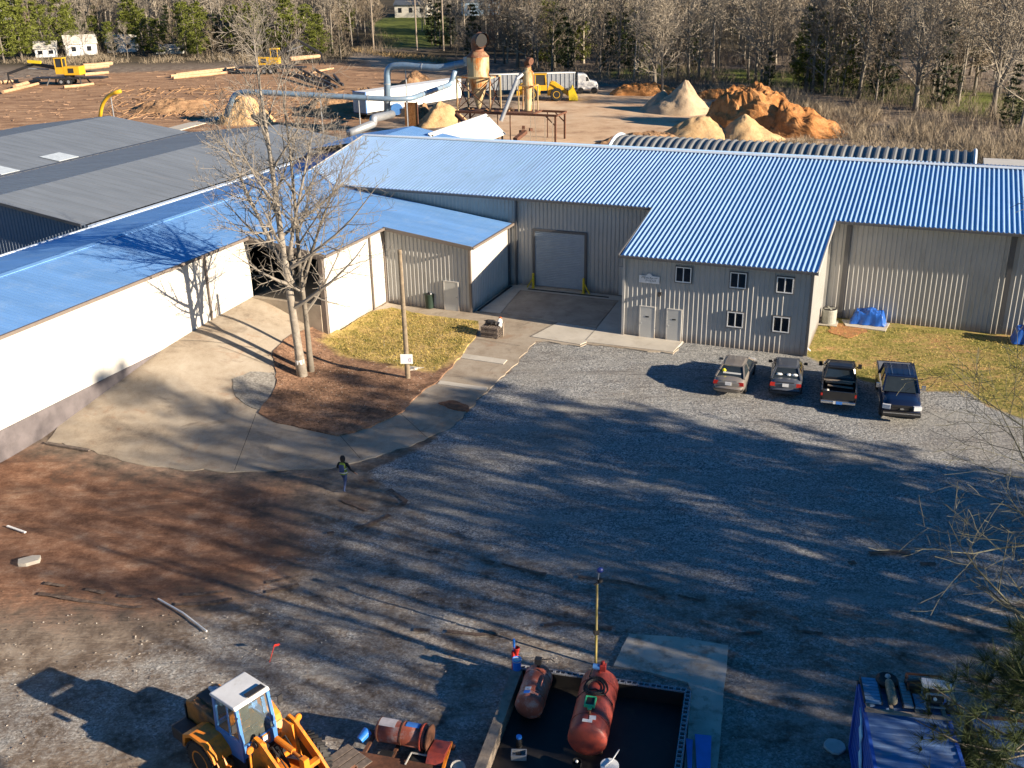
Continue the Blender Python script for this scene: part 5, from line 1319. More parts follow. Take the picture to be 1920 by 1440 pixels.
# decals on the counterweight left plain: only bare paint is visible there
# ------------------------------------------------------------------ foreground: containment pit, tanks, containers
def fr(o, ang):
    """local frame on the site axes -> (world point function)"""
    u = V((math.cos(ang), math.sin(ang))); v = V((math.sin(ang), -math.cos(ang)))
    def f(s, t, z=0.0):
        a = o[0] + u.x * s + v.x * t; b = o[1] + u.y * s + v.y * t
        return ab2w(a, b, z)
    return f
PA = R(8.3); pit = fr((-11.05, 26.96), PA); PIT_RZ = AZ + PA
pr = root('containment_pit', 'black-floored spill containment pit walled by blocks and a timber beam', 'containment pit', pit(0, 0), PIT_RZ)
# local: x along the top wall, y = -t
q = MB(); q.bb((0.15, -8.0, .0), (5.6, -.2, .04)); q.build('pit_floor', M['liner'], pr)
q = MB(); q.bb((.15, -.245, .0), (5.59, -.235, .56)); q.bb((5.585, -8, .0), (5.595, -.25, .56)); q.build('pit_lining', M['liner'], pr)
q = MB(); q.prism([(.16, -8), (3.1, -8), (2.6, -5.6), (1.3, -4.9), (.16, -4.6)], .035, .065, 'z'); q.build('sunlit_silt', pm('brown silt', (.17, .125, .08), .9, 0, .3, 1.5, ((.03, .025, .02), 1.2, .5, .7)), pr)  # brown sheet carries the sunlight on the pit floor in its colour
q = MB(); q.bb((-.18, -8.0, 0), (.12, -.25, .50)); q.build('timber_wall', M['wood'], pr, bevel=.02)
q = MB(); q.bb((-.2, -8.0, .50), (.14, -.3, .58)); q.build('timber_cap', M['wood'], pr)
for nm, n, fx in (('block_wall', 14, lambda k: (k * .405 + .02, -.02)), ('block_wall', 19, lambda k: (5.62, -.1 - k * .405))):
    q = MB()
    for k in range(n):
        x, y = fx(k)
        dx, dy = (.39, .2) if nm and abs(y + .02) < 1e-6 else (.2, .39)
        x0, y0 = (x, y - dy) if dx > dy else (x, y - dy)
        # hollow block: rim and web with two open cells
        t_ = .035; z0, z1 = .28 + .004 * (k % 3), .60 + .006 * (k % 2)
        q.bb((x0, y0, 0), (x0 + dx, y0 + dy, z0))
        q.bb((x0, y0, z0), (x0 + dx, y0 + t_, z1)); q.bb((x0, y0 + dy - t_, z0), (x0 + dx, y0 + dy, z1))
        q.bb((x0, y0 + t_, z0), (x0 + t_, y0 + dy - t_, z1)); q.bb((x0 + dx - t_, y0 + t_, z0), (x0 + dx, y0 + dy - t_, z1))
        if dx > dy: q.bb((x0 + dx / 2 - t_ / 2, y0 + t_, z0), (x0 + dx / 2 + t_ / 2, y0 + dy - t_, z1))
        else: q.bb((x0 + t_, y0 + dy / 2 - t_ / 2, z0), (x0 + dx - t_, y0 + dy / 2 + t_ / 2, z1))
    q.build(nm, M['block'], pr)

M['darkred'] = pm('dull red casting', (.30, .03, .025), .5, 0, .2, 5)
def tank(name, label, c0, c1, r, z, mat):
    """horizontal tank with domed ends between two site points"""
    p0, p1 = ab2w(*c0, 0), ab2w(*c1, 0); d = (p1 - p0); L = d.length
    tr = root(name, label, 'fuel tank', (p0 + p1) / 2, math.atan2(d.y, d.x) - PI / 2, 'fuel tanks in the pit')
    Mx = Matrix.Rotation(-PI / 2, 3, 'X'); h = L / 2
    q = MB(); prof = [(.001, -h)] + [(r * math.sin(a), -h + .32 * r * (1 - math.cos(a))) for a in (R(20), R(40), R(60), R(75), R(90))] + [(r, h - .32 * r)] + [(r * math.sin(a), h - .32 * r * (1 - math.cos(a))) for a in (R(75), R(60), R(40), R(20))] + [(.001, h)]
    q.lathe(prof, 32, Mx, (0, 0, z), cap=False); q.build('shell', M[mat], tr, smooth=True)
    for y in (-h * .55, h * .55):
        q = MB(); q.prism([(-r * .7, .04), (r * .7, .04), (r * .62, z - r * .55), (-r * .62, z - r * .55)], y - .08, y + .08, 'y'); q.build('saddle', M['rust'], tr)
        q = MB(); q.lathe([(r + .004, -.015), (r + .016, -.015), (r + .016, .015), (r + .004, .015)], 32, Mx, (0, y, z)); q.build('weld_band', M[mat], tr)
    return tr, h
t1_, h1 = tank('fuel_tank', 'smaller faded red fuel tank at the left of the pit', (-9.95, 24.9), (-10.24, 26.75), .47, .60, 'rusttank2')
q = MB(); q.cyl((0, h1 - .25, 1.02), (0, h1 - .25, 1.2), .05, n=8); q.bb((-.11, h1 - .35, 1.2), (.11, h1 - .15, 1.40)); q.tube([(.1, h1 - .2, 1.32), (.4, h1 - .15, 1.36), (.5, h1 + .05, 1.1)], .02, 6); q.build('filler_pump', M['darksteel'], t1_)
q = MB(); q.box((-.1, -h1 * .50, 1.066), (.2, .15, .012), M=Matrix.Rotation(-.2, 3, 'Y')); q.build('label_sheet', M['paper'], t1_)
q = MB(); q.box((-.1, -h1 * .50 - .17, 1.064), (.2, .13, .012), M=Matrix.Rotation(-.2, 3, 'Y')); q.build('label_sheet', M['blueplastic'], t1_)
t2_, h2 = tank('fuel_tank', 'large red fuel tank carrying a coiled black hose', (-7.6, 23.72), (-8.08, 26.72), .61, .94, 'rusttank')
TZ = 1.56
q = MB(); rr = random.Random(8)
for k in range(6):
    r_ = .26 + .025 * k; n_ = 22; ox, oy = rr.uniform(-.03, .03), rr.uniform(-.03, .03)
    q.tube([V((ox + r_ * math.cos(2 * PI * i / n_), .35 + oy + r_ * 1.15 * math.sin(2 * PI * i / n_), TZ + .04 + .02 * (k % 3) - .8 * (r_ * math.cos(2 * PI * i / n_)) ** 2)) for i in range(n_ + 1)], .02, 6)
hose = tag(q.build('hose_coil', M['black']), 'coil of black hose lying on top of the large red tank', 'hose')
hose.location = t2_.location; hose.rotation_euler = t2_.rotation_euler
q = MB(); q.tube([(.58, .1, 1.18), (.3, .18, 1.50), (0, .28, 1.575), (-.3, .25, 1.50), (-.58, .2, 1.2)], .022, 6); q.build('strap_hose', M['black'], t2_)
q = MB(); q.bb((-.18, -.62, TZ + .03), (.08, -.25, TZ + .09)); q.build('gauge_plate', M['black'], t2_)
q = MB()
for lo, hi in (((-.22, -.66), (-.18, -.21)), ((.08, -.66), (.12, -.21)), ((-.18, -.25), (.08, -.21)), ((-.18, -.66), (.08, -.62))): q.bb((lo[0], lo[1], TZ + .02), (hi[0], hi[1], TZ + .12))
q.cyl((-.03, -.72, TZ + .02), (-.03, -.72, TZ + .1), .07, n=10); q.build('gauge_frame', M['greenframe'], t2_)
for x, y, w_, l_, a_ in ((.12, -1.05, .2, .18, .1), (-.02, -1.22, .30, .12, .0)):
    q = MB(); q.box((x, y, TZ + .0 - .3 * x * x), (w_, l_, .012), M=Matrix.Rotation(a_, 3, 'Z')); q.build('label_sheet', M['paper'], t2_)
q = MB(); q.cyl((.0, -.9, TZ - .05), (.0, -.9, TZ + .12), .04, n=8); q.build('vent_cap', M['rust'], t2_)
q = MB(); q.cyl((0, h2 - .35, TZ - .2), (0, h2 - .35, TZ + .05), .06, n=8); q.bb((.0, h2 - .42, TZ + .05), (.2, h2 - .22, TZ + .28)); q.cyl((.1, h2 - .32, TZ + .28), (.1, h2 - .32, TZ + .40), .06, n=10); pu = q.build('pump', M['darkred'], t2_, bevel=.03)
q = MB(); q.cyl((-.22, h2 - .33, TZ + .16), (.0, h2 - .33, TZ + .16), .1, n=12); q.build('pump_motor', M['cabblue'], pu)
q = MB(); q.tube([(-.2, h2 - .5, TZ + .2), (-.3, h2 - .6, TZ - .05), (.0, h2 - .75, TZ - .02), (.25, h2 - .6, TZ - .1)], .025, 6); q.build('pump_hose', M['black'], pu)

def thing1(name, mb, mat, label, cat, loc=(0, 0, 0), rz=0.0, group=None, **k):
    o = mb.build(name, mat, **k); o.location = loc; o.rotation_euler = (0, 0, rz)
    return tag(o, label, cat, group)
def bucket(loc, label, mat, rim='white', r=.15, h=.36, lid=None, group=None, tilt=None):
    b = root('bucket', label, 'bucket', loc, 0.7, group)
    q = MB(); q.lathe([(r * .86, 0), (r * .9, .01), (r, h), (r * .95, h), (r * .82, .02), (.001, .02)], 20); q.build('pail', mat, b)
    q = MB(); q.lathe([(r * 1.0, h - .06), (r * 1.06, h - .06), (r * 1.06, h - .03), (r * 1.0, h - .03)], 20); q.build('rim', M[rim], b)
    if lid: q = MB(); q.lathe([(r * 1.03, h + .002), (r * 1.03, h + .03), (.001, h + .03)], 20); q.build('lid', lid, b)
    q = MB(); q.tube([V((r * 1.05 * math.cos(a), -.02 - .14 * math.sin(a), h - .05 + .02 * math.sin(a))) for a in [PI * i / 10 for i in range(11)]], .006, 5); q.build('handle', M['steel'], b)
    return b
bp = pit(-.05, .25, .58); bucket(bp, 'blue and white bucket standing on the corner of the pit wall', M['blueplastic'], 'white', .16, .42)
fp = pit(-.28, -.2, .0)
ps = root('hand_pump', 'red and blue hand pump standing behind the bucket at the pit corner', 'hand pump', fp, PIT_RZ)
q = MB(); q.cyl((0, 0, 0), (0, 0, .95), .07, n=10); q.build('barrel', M['red'], ps)
q = MB(); q.lathe([(.05, .95), (.12, 1.2), (.1, 1.22), (.04, 1.0)], 14, c=(.12, 0, -.1)); q.build('funnel', M['red'], ps)
q = MB(); q.cyl((0.02, .04, .95), (0.02, .04, 1.42), .04, n=10); q.build('handle', M['blueplastic'], ps)
q = MB(); q.cyl((.12, .02, .0), (.12, .02, .85), .05, n=8); q.build('pipe', M['red'], ps)
rr = random.Random(12)
sp_ = root('scrap_rods', 'jumble of dark rods and fittings at the top left corner of the pit', 'scrap', pit(.45, .35, .05), PIT_RZ)
for k in range(5):
    q = MB(); q.bar((rr.uniform(-.1, .6), rr.uniform(-.25, .2), .02), (rr.uniform(0, .6), rr.uniform(-.25, .2), rr.uniform(.5, .75)), .05); q.build('rod', M['darksteel'], sp_)
# small box with blue capped jug, and other bits in the pit
bx = root('crate', 'small grey open box on the pit floor below the blue cap', 'box', pit(.85, 3.75, .04), PIT_RZ + .2)
q = MB(); q.bb((-.24, -.16, 0), (.24, .16, .03)); q.bb((-.24, -.16, .03), (-.21, .16, .18)); q.bb((.21, -.16, .03), (.24, .16, .18)); q.bb((-.21, -.16, .03), (.21, -.13, .18)); q.bb((-.21, .13, .03), (.21, .16, .18)); q.build('tray', M['steel'], bx)
q = MB(); q.bb((-.1, -.05, .03), (.08, .06, .12)); q.build('part', M['black'], bx)
jg = root('jug', 'dark jug with a bright blue cap on the pit floor', 'jug', pit(.75, 3.3, .04), PIT_RZ)
q = MB(); q.lathe([(.09, 0), (.1, .03), (.1, .24), (.05, .32), (.05, .35)], 14); q.build('bottle', M['black'], jg)
q = MB(); q.lathe([(.09, .35), (.09, .42), (.001, .43)], 14); q.build('cap', M['blueplastic'], jg)
# pale drum with a stick, bottom of the frame
p = P(1143, 1436, .95); bd = root('bucket', 'white lidded bucket with a stick across it at the bottom of the pit', 'bucket', (p.x, p.y, .04), .3)
q = MB(); q.lathe([(.24, 0), (.26, .05), (.27, .9), (.25, .93)], 24); q.build('pail', M['offwhite'], bd)
q = MB(); q.lathe([(.272, .35), (.276, .35), (.276, .55), (.272, .55)], 24); q.build('band', M['orange'], bd)
q = MB(); q.lathe([(.275, .925), (.275, .955), (.001, .965)], 24); q.build('lid', M['white'], bd)
q = MB(); q.tube([(-.18, -.05, .985), (.12, .1, 1.0), (.42, .28, 1.16)], .02, 6); thing1('stick', q, M['paper'], 'pale stick lying across the white bucket lid', 'stick', (p.x, p.y, .04), .3)
bk = root('bucket', 'small black pail between the two red tanks', 'bucket', pit(2.7, 3.9, .04), 0)
q = MB(); q.lathe([(.13, 0), (.16, .34), (.14, .34), (.12, .03), (.001, .03)], 16); q.build('pail', M['black'], bk)
q = MB(); blob(q, (0, 0, .34), (.05, .05, .05), 8, 5, 0); q.build('knob', M['white'], bk)

# yellow mast with lamps behind the pit
pb = G(1117, 1246); mp = root('light_mast', 'thin yellow mast with dark lamps standing behind the pit', 'lamp post', pb, .3)
q = MB(); q.cyl((0, 0, 0), (0, 0, 3.3), .045, .04, n=10); q.build('mast', M['mast'], mp)
q = MB(); q.bb((-.09, -.07, 1.28), (.09, .07, 1.46)); q.build('clamp', M['black'], mp)
q = MB(); q.bar((-.12, 0, 3.32), (.14, 0, 3.40), .05); q.lathe([(.07, 0), (.10, .04), (.09, .12), (.001, .14)], 12, c=(.1, 0, 3.38)); q.build('lamp', M['black'], mp)
q = MB(); q.bar((.02, 0, 3.3), (.06, 0, 3.78), .03); q.build('arm', M['steel'], mp)
q = MB(); blob(q, (.1, 0, 3.86), (.12, .1, .1), 12, 7, 0.05); q.build('blue_lamp', pm('dark blue lamp shade', (.02, .04, .22), .4), mp)

# concrete pad right of the pit, blue boards on it
M['dirtycon'] = pm('dirty concrete', (0.46, 0.42, 0.35), 0.9, 0, 0.2, 0.9, ((0.24, 0.19, 0.14), 1.3, 0.5, 0.66), 0.3, 20)
def padpoly(pts, name, mat, z=.05): return drape(name, pts, z, mat, .25, wob=.03)
padpoly([(1180, 1190), (1270, 1196), (1366, 1212), (1360, 1270), (1355, 1330), (1350, 1400), (1345, 1450), (1282, 1450), (1296, 1300), (1290, 1282), (1215, 1262), (1150, 1250)], 'concrete_pad', M['dirtycon'])
for (x0, y0, x1, y1, lab, z) in ((1286, 1384, 1299, 1450, 'narrow blue painted board lying beside the pit', .16), (1303, 1376, 1334, 1450, 'wide bright blue board lying beside the pit', .2)):
    c0, c1 = P(x0, y0, z), P(x1, y0 + 3, z); d0, d1 = P(x0 + 4, y1, z), P(x1 - 2, y1, z)
    q = MB(); q.add([V((p.x, p.y, z)) for p in (d0, d1, c1, c0)] + [V((p.x, p.y, z - .06)) for p in (d0, d1, c1, c0)], [(0, 1, 2, 3), (7, 6, 5, 4), (0, 4, 5, 1), (1, 5, 6, 2), (2, 6, 7, 3), (3, 7, 4, 0)])
    tag(q.build('board', M['board_blue']), lab, 'board', 'blue boards beside the pit')

# ---- shipping containers
CAN = R(11.6)
cf = fr((-.24, 27.49), CAN)
def container(name, label, s0, t0, L, mat, top, W=2.44, H=2.6, zt=0):
    c = root(name, label, 'shipping container', cf(s0, t0), AZ + CAN)
    ct = [(0, 0), (.10, 0), (.13, .03), (.20, .03), (.23, 0), (.28, 0)]
    q = MB(); q.ribs((0, 0, H - .05), Y_, X_, Z_, -L + .06, -.06, lambda u: .06, lambda u: W - .06, ct); q.build('roof', M[top], c, recalc=False)
    q = MB(); q.ribs((.06, 0, 0), Y_, Z_, -X_, -L + .08, -.08, lambda u: .16, lambda u: H - .1, [(0, 0), (.07, 0), (.10, -.036), (.17, -.036), (.20, 0), (.24, 0)]); q.build('side_panel', M[mat], c, recalc=False)
    q = MB(); q.ribs((W - .06, 0, 0), Y_, Z_, X_, -L + .08, -.08, lambda u: .16, lambda u: H - .1, [(0, 0), (.07, 0), (.10, -.036), (.17, -.036), (.20, 0), (.24, 0)]); q.build('side_panel', M[mat], c, recalc=False)
    q = MB(); q.ribs((0, -.04, 0), X_, Z_, Y_, .1, W - .1, lambda u: .16, lambda u: H - .1, ct); q.build('end_panel', M[mat], c, recalc=False)
    q = MB()
    for x in (0, W - .1):
        for y in (-L, -.12): q.bb((x, y, 0), (x + .1, y + .12, H))
        for z in (.0, H - .11): q.bb((x + .002, -L + .12, z), (x + .098, -.12, z + .11))
    for y in (-L, -.1):
        for z in (.0, H - .11): q.bb((.1, y, z), (W - .1, y + .1, z + .11))
    q.build('frame', M[mat], c)
    q = MB()
    for x in (0, W - .18):
        for y in (-L, -.18): q.bb((x - .005, y - .005, H - .12), (x + .185, y + .185, H + .008))
    q.build('corner_castings', M['darksteel'], c)
    return c
c1_ = container('shipping_container', 'blue shipping container with timber, panels and an engine on its far end', 0, 0, 6.06, 'container', 'containertop')
q = MB()
zp = [(-.95, 2.35), (-1.35, 2.05), (-1.2, 1.8), (-1.75, 1.5), (-1.6, 1.25), (-2.3, .75), (-2.05, 1.4), (-1.65, 1.65), (-1.75, 1.95), (-1.3, 2.25)]
q.prism(zp, -.012, .02, 'x'); q.build('painted_mark', pm('sky blue paint mark', (.35, .70, .92), .5), c1_)
c2_ = container('shipping_container', 'second container at the right edge, mostly hidden behind the pine', 2.95, .9, 6.06, 'rust', 'containertop', H=2.5)
# things on the first container
M['panelblue'] = pm('weathered blue-grey slat', (.16, .27, .40), .6, 0, .25, 3)
ZC = 2.6
def oncont(s, t, z=ZC): return cf(s, t, z)
RZC = AZ + CAN
for s, t, w_, l_, mt, lab in ((.30, .62, .52, 1.15, 'panelblue', 'slatted blue-grey panel lying at the left on the container end'), (1.28, .68, .34, 1.1, 'steel', 'narrow weathered grey panel lying between cylinder and engine'), (1.62, .92, .40, .62, 'panelblue', 'short blue panel lying in front of the rack on the container')):
    pn = root('panel', lab, 'panel', oncont(s, t, ZC + .1), RZC, 'panels on the container')
    q = MB(); q.bb((-w_ / 2, -l_ / 2, 0), (-w_ / 2 + .04, l_ / 2, .10)); q.bb((w_ / 2 - .04, -l_ / 2, 0), (w_ / 2, l_ / 2, .10)); q.build('frame', M['darksteel'], pn)
    q = MB(); n_ = 8
    for k in range(n_): q.bb((-w_ / 2 + .04, -l_ / 2 + k * l_ / n_, .05), (w_ / 2 - .04, -l_ / 2 + (k + .82) * l_ / n_, .085))
    q.bb((-w_ / 2 + .04, -l_ / 2, .02), (w_ / 2 - .04, l_ / 2, .05)); q.build('slats', M[mt], pn)
q = MB()
for x in (.1, .75, 1.45, 2.2): q.bb((x, -1.35, .0), (x + .1, -.1, .1))
q.bb((.05, -1.45, .0), (2.4, -1.35, .08)); q.bb((.05, -.1, .0), (2.4, .0, .08))
tag(thing1('timber_frame', q, M['wood'], 'weathered timber frame under the clutter on the container end', 'timber frame', oncont(0, 0, ZC + .005), RZC), None)
gc = root('gas_cylinder', 'worn camouflage-coloured cylinder lying on the container end', 'cylinder', oncont(.85, .65, ZC + .1), RZC)
q = MB(); q.lathe([(.001, -.55), (.11, -.53), (.13, -.45), (.13, .30), (.10, .42), (.05, .46)], 16, Matrix.Rotation(-PI / 2, 3, 'X'), (0, 0, .14)); q.build('shell', pm('mottled olive paint', (.16, .15, .10), .6, 0, .3, 5, ((.30, .26, .18), 7, .5, .6)), gc, smooth=True)
q = MB(); q.cyl((0, .46, .14), (0, .60, .14), .035, n=8); blob(q, (0, .62, .16), (.09, .09, .09), 10, 6, .1); q.build('valve', M['steel'], gc)
tb_ = root('tyre', 'black tyre lying at the far edge of the container behind the cylinder', 'tyre', oncont(.82, .12, ZC + .08), RZC)
q = MB(); q.lathe([(.16, .02), (.28, 0), (.33, .06), (.33, .14), (.28, .2), (.16, .18)], 20); q.build('tread', M['black'], tb_)
rk = root('rack', 'dark open steel rack at the far right end of the container', 'rack', oncont(1.85, .28, ZC + .1), RZC)
q = MB()
for x in (-.5, .5):
    for y in (-.2, .2): q.bar((x, y, 0), (x, y, .38), .05)
for z in (.06, .38):
    q.bar((-.5, -.2, z), (.5, -.2, z), .05); q.bar((-.5, .2, z), (.5, .2, z), .05); q.bar((-.5, -.2, z), (-.5, .2, z), .05); q.bar((.5, -.2, z), (.5, .2, z), .05)
q.build('frame', M['rust'], rk)
q = MB(); q.bb((-.46, -.17, .06), (.46, .17, .22)); q.build('tray', M['black'], rk)
q = MB(); q.bar((-.62, -.28, .46), (.35, -.02, .46), .1, .07); thing1('beam', q, M['darksteel'], 'short dark beam laid slanting across the rack on the container', 'beam', oncont(1.85, .28, ZC + .1), RZC)
en = root('engine', 'small boxed engine under a blue-white hood on the container', 'engine', oncont(2.05, .85, ZC + .1), RZC)
q = MB()
for x in (-.32, .32):
    for y in (-.25, .25): q.bar((x, y, 0), (x, y, .5), .045)
q.bar((-.32, -.25, .5), (.32, -.25, .5), .045); q.bar((-.32, .25, .5), (.32, .25, .5), .045); q.bar((-.32, -.25, .05), (.32, -.25, .05), .045); q.build('cage', M['steel'], en)
q = MB(); q.box((0, .12, .3), (.5, .34, .4), top=(.8, .8)); q.cyl((-.15, -.1, .2), (.15, -.1, .2), .12, n=10); q.build('block', M['darksteel'], en)
q = MB(); q.cyl((-.05, -.16, .28), (-.05, -.22, .3), .05, n=8); q.build('carburettor', M['white'], en)
q = MB(); q.prism([(-.38, .5), (.38, .5), (.42, .6), (-.38, .62)], .0, .32, 'y'); q.build('hood', M['cabwhite'], en)
q = MB(); blob(q, (0, 0, .14), (.16, .2, .18), 9, 6, .4, 4); thing1('scrap_lump', q, M['darksteel'], 'dark lump of scrap at the container corner beside the engine', 'scrap', oncont(2.42, 1.05, ZC + .0), RZC)
# pale lid on the ground beside the container
p = G(1565, 1402); st_ = MB(); rr = random.Random(4)
st_.prism([(.36 * rr.uniform(.85, 1.1) * math.cos(2 * PI * k / 11), .34 * rr.uniform(.85, 1.1) * math.sin(2 * PI * k / 11)) for k in range(11)], 0, .1, 'z')
thing1('stone', st_, pm('pale flat stone', (.42, .44, .42), .9, 0, .12, 4), 'pale flat stone lying beside the blue container', 'stone', p, .2, bevel=.03)

# ---- rusty tank skid between loader and pit
sk = root('skid_tank', 'rusty red drum tank with hose reel on a wrecked steel skid', 'tank skid', ab2w(-13.0, 22.15), AZ + R(7)); sk.scale = (.92,) * 3
q = MB()
for y in (-.55, .55): q.bb((-1.5, y - .07, .18), (1.6, y + .07, .34))
for x in (-1.3, -.3, .6, 1.35): q.bb((x - .06, -.48, .2), (x + .06, .48, .3))
q.build('skid_frame', M['rust'], sk)
Mx = Matrix.Rotation(PI / 2, 3, 'Y')
q = MB(); q.lathe([(.001, -.92), (.3, -.9), (.40, -.84), (.40, .84), (.3, .9), (.001, .92)], 26, Mx, (-.15, .28, .74), cap=False); q.build('drum', M['rusttank2'], sk, smooth=True)
for x in (-.95, -.12, .62):
    q = MB(); q.lathe([(.403, -.02), (.418, -.02), (.418, .02), (.403, .02)], 26, Mx, (x, .28, .74)); q.build('band', M['rust'], sk)
q = MB(); q.prism([(.28 + .412 * math.cos(a), .74 + .412 * math.sin(a)) for a in [R(60 + 10 * i) for i in range(7)]] + [(.28 + .404 * math.cos(a), .74 + .404 * math.sin(a)) for a in [R(120 - 10 * i) for i in range(7)]], -.98, -.35, 'x'); q.build('pale_patch', pm('sun-bleached paint', (.42, .40, .42), .6, 0, .15, 4), sk)
q = MB(); q.prism([(.28 + .412 * math.cos(a), .74 + .412 * math.sin(a)) for a in [R(62 + 8 * i) for i in range(6)]] + [(.28 + .404 * math.cos(a), .74 + .404 * math.sin(a)) for a in [R(102 - 8 * i) for i in range(6)]], .0, .48, 'x'); q.build('blue_decal', M['board_blue'], sk)
for x in (.60, .84):
    q = MB(); q.lathe([(.12, -.02), (.47, -.02), (.47, .02), (.12, .02)], 24, Mx, (x, .25, .74)); q.build('reel_disc', M['rusttank'] if x < .7 else M['rust'], sk)
q = MB(); q.lathe([(.14, -.1), (.36, -.1), (.36, .1), (.14, .1)], 22, Mx, (.72, .25, .74)); q.build('wound_hose', M['black'], sk)
q = MB(); q.prism([(-.5, .36), (.55, .36), (.5, .52), (-.2, .62)], .92, 1.5, 'x'); q.build('side_box', M['rusttank'], sk)
q = MB(); q.bar((1.46, .6, .42), (1.62, -1.0, .40), .09, .09); q.build('edge_rail', M['orange'], sk)
q = MB(); q.bb((-1.2, -1.15, .30), (1.2, -.6, .36)); q.build('deck_plate', M['rust'], sk)
q = MB(); q.bb((-.75, -.5, .12), (-.3, -.2, .33)); q.build('open_well', M['black'], sk)
q = MB(); q.bb((.35, -.62, .12), (1.2, -.1, .32)); q.build('open_well', M['black'], sk)
q = MB(); q.bar((.3, -.75, .4), (.32, -.2, .42), .04); q.bar((.32, -.2, .42), (.9, -.2, .42), .04); q.build('pipe_frame', M['offwhite'], sk)
bb_ = MB(); bb_.lathe([(.12, 0), (.16, .38), (.145, .38), (.11, .02), (.001, .02)], 18, Matrix.Rotation(R(-70), 3, 'X'))
thing1('bucket', bb_, M['blueplastic'], 'blue bucket tipped on its side by the rusty tank skid', 'bucket', ab2w(-14.35, 21.75, .55), AZ - .3)
bs = root('cinder_block', 'rust-stained block standing behind the rusty drum', 'block', ab2w(-13.95, 22.75), AZ + .2)
q = MB(); q.bb((-.2, -.1, 0), (.2, .1, .5)); q.build('body', M['rust'], bs); q = MB(); q.bb((-.22, -.12, .5), (.22, .12, .54)); q.build('cap', M['wood'], bs)
wp = root('deck_timbers', 'weathered wooden deck boards at the left end of the tank skid', 'timber', ab2w(-14.35, 20.95, .0), AZ - .35)
for k in range(4): q = MB(); q.bb((-.62 + k * .3, -.75, .30), (-.36 + k * .3, .55, .35)); q.build('board', M['oldwood'], wp)
q = MB(); q.bb((-.6, -.5, .0), (.5, -.35, .30)); q.bb((-.6, .25, .0), (.5, .4, .30)); q.build('bearers', M['oldwood'], wp)
q = MB(); q.lathe([(.001, -.02), (.2, 0), (.24, .14), (.21, .14), (.17, .03), (.001, .02)], 12, Matrix.Rotation(.5, 3, 'X')); thing1('pan', q, M['offwhite'], 'dented pale pan lying right of the tank skid', 'pan', ab2w(-11.15, 22.05, .2), .4)
for k in range(9):
    pass

# small litter on the ground
q = MB(); a0, a1 = G(297, 1125, .06), G(388, 1186, .06); q.tube([a0, a0.lerp(a1, .5) + V((0, .12, 0)), a1], .035, 8); tag(q.build('pipe', M['white']), 'long thin white pipe lying on the ground left of centre', 'pipe')
q = MB(); a0, a1 = G(14, 988, .05), G(48, 1000, .05); q.bar(a0, a1, .1, .05); tag(q.build('plank', M['paper']), 'short pale plank on the red soil at the left edge', 'plank')
p = G(56, 1054); q = MB(); q.prism([(-.42, -.2), (-.1, -.3), (.4, -.16), (.42, .2), (.1, .3), (-.45, .18)], -.02, .14, 'z'); thing1('slab', q, M['concrete'], 'broken concrete slab lying at the left edge', 'slab', p, .3)
q = MB(); a0, a1 = G(86, 832, .05), G(168, 846, .05); q.bar(a0, a1, .18, .09); tag(q.build('plank', M['oldwood']), 'dark timber laid along the lower edge of the concrete drive', 'plank')
fl = root('marker_flag', 'small red marker flag stuck in the gravel above the loader', 'flag', G(505, 1240), .4)
q = MB(); q.bar((0, 0, -.05), (.25, .1, .55), .02); q.build('wire', M['red'], fl)
q = MB(); q.add([(.22, .09, .5), (.26, .1, .58), (.46, .16, .52), (.42, .15, .44), (.225, .1, .49), (.265, .11, .57), (.465, .17, .51), (.425, .16, .43)], [(0, 1, 2, 3), (7, 6, 5, 4), (0, 4, 5, 1), (1, 5, 6, 2), (2, 6, 7, 3), (3, 7, 4, 0)]); q.build('cloth', M['red'], fl)

# ---- things by the buildings
pp_ = G(765, 711)
up = root('utility_pole', 'cut-off brown timber pole with a white sign on the grass island', 'utility pole', pp_, 0)
hp = H_at(765, 711, 468); lx = -.05
q = MB(); q.tube([(0, 0, -.2), (lx * .5, 0, hp * .5), (lx, 0, hp)], [.155, .135, .12], 12); q.build('shaft', M['pole'], up)
zs = H_at(765, 711, 671)
s_ = root('pole_sign', 'white rectangular sign fixed low on the timber pole', 'sign', (pp_.x, pp_.y - .19, pp_.z + zs), R(-3))
q = MB(); q.bb((-.36, -.015, -.3), (.36, .015, .3)); q.build('board', M['white'], s_, bevel=.01)
q = MB(); q.bar((.14, -.02, -.12), (.14, -.02, .02), .04, .01, up=(0, 1, 0)); q.bar((.14, -.02, .02), (.24, -.02, .06), .04, .01, up=(0, 1, 0)); q.bar((.24, -.02, -.16), (.24, -.02, .10), .05, .01, up=(0, 1, 0)); q.bar((.14, -.02, -.14), (.24, -.02, -.17), .04, .01, up=(0, 1, 0)); q.build('faded_print', pm('faded lilac print', (.42, .38, .52), .7), s_)
q = MB(); rr = random.Random(31); blob(q, (0, 0, .0), (.5, .3, .16), 9, 5, .6, 2); thing1('stone', q, M['concrete'], 'pale broken stone at the foot of the timber pole', 'stone', G(775, 694, .05), .2)
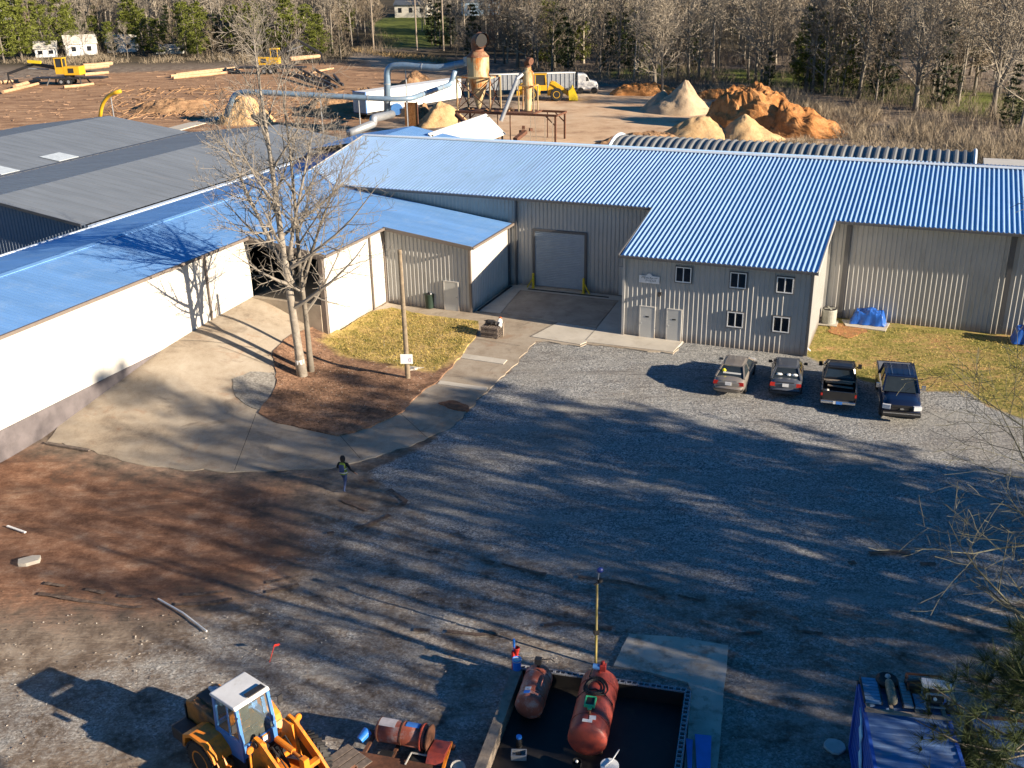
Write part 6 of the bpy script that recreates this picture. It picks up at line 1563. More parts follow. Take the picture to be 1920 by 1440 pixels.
# pallets
pl = G(923, 630)
p0 = root('pallet_stack_base', 'x', 'pallet')
bpy.data.objects.remove(p0)
pal = None
for k in range(5):
    z = .14 * k + (.05 if k == 0 else .05); dx = [0, .03, -.03, .02, 0][k]
    if pal is None:
        pal = root('pallet', 'weathered wooden pallet, bottom one of the stack by the drive', 'pallet', pl + V((0, 0, z)), AZ, 'pallets stacked by the drive')
        for y in (-.48, 0, .48): q = MB(); q.bb((-.6, y - .02, .02), (.6, y + .02, .11)); q.build('stringer', M['oldwood'], pal)
        for i in range(7): q = MB(); q.bb((-.6 + i * .18, -.5, .11), (-.48 + i * .18, .5, .13)); q.build('deck_board', M['oldwood'], pal)
        for i in range(3): q = MB(); q.bb((-.6 + i * .54, -.5, 0), (-.48 + i * .54, .5, .02)); q.build('bottom_board', M['oldwood'], pal)
        kids0 = list(KIDS[pal.name])
    else:
        cpy = pal.copy(); col.objects.link(cpy); cpy.location = pl + V((dx, dx * .7, z)); cpy['label'] = ['', 'wooden pallet second from the bottom of the stack', 'wooden pallet in the middle of the stack', 'wooden pallet second from the top of the stack', 'wooden pallet topmost in the stack, under the scrap'][k]
        for o in kids0:
            c2 = o.copy(); col.objects.link(c2); c2.parent = cpy
q = MB(); rr = random.Random(9)
for i in range(9): q.bar((rr.uniform(-.5, .3), rr.uniform(-.1, .4), .05 + rr.random() * .12), (rr.uniform(-.5, .5), rr.uniform(-.2, .4), .05 + rr.random() * .2), .07)
blob(q, (-.1, .15, .1), (.5, .28, .16), 10, 5, .5, 7); thing1('scrap_pile', q, M['darksteel'], 'heap of dark greasy scrap on top of the pallets', 'scrap', pl + V((0, 0, .80)), AZ)
q = MB(); blob(q, (0, 0, .16), (.16, .2, .2), 10, 6, .35, 3); blob(q, (.14, -.25, .02), (.12, .16, .22), 10, 6, .35, 5); thing1('white_sack', q, M['white'], 'white plastic sack hanging over the corner of the pallets', 'sack', pl + V((.52, .25, .76)), AZ)
q = MB(); q.lathe([(.08, 0), (.1, .02), (.1, .18), (.04, .24)], 10); thing1('orange_jug', q, pm('rusty orange plastic', (.40, .10, .03), .6), 'small orange jug beside the white sack on the pallets', 'jug', pl + V((.55, .5, .92)), 0)
q = MB()
for i in range(3): q.bar((.66 + .08 * i, .3 - .2 * i, .0), (.70 + .04 * i, .35 - .2 * i, .9), .05)
thing1('leaning_boards', q, M['wood'], 'narrow boards leaning against the right side of the pallets', 'boards', pl + V((0, 0, .05)), AZ)
# bin by the annex
tbn = root('trash_can', 'dark green round trash can against the annex wall', 'trash can', G(806, 578, .04), 0)
q = MB(); q.lathe([(.25, 0), (.27, .05), (.33, .98), (.35, 1.0), (.35, 1.04), (.31, 1.04), (.29, .9), (.001, .88)], 20); q.build('can', M['green'], tbn)
q = MB(); blob(q, (0, 0, .98), (.28, .28, .12), 10, 5, .5, 2); q.build('rubbish', M['black'], tbn)
q = MB(); blob(q, (.12, -.06, 1.04), (.1, .12, .06), 8, 5, .5, 6); q.build('paper_rubbish', M['paper'], tbn)
# air conditioner
acl = G(1553, 606)
ac = root('air_conditioner', 'round grey outdoor air-conditioning unit by the yard wall', 'air conditioner', (acl.x, acl.y, acl.z), AZ)
q = MB(); q.lathe([(.46, .05), (.48, .08), (.48, .98), (.46, 1.02)], 24); q.build('casing', M['ac'], ac)
for k in range(9): q = MB(); q.lathe([(.482, .14 + .095 * k), (.495, .15 + .095 * k), (.482, .17 + .095 * k)], 24, cap=False); q.build('louvre', M['ac'], ac)
q = MB(); q.lathe([(.44, 1.02), (.46, 1.05), (.001, 1.04)], 24); q.build('top_grille', M['darksteel'], ac)
for k in range(4): q = MB(); q.bar((.0, 0, 1.065), (.36 * math.cos(k * PI / 2 + .4), .36 * math.sin(k * PI / 2 + .4), 1.06), .12, .02); q.build('fan_blade', M['ac'], ac)
q = MB(); q.bb((-.6, -.6, 0), (.6, .6, .06)); q.build('base_pad', M['concrete'], ac)
# tarps
def tarp(loc, rz, sx_, sy_, sz_, label, seed):
    n, m_ = 60, 44; vs = []; fs = []
    for j in range(m_ + 1):
        for i in range(n + 1):
            u, v = i / n * 2 - 1, j / m_ * 2 - 1
            ex = max(abs(u), abs(v)); k = 1 - sstep(.74, 1.0, ex)
            z = sz_ * k * (.86 + .18 * max(0, 1 - abs(u - .05) * 2.2)) + (.07 * noise.noise(V((u * 3 + seed, v * 3, 0))) + .06 * abs(noise.noise(V((u * 5 + v * 2, v * 2 - u + seed, 2)))) + .025 * noise.noise(V((u * 11, v * 9 + seed, 4)))) * (.3 + k) + .02
            fl = 1 + .06 * math.sin(9 * (u - v) + seed) * (1 - k)
            vs.append(V((u * sx_ * fl * (.9 + .1 * ex), v * sy_ * fl, max(z, .02))))
    for j in range(m_):
        for i in range(n): fs.append((j * (n + 1) + i, j * (n + 1) + i + 1, (j + 1) * (n + 1) + i + 1, (j + 1) * (n + 1) + i))
    q = MB(); q.add(vs, fs); return thing1('tarp_cover', q, M['tarp'], label, 'tarp', loc, rz, 'blue tarps along the yard wall', recalc=False, smooth=True)
tp_ = G(1629, 607); drape('equipment_pad', [(1578, 600), (1586, 612), (1660, 622), (1668, 607)], .05, M['concrete'], .3)
tarp(tp_ + V((0, .15, .05)), AZ, 1.12, .72, .84, 'blue tarp draped over equipment on a pad by the yard wall', 1)
tarp(G(1925, 642) + V((0, 0, .03)), AZ, .9, .7, 1.0, 'blue tarp-covered heap at the right edge of the frame', 6)
q = MB(); q.bar(G(1515, 664, .3), G(1516, 664, .34), .25, .25); tag(q.build('footing_stone', M['white']), 'small white block at the foot of the office corner', 'block')

# ---- the walking person
def person():
    b = G(647, 919)
    o = root('person', 'person in yellow-green safety vest and blue jeans walking on the gravel', 'person', b, R(-14))
    # facing -Y in the local frame (away from the camera is +Y after the turn)
    pts = {}
    V_ = []; E_ = []; Rr = []
    def node(p, r, par=None):
        V_.append(p); Rr.append(r); i = len(V_) - 1
        if par is not None: E_.append((par, i))
        return i
    pel = node((0, 0, .93), .135)
    sp1 = node((0, .01, 1.10), .125, pel); ch = node((0, .02, 1.30), .15, sp1); ne = node((0, .02, 1.47), .062, ch)
    h1_ = node((0, .05, 1.56), .085, ne); h2_ = node((0, .06, 1.66), .098, h1_); node((0, .05, 1.74), .07, h2_); node((0, .145, 1.60), .022, h1_)
    for s, fy, lift in ((-1, .30, .0), (1, -.26, .06)):
        hp_ = node((s * .095, 0, .88), .10, pel); kn = node((s * .10, fy * .62 + .06, .50 + lift * .5), .066, hp_)
        an = node((s * .10, fy - (.08 if s > 0 else 0), .10 + lift), .045, kn); to = node((s * .11, fy + .12 - (.08 if s > 0 else 0), .045 + lift * .3), .042, an)
    for s, el, wr in ((-1, (-.34, .10, 1.12), (-.36, .30, .98)), (1, (.40, -.06, 1.14), (.56, .06, .93))):
        sh = node((s * .2, .01, 1.39), .075, ch); e = node(el, .05, sh); w = node(wr, .036, e)
        d = (V(wr) - V(el)).normalized(); pm_ = node(V(wr) + d * .06, .036, w)
        side = V((0, 1, 0)) - d * d.y; side.normalize()
        for k, off in enumerate((-.03, -.01, .01, .03)):
            f1 = node(V(wr) + d * .11 + side * off, .0095, pm_); f2 = node(V(wr) + d * (.15 - .008 * abs(k - 1.3)) + side * off * 1.1 + V((-.012 * s, 0, 0)), .0085, f1)
        node(V(wr) + d * .05 + side * .055, .011, pm_)
    me_ = bpy.data.meshes.new('body'); me_.from_pydata([V(p) for p in V_], E_, [])
    ob = bpy.data.objects.new('body', me_); col.objects.link(ob)
    md = ob.modifiers.new('skin', 'SKIN'); md.use_smooth_shade = True
    for i, sv in enumerate(me_.skin_vertices[0].data): sv.radius = (Rr[i], Rr[i]); sv.use_root = (i == 0)
    ms = ob.modifiers.new('sub', 'SUBSURF'); ms.levels = ms.render_levels = 2
    dg = bpy.context.evaluated_depsgraph_get()
    fin = bpy.data.meshes.new_from_object(ob.evaluated_get(dg)); bpy.data.objects.remove(ob)
    fin.name = 'body'
    for mt in ('skin', 'blackcloth', 'denim', 'black'): fin.materials.append(M[mt])
    for pgn in fin.polygons:
        c = pgn.center
        pgn.material_index = 3 if c.z < .085 else 2 if c.z < .96 and abs(c.x) < .24 else 1 if c.z < 1.5 else 0
        if c.z < .99 and abs(c.x) >= .3: pgn.material_index = 0 if (abs(c.x) > .5 or c.y > .27) else 1
        pgn.use_smooth = True
    ob = bpy.data.objects.new('body', fin); col.objects.link(ob); ob.parent = o
    q = MB(); rings = []
    for z, rx, ry in ((.86, .185, .15), (1.0, .17, .145), (1.15, .17, .15), (1.32, .195, .165), (1.43, .16, .125), (1.475, .09, .085)):
        rings.append([V((rx * math.cos(2 * PI * k / 20), .015 + ry * math.sin(2 * PI * k / 20), z)) for k in range(20)])
    q.loft(rings, False); vs_ = q.build('safety_vest', M['vest'], o, smooth=True)
    for z0, z1, r0 in ((.93, .985, .18), (1.13, 1.18, .176)):
        q = MB(); q.loft([[V((r0 * 1.03 * math.cos(2 * PI * k / 20), .015 + r0 * .9 * math.sin(2 * PI * k / 20), z)) for k in range(20)] for z in (z0, z1)], False); q.build('reflective_band', M['reflect'], vs_)
    q = MB(); q.bb((-.12, -.22, 1.02), (.12, -.13, 1.40)); q.build('dark_back_panel', M['denim'], vs_, bevel=.03)
    q = MB(); rings = []
    for z, r, yy in ((1.50, .085, .02), (1.56, .115, .025), (1.64, .125, .03), (1.72, .115, .03), (1.78, .07, .03), (1.80, .01, .03)):
        rings.append([V((r * math.cos(2 * PI * k / 16), yy + r * 1.05 * math.sin(2 * PI * k / 16) * (0.9 if math.sin(2 * PI * k / 16) > .3 else 1.05), z)) for k in range(16)])
    q.loft(rings, True); q.build('hood', M['blackcloth'], o, smooth=True)
    for s in (-1, 1):
        q = MB(); blob(q, (s * .035, .15, 1.645), (.014, .01, .009), 8, 5, 0); q.build('eye', M['white'], o)
person()
# ------------------------------------------------------------------ the log yard behind the buildings
def mat_pile(name, c0, c1, c2, rough_scale=0.5):
    mt, t, b = nt(name)
    f = mth(t, 'ADD', mth(t, 'MULTIPLY', tex(t, rough_scale, 9, 0.7), 0.65), mth(t, 'MULTIPLY', tex(t, 5, 8, 0.75), 0.35))
    t.links.new(ramp(t, f, [(0.33, c0), (0.5, c1), (0.68, c2)]), b.inputs['Base Color']); b.inputs['Roughness'].default_value = 0.95; b.inputs['Specular IOR Level'].default_value = 0.1
    bump(t, b, f, 0.8, 0.25)
    return mt
M['sand'] = mat_pile('pale sawdust', (0.33, 0.23, 0.145), (0.44, 0.33, 0.22), (0.52, 0.41, 0.285))
M['sandgold'] = mat_pile('golden wood chips', (0.34, 0.21, 0.10), (0.50, 0.33, 0.17), (0.60, 0.43, 0.24), 0.8)
M['clay'] = mat_pile('orange bark and clay', (0.15, 0.065, 0.025), (0.40, 0.18, 0.065), (0.52, 0.30, 0.14))
M['bark_pile'] = mat_pile('brown bark heap', (0.10, 0.055, 0.03), (0.30, 0.18, 0.10), (0.42, 0.28, 0.16), 0.8)
def pile(name, label, px0, px1, py, ytop, mat, rough=0.15, plateau=0.0, ry=None, seed=0, cat='heap', apex=None, group=None, nscale=0.35, power=1.0):
    c = G((px0 + px1) / 2, py); e0, e1 = G(px0, py), G(px1, py)
    rx = (e1 - e0).length / 2; ry = ry or rx * .9; h = H_at((px0 + px1) / 2 if apex is None else apex, py, ytop)
    ax = 0 if apex is None else (apex - (px0 + px1) / 2) / ((px1 - px0) / 2)
    N, K = 64, 26; q = MB(); vs = [];
    for k in range(K + 1):
        r = k / K
        for i in range(N):
            a = 2 * PI * i / N
            rr_ = r * (1 + .22 * noise.noise(V((math.cos(a) * 1.5 + seed, math.sin(a) * 1.5, seed))))
            x, y = (rr_ * math.cos(a) + ax * (1 - r) ** 1.0 * (1)) * rx, rr_ * math.sin(a) * ry
            z = h * (min(1.0, (1 - r) / (1 - plateau) if plateau < 1 else 1) ** power)
            nz = noise.fractal(V((x * nscale + seed * 5, y * nscale, z * nscale * .6)), 1.0, 2.1, 5)
            z += rough * h * nz * min(1, (1 - r) * 4 + .06)
            vs.append((x, y, max(z, -.25 if k == K else -.05)))
    fs = [(k * N + i, k * N + (i + 1) % N, (k + 1) * N + (i + 1) % N, (k + 1) * N + i) for k in range(K) for i in range(N)]
    q.add(vs, fs); o = q.build(name, mat, smooth=rough < .2, recalc=False)
    o.location = c - V((0, 0, .05)); return tag(o, label, cat, group)
c = pile
pile('sand_pile', 'tall pale cone-shaped sawdust pile at the middle of the yard', 1212, 1338, 208, 152, M['sand'], .15, seed=1, ry=4.6, apex=1282, group='sawdust piles', power=.95)
pile('sand_pile', 'smaller pale sawdust cone against the left side of the tall one', 1198, 1272, 204, 167, M['sand'], .17, seed=2, ry=3.2, apex=1244, group='sawdust piles')
pile('clay_heap', 'big steep-sided orange bark heap behind the arch store', 1318, 1512, 236, 168, M['clay'], .30, .45, seed=3, ry=5.5, apex=1400, nscale=.5, power=.6)
pile('clay_heap', 'lower orange heap sloping down right of the big bark heap', 1430, 1600, 248, 200, M['clay'], .28, .25, seed=4, ry=4.5, apex=1468, nscale=.45)
pile('chip_heap', 'golden wood-chip cone in front of the orange bark heap, right one', 1330, 1470, 262, 216, M['sandgold'], .18, seed=5, ry=4.0, apex=1392, group='chip cones')
pile('chip_heap', 'golden-brown chip heap left of the chip cone', 1225, 1385, 262, 217, M['sandgold'], .16, .12, seed=6, ry=3.6, apex=1322, group='chip cones')
pile('chip_heap', 'low ragged brown chip bank behind the arch store left end', 1110, 1290, 268, 248, M['bark_pile'], .34, .35, seed=7, ry=2.8, apex=1230, nscale=.6)
pile('dirt_bank', 'long low orange dirt bank at the back of the yard', 1140, 1275, 176, 156, M['clay'], .32, .5, seed=8, ry=2.4, nscale=.6, power=.6)
pile('dirt_bank', 'short orange dirt bank behind the tall sawdust cone', 1300, 1400, 182, 168, M['clay'], .3, .4, seed=9, ry=2.2, nscale=.6, power=.7)
pile('chip_heap', 'golden chip heap in front of the white trailer', 772, 880, 231, 186, M['sandgold'], .18, seed=10, ry=4.0, apex=828)
pile('bark_heap', 'rough brown bark heap leaning on the golden chip heap', 766, 818, 228, 194, M['bark_pile'], .3, .15, seed=11, ry=2.6, apex=794, nscale=.8)
pile('bark_heap', 'brown earth mound behind the white trailer', 740, 815, 160, 134, M['bark_pile'], .22, .2, seed=12, ry=3.2, apex=780, nscale=.5)
pile('chip_heap', 'tan chip heap half hidden behind the island tree', 405, 520, 228, 182, M['sandgold'], .2, .3, seed=13, ry=3.5, apex=455, nscale=.6)
pile('bark_heap', 'brown bark bank at the left of the log yard', 240, 420, 205, 188, M['bark_pile'], .35, .4, seed=14, ry=5, nscale=.5)
pile('bark_heap', 'dark low bark bank beside the tan chip heap', 560, 680, 205, 186, M['bark_pile'], .35, .4, seed=15, ry=4, nscale=.6)

# white box trailer
e0, e1 = G(689, 226), G(866, 196); d = e1 - e0
bt = root('box_trailer', 'long white box trailer standing beside the chip heap', 'trailer', e0, math.atan2(d.y, d.x)); L = d.length; hh = 3.7
q = MB(); q.bb((0, 0, 1.0), (L, 2.5, hh)); q.build('box', M['white'], bt, bevel=.04)
q = MB(); q.bb((-.06, -.03, .95), (.06, 2.53, hh + .03)); q.build('rear_frame', M['board_blue'], bt)  # blue shade on the trailer's end put into frame and door colours
for x in (0.02, 1.27): q = MB(); q.bb((-.1, x + .02, 1.0), (-.06, x + 1.2, hh - .05)); q.build('rear_door', M['bluesteel'], bt)
q = MB(); q.bb((.1, .05, .7), (L - .3, 2.45, 1.0)); q.build('chassis', M['darksteel'], bt)
for x in (1.4, 2.6):
    for y in (.2, 2.3):
        q = MB(); q.cyl((x, y - .15, .5), (x, y + .15, .5), .5, n=16); q.build('wheel', M['black'], bt)

def duct(name, label, pts, r, cat='duct pipe', mat='bluesteel', rings=True, posts=()):
    path = [V(p) for p in pts]
    ctr = path[0]; o = root(name, label, cat, (ctr.x, ctr.y, g(ctr.x, ctr.y)))
    P2 = []
    for i in range(len(path) - 1):                                     # round the elbows
        P2.append(path[i])
    P2.append(path[-1]); sm = [P2[0]]
    for i in range(1, len(P2) - 1):
        a, b_, c_ = P2[i - 1], P2[i], P2[i + 1]; k = min(1.4 * r + .5, (b_ - a).length * .45, (c_ - b_).length * .45)
        s, e = b_ + (a - b_).normalized() * k, b_ + (c_ - b_).normalized() * k
        for j in range(6):
            u = j / 5; sm.append(s * (1 - u) ** 2 + b_ * 2 * u * (1 - u) + e * u * u)
    sm.append(P2[-1])
    q = MB(); q.tube([p - V(o.location) for p in sm], r, 14); q.build('pipe', M[mat], o, smooth=True)
    if rings:
        for i in range(len(path) - 1):
            n = int((path[i + 1] - path[i]).length / 3.0)
            for j in range(1, n + 1):
                p = path[i].lerp(path[i + 1], j / (n + 1)) - V(o.location); dd = (path[i + 1] - path[i]).normalized()
                q = MB(); q.cyl(p - dd * .07, p + dd * .07, r * 1.09, n=14); q.build('flange', M['steel'], o)
    for p in posts:
        p = V(p); q = MB(); q.cyl((p.x - o.location.x, p.y - o.location.y, g(p.x, p.y) - o.location.z - .1), p - V(o.location), .07, n=8); q.build('post', M['steel'], o)
    return o
def wb(px, py, b):
    a, z = wall_b(px, py, b); return ab2w(a, b, z)
cyc0 = G(900, 256); cyb = w2ab(cyc0.x, cyc0.y)[1]
duct('blower_duct', 'long blue-grey duct running level over the yard from the left elbow to the white trailer', [wb(424, 218, 108), wb(440, 174, 108), wb(470, 172, 108), wb(735, 186, 112), wb(770, 185, 113), wb(845, 158, 124), wb(853, 133, 124)], .32, posts=[wb(672, 183, 111), wb(762, 186, 113), wb(600, 179, 110)])
duct('cyclone_duct', 'blue-grey duct rising beside the white trailer and bending into the big cyclone', [wb(726, 222, 117), wb(726, 124, 117), wb(760, 123, 117), wb(825, 128, 117), wb(884, 115, cyb)], .42, posts=[wb(760, 125, 117)])
duct('outlet_pipe', 'short grey pipe lying low at the end of the blue shed roof', [wb(655, 250, 99), wb(700, 232, 103), wb(700, 222, 103), wb(735, 214, 108)], .45, mat='steel', rings=False)
duct('curved_spout', 'yellow curved spout pipe rising behind the mill roof', [wb(187, 226, 100), wb(191, 196, 100), wb(205, 177, 100), wb(226, 171, 100)], .22, 'spout', 'yellow', False, posts=[wb(207, 178, 100.3)])
bw = root('blower', 'dark blower fan at the foot of the white trailer', 'blower', G(745, 218), 0)
q = MB(); q.cyl((0, -.3, 1.0), (0, .3, 1.0), .8, n=18); q.build('housing', M['cabblue'], bw)
q = MB(); q.bb((.6, -.4, .3), (1.7, .4, 1.1)); q.bb((.5, -.5, 0), (1.8, .5, .3)); q.build('motor', M['darksteel'], bw)
q = MB(); [q.bb((x, 0, 0), (x + .1, .1, 2.2)) for x in ()]; 
pnl = G(772, 236); pr_ = root('fence_panel', 'short rust-red upright panel between blower and chip heap', 'panel', pnl, AZ)
q = MB(); q.bb((-.9, -.06, 0), (.9, .06, 3.0)); q.build('sheet', M['clay'], pr_); q = MB(); q.bb((.9, -.08, 0), (1.0, .08, 3.2)); q.build('post', M['rust'], pr_)

M['rust2'] = pm('rust brown cyclone top', (0.20, 0.085, 0.045), 0.7, 0.1, 0.3, 1.2, ((0.40, 0.27, 0.15), 1.3, .5, .7))
# cyclones on their frame
S_ = 1 / .92
cy = root('cyclone_separator', 'big rust-streaked cream cyclone with a bent outlet on top', 'cyclone', cyc0, AZ)
r_ = 1.32
q = MB(); q.lathe([(.22, 3.35), (.35, 3.6), (r_ * .98, 7.05), (r_, 7.1), (r_, 9.35)], 28); q.build('body', M['cream'], cy, smooth=False)
q = MB(); q.lathe([(r_ + .03, 9.33), (r_ + .03, 9.4), (.85, 9.95), (.72, 10.0), (.72, 10.35)], 28); q.build('top_cone', M['rust2'], cy)
q = MB(); q.bb((-r_ - .35, -.5, 8.3), (-r_ + .15, .45, 9.3)); q.build('inlet_flange', M['steel'], cy)
q = MB(); q.tube([(0, 0, 10.3), (-.05, .02, 10.75), (.1, -.08, 11.15), (.5, -.34, 11.35), (.95, -.66, 11.25)], [.74, .78, .82, .84, .86], 20, cap=False); q.build('outlet_elbow', M['rust2'], cy)
q = MB(); q.tube([(.86, -.60, 11.27), (1.02, -.72, 11.23)], [.92, .92], 20, cap=False); q.build('outlet_band', M['darksteel'], cy)
q = MB(); d_ = V((.45, -.32, -.10)).normalized(); q.cyl(V((.80, -.56, 11.28)), V((.80, -.56, 11.28)) + d_ * .02, .80, n=18); q.build('outlet_mouth', M['black'], cy)
q = MB(); q.lathe([(r_ + .01, 7.0), (r_ + .16, 7.0), (r_ + .16, 7.15), (r_ + .01, 7.15)], 24); q.build('support_ring', M['cream'], cy)
fx, fy = 2.15, 1.6
for x in (-fx, fx):
    for y in (-fy, fy):
        q = MB(); q.bar((x, y, 3.25), (x, y, 7.1), .17); q.build('leg', M['cream'], cy)
q = MB(); q.bar((-fx, -fy, 7.1), (fx, -fy, 7.1), .16); q.bar((-fx, fy, 7.1), (fx, fy, 7.1), .16); q.bar((-fx, -fy, 7.1), (-fx, fy, 7.1), .16); q.bar((fx, -fy, 7.1), (fx, fy, 7.1), .16); q.build('top_frame', M['cream'], cy)
for y in (-fy, fy):
    q = MB(); q.bar((-fx, y, 3.4), (fx, y, 6.9), .09); q.bar((-fx, y + .02, 6.9), (fx, y + .02, 3.4), .09); q.build('brace', M['rust'], cy)
for x in (-fx, fx):
    q = MB(); q.bar((x, -fy, 3.4), (x, fy, 6.9), .09); q.bar((x + .02, -fy, 6.9), (x + .02, fy, 3.4), .09); q.build('brace', M['rust'], cy)
pf = root('platform', 'long rusty steel platform on tall legs carrying both cyclones', 'platform', cyc0, AZ)
X0, X1 = -2.4, 10.6
q = MB()
for y in (-1.7, 1.7): q.bar((X0, y, 3.1), (X1, y, 3.1), .16, .26)
for x in (X0, -.2, 2.2, 4.4, 7.4, X1): q.bar((x, -1.7, 3.1), (x, 1.7, 3.1), .14, .2)
q.build('deck_beams', M['rust'], pf)
q = MB(); q.bb((X0, -1.6, 3.18), (7.6, 1.6, 3.24)); q.build('deck_plate', M['rust'], pf)
for x in (X0 + .4, X1 - .2):
    for y in (-1.65, 1.65):
        q = MB(); q.bar((x, y, -.1), (x, y, 3.0), .2); q.build('leg', M['rust'], pf)
        q = MB(); s = 1 if x < 4 else -1; q.bar((x, y + .03, 1.9), (x + s * 1.2, y + .03, 2.98), .11); q.build('brace', M['rust'], pf)
for x, y in ((3.1, -1.65), (4.7, -1.65), (8.2, 1.65)):
    q = MB(); q.bar((x, y, -.1), (x, y, 3.0), .1); q.build('prop', M['rust'], pf)
rr = random.Random(14)
q = MB()
for k in range(14): q.box((rr.uniform(-2, 4.5), rr.uniform(-1.4, 1.4), 3.3), (rr.uniform(.2, .6), rr.uniform(.2, .5), rr.uniform(.08, .3)), rz=rr.uniform(0, 3))
q.build('deck_clutter', M['bark_pile'], pf, kind='stuff')
cs = root('cyclone_separator', 'small slim cream cyclone with a dark top beside the big one', 'cyclone', ab2w(*[u + v for u, v in zip(w2ab(cyc0.x, cyc0.y), (6.3, .2))], cyc0.z), AZ)
q = MB(); q.lathe([(.40, 3.3), (.42, 3.4), (.44, 5.0), (.50, 5.9), (.62, 6.1), (.66, 6.2), (.66, 7.7), (.4, 7.95), (.36, 8.4)], 20); q.build('body', M['cream'], cs)
q = MB(); q.tube([(0, 0, 8.3), (-.05, -.05, 8.75), (.2, -.15, 9.0), (.55, -.3, 8.95)], .42, 14); q.build('outlet_elbow', M['rust'], cs)
q = MB(); q.bb((-.95, -.5, 6.9), (-.5, .4, 7.6)); q.build('inlet_box', M['rust'], cs)
for x in (-.95, .95):
    for y in (-.7, .7): q = MB(); q.bar((x, y, 3.2), (x, y, 6.2), .12); q.build('leg', M['cream'], cs)
q = MB(); q.bar((-.95, -.7, 6.2), (.95, -.7, 6.2), .1); q.bar((-.95, .7, 6.2), (.95, .7, 6.2), .1); q.bar((-.95, -.7, 6.2), (-.95, .7, 6.2), .1); q.bar((.95, -.7, 6.2), (.95, .7, 6.2), .1); q.build('top_frame', M['cream'], cs)
q = MB(); q.tube([(-.5, -.55, 7.5), (-.9, -1.1, 7.1), (-2.6, -2.3, 2.3)], .24, 12); q.build('feed_pipe', M['steel'], cs)
# conveyor behind the lean-to and stray posts
q = MB(); a0, a1 = wb(966, 262, 101), wb(985, 247, 103); q.bar(a0, a1, .5, .35); [q.box(a1 + V((rr.uniform(-.5, .6), 0, rr.uniform(-.2, .5))), (.3, .3, .3), rz=k) for k in range(6)]
tag(q.build('conveyor_end', M['rust']), 'rusty conveyor end sticking up behind the white lean-to', 'conveyor')
q = MB(); a0, a1 = wb(856, 215, 108), wb(872, 230, 107); q.tube([a0, a1], .28, 10); tag(q.build('chute', M['rust']), 'dark rusty chute stub left of the platform', 'chute')
for k, px in enumerate((995, 1006, 1022, 1036)):
    b0 = G(px, 268); q = MB(); q.bar(b0, b0 + V((-.2 if k == 1 else .0, 0, 3.0)), .12)
    tag(q.build('post', M['wood']), 'thin bare post standing under the platform end', 'post', 'posts under the platform end')

# grey dump trailer with white truck cab
e0, e1 = G(905, 181), G(1078, 176); d = e1 - e0
gt = root('dump_trailer', 'long grey ribbed open-top trailer behind the yellow loader', 'trailer', e0, math.atan2(d.y, d.x)); L = d.length
q = MB(); q.ribs((0, 0, 0), X_, Z_, -Y_, 0, L, lambda u: .9, lambda u: 3.2, [(0, 0), (.5, 0), (.53, .09), (.62, .09), (.65, 0), (.7, 0)]); q.bb((0, .05, .9), (L, .1, 3.2)); q.build('side_wall', M['steel'], gt, recalc=False)
q = MB(); q.bb((0, 2.4, .9), (L, 2.5, 3.2)); q.bb((L - .1, .1, .9), (L, 2.4, 3.2)); q.bb((0, .1, .9), (.1, 2.4, 3.2)); q.bb((.1, .1, .9), (L - .1, 2.4, 1.0)); q.build('body', M['steel'], gt)
q = MB(); q.bb((-.05, -.12, 3.2), (L + .05, .12, 3.36)); q.build('top_rail', M['white'], gt)
for x in (1.5, 2.7):
    q = MB(); q.cyl((x, -.05, .5), (x, .3, .5), .5, n=14); q.build('wheel', M['black'], gt)
q = MB(); q.bb((L - 2.5, .4, 0), (L - 2.3, .6, .9)); q.build('landing_leg', M['darksteel'], gt)
tk = root('truck_cab', 'white lorry cab in front of the grey trailer', 'truck', G(1100, 174), R(-3))
q = MB(); q.prism([(-1.5, .6), (1.7, .6), (1.75, 1.3), (1.5, 1.75), (.45, 2.0), (.0, 2.75), (-.5, 3.0), (-1.5, 3.05)], -1.15, 1.15, 'y'); q.build('body', M['white'], tk, bevel=.12)
q = MB(); q.prism([(-.15, 1.9), (.38, 2.0), (.05, 2.6), (-.15, 2.6)], -1.16, 1.16, 'y'); q.build('side_window', CG, tk)
q = MB(); q.add([(.47, -1.0, 2.02), (.47, 1.0, 2.02), (.05, .95, 2.72), (.05, -.95, 2.72)], [(0, 1, 2, 3)]); q.build('windscreen', CG, tk)
for x in (-1.0, 1.15):
    for y in (-1.05, 1.05): q = MB(); q.cyl((x, y - .16, .5), (x, y + .16, .5), .5, n=16); q.build('wheel', M['black'], tk)
for y in (-1.0, 1.0): q = MB(); q.bb((1.55, y - .2, 1.15), (1.76, y + .2, 1.4)); q.build('headlamp', M['lampclear'], tk)
q = MB(); q.bb((1.3, -1.2, .45), (1.85, 1.2, .75)); q.build('bumper', M['chrome'], tk)

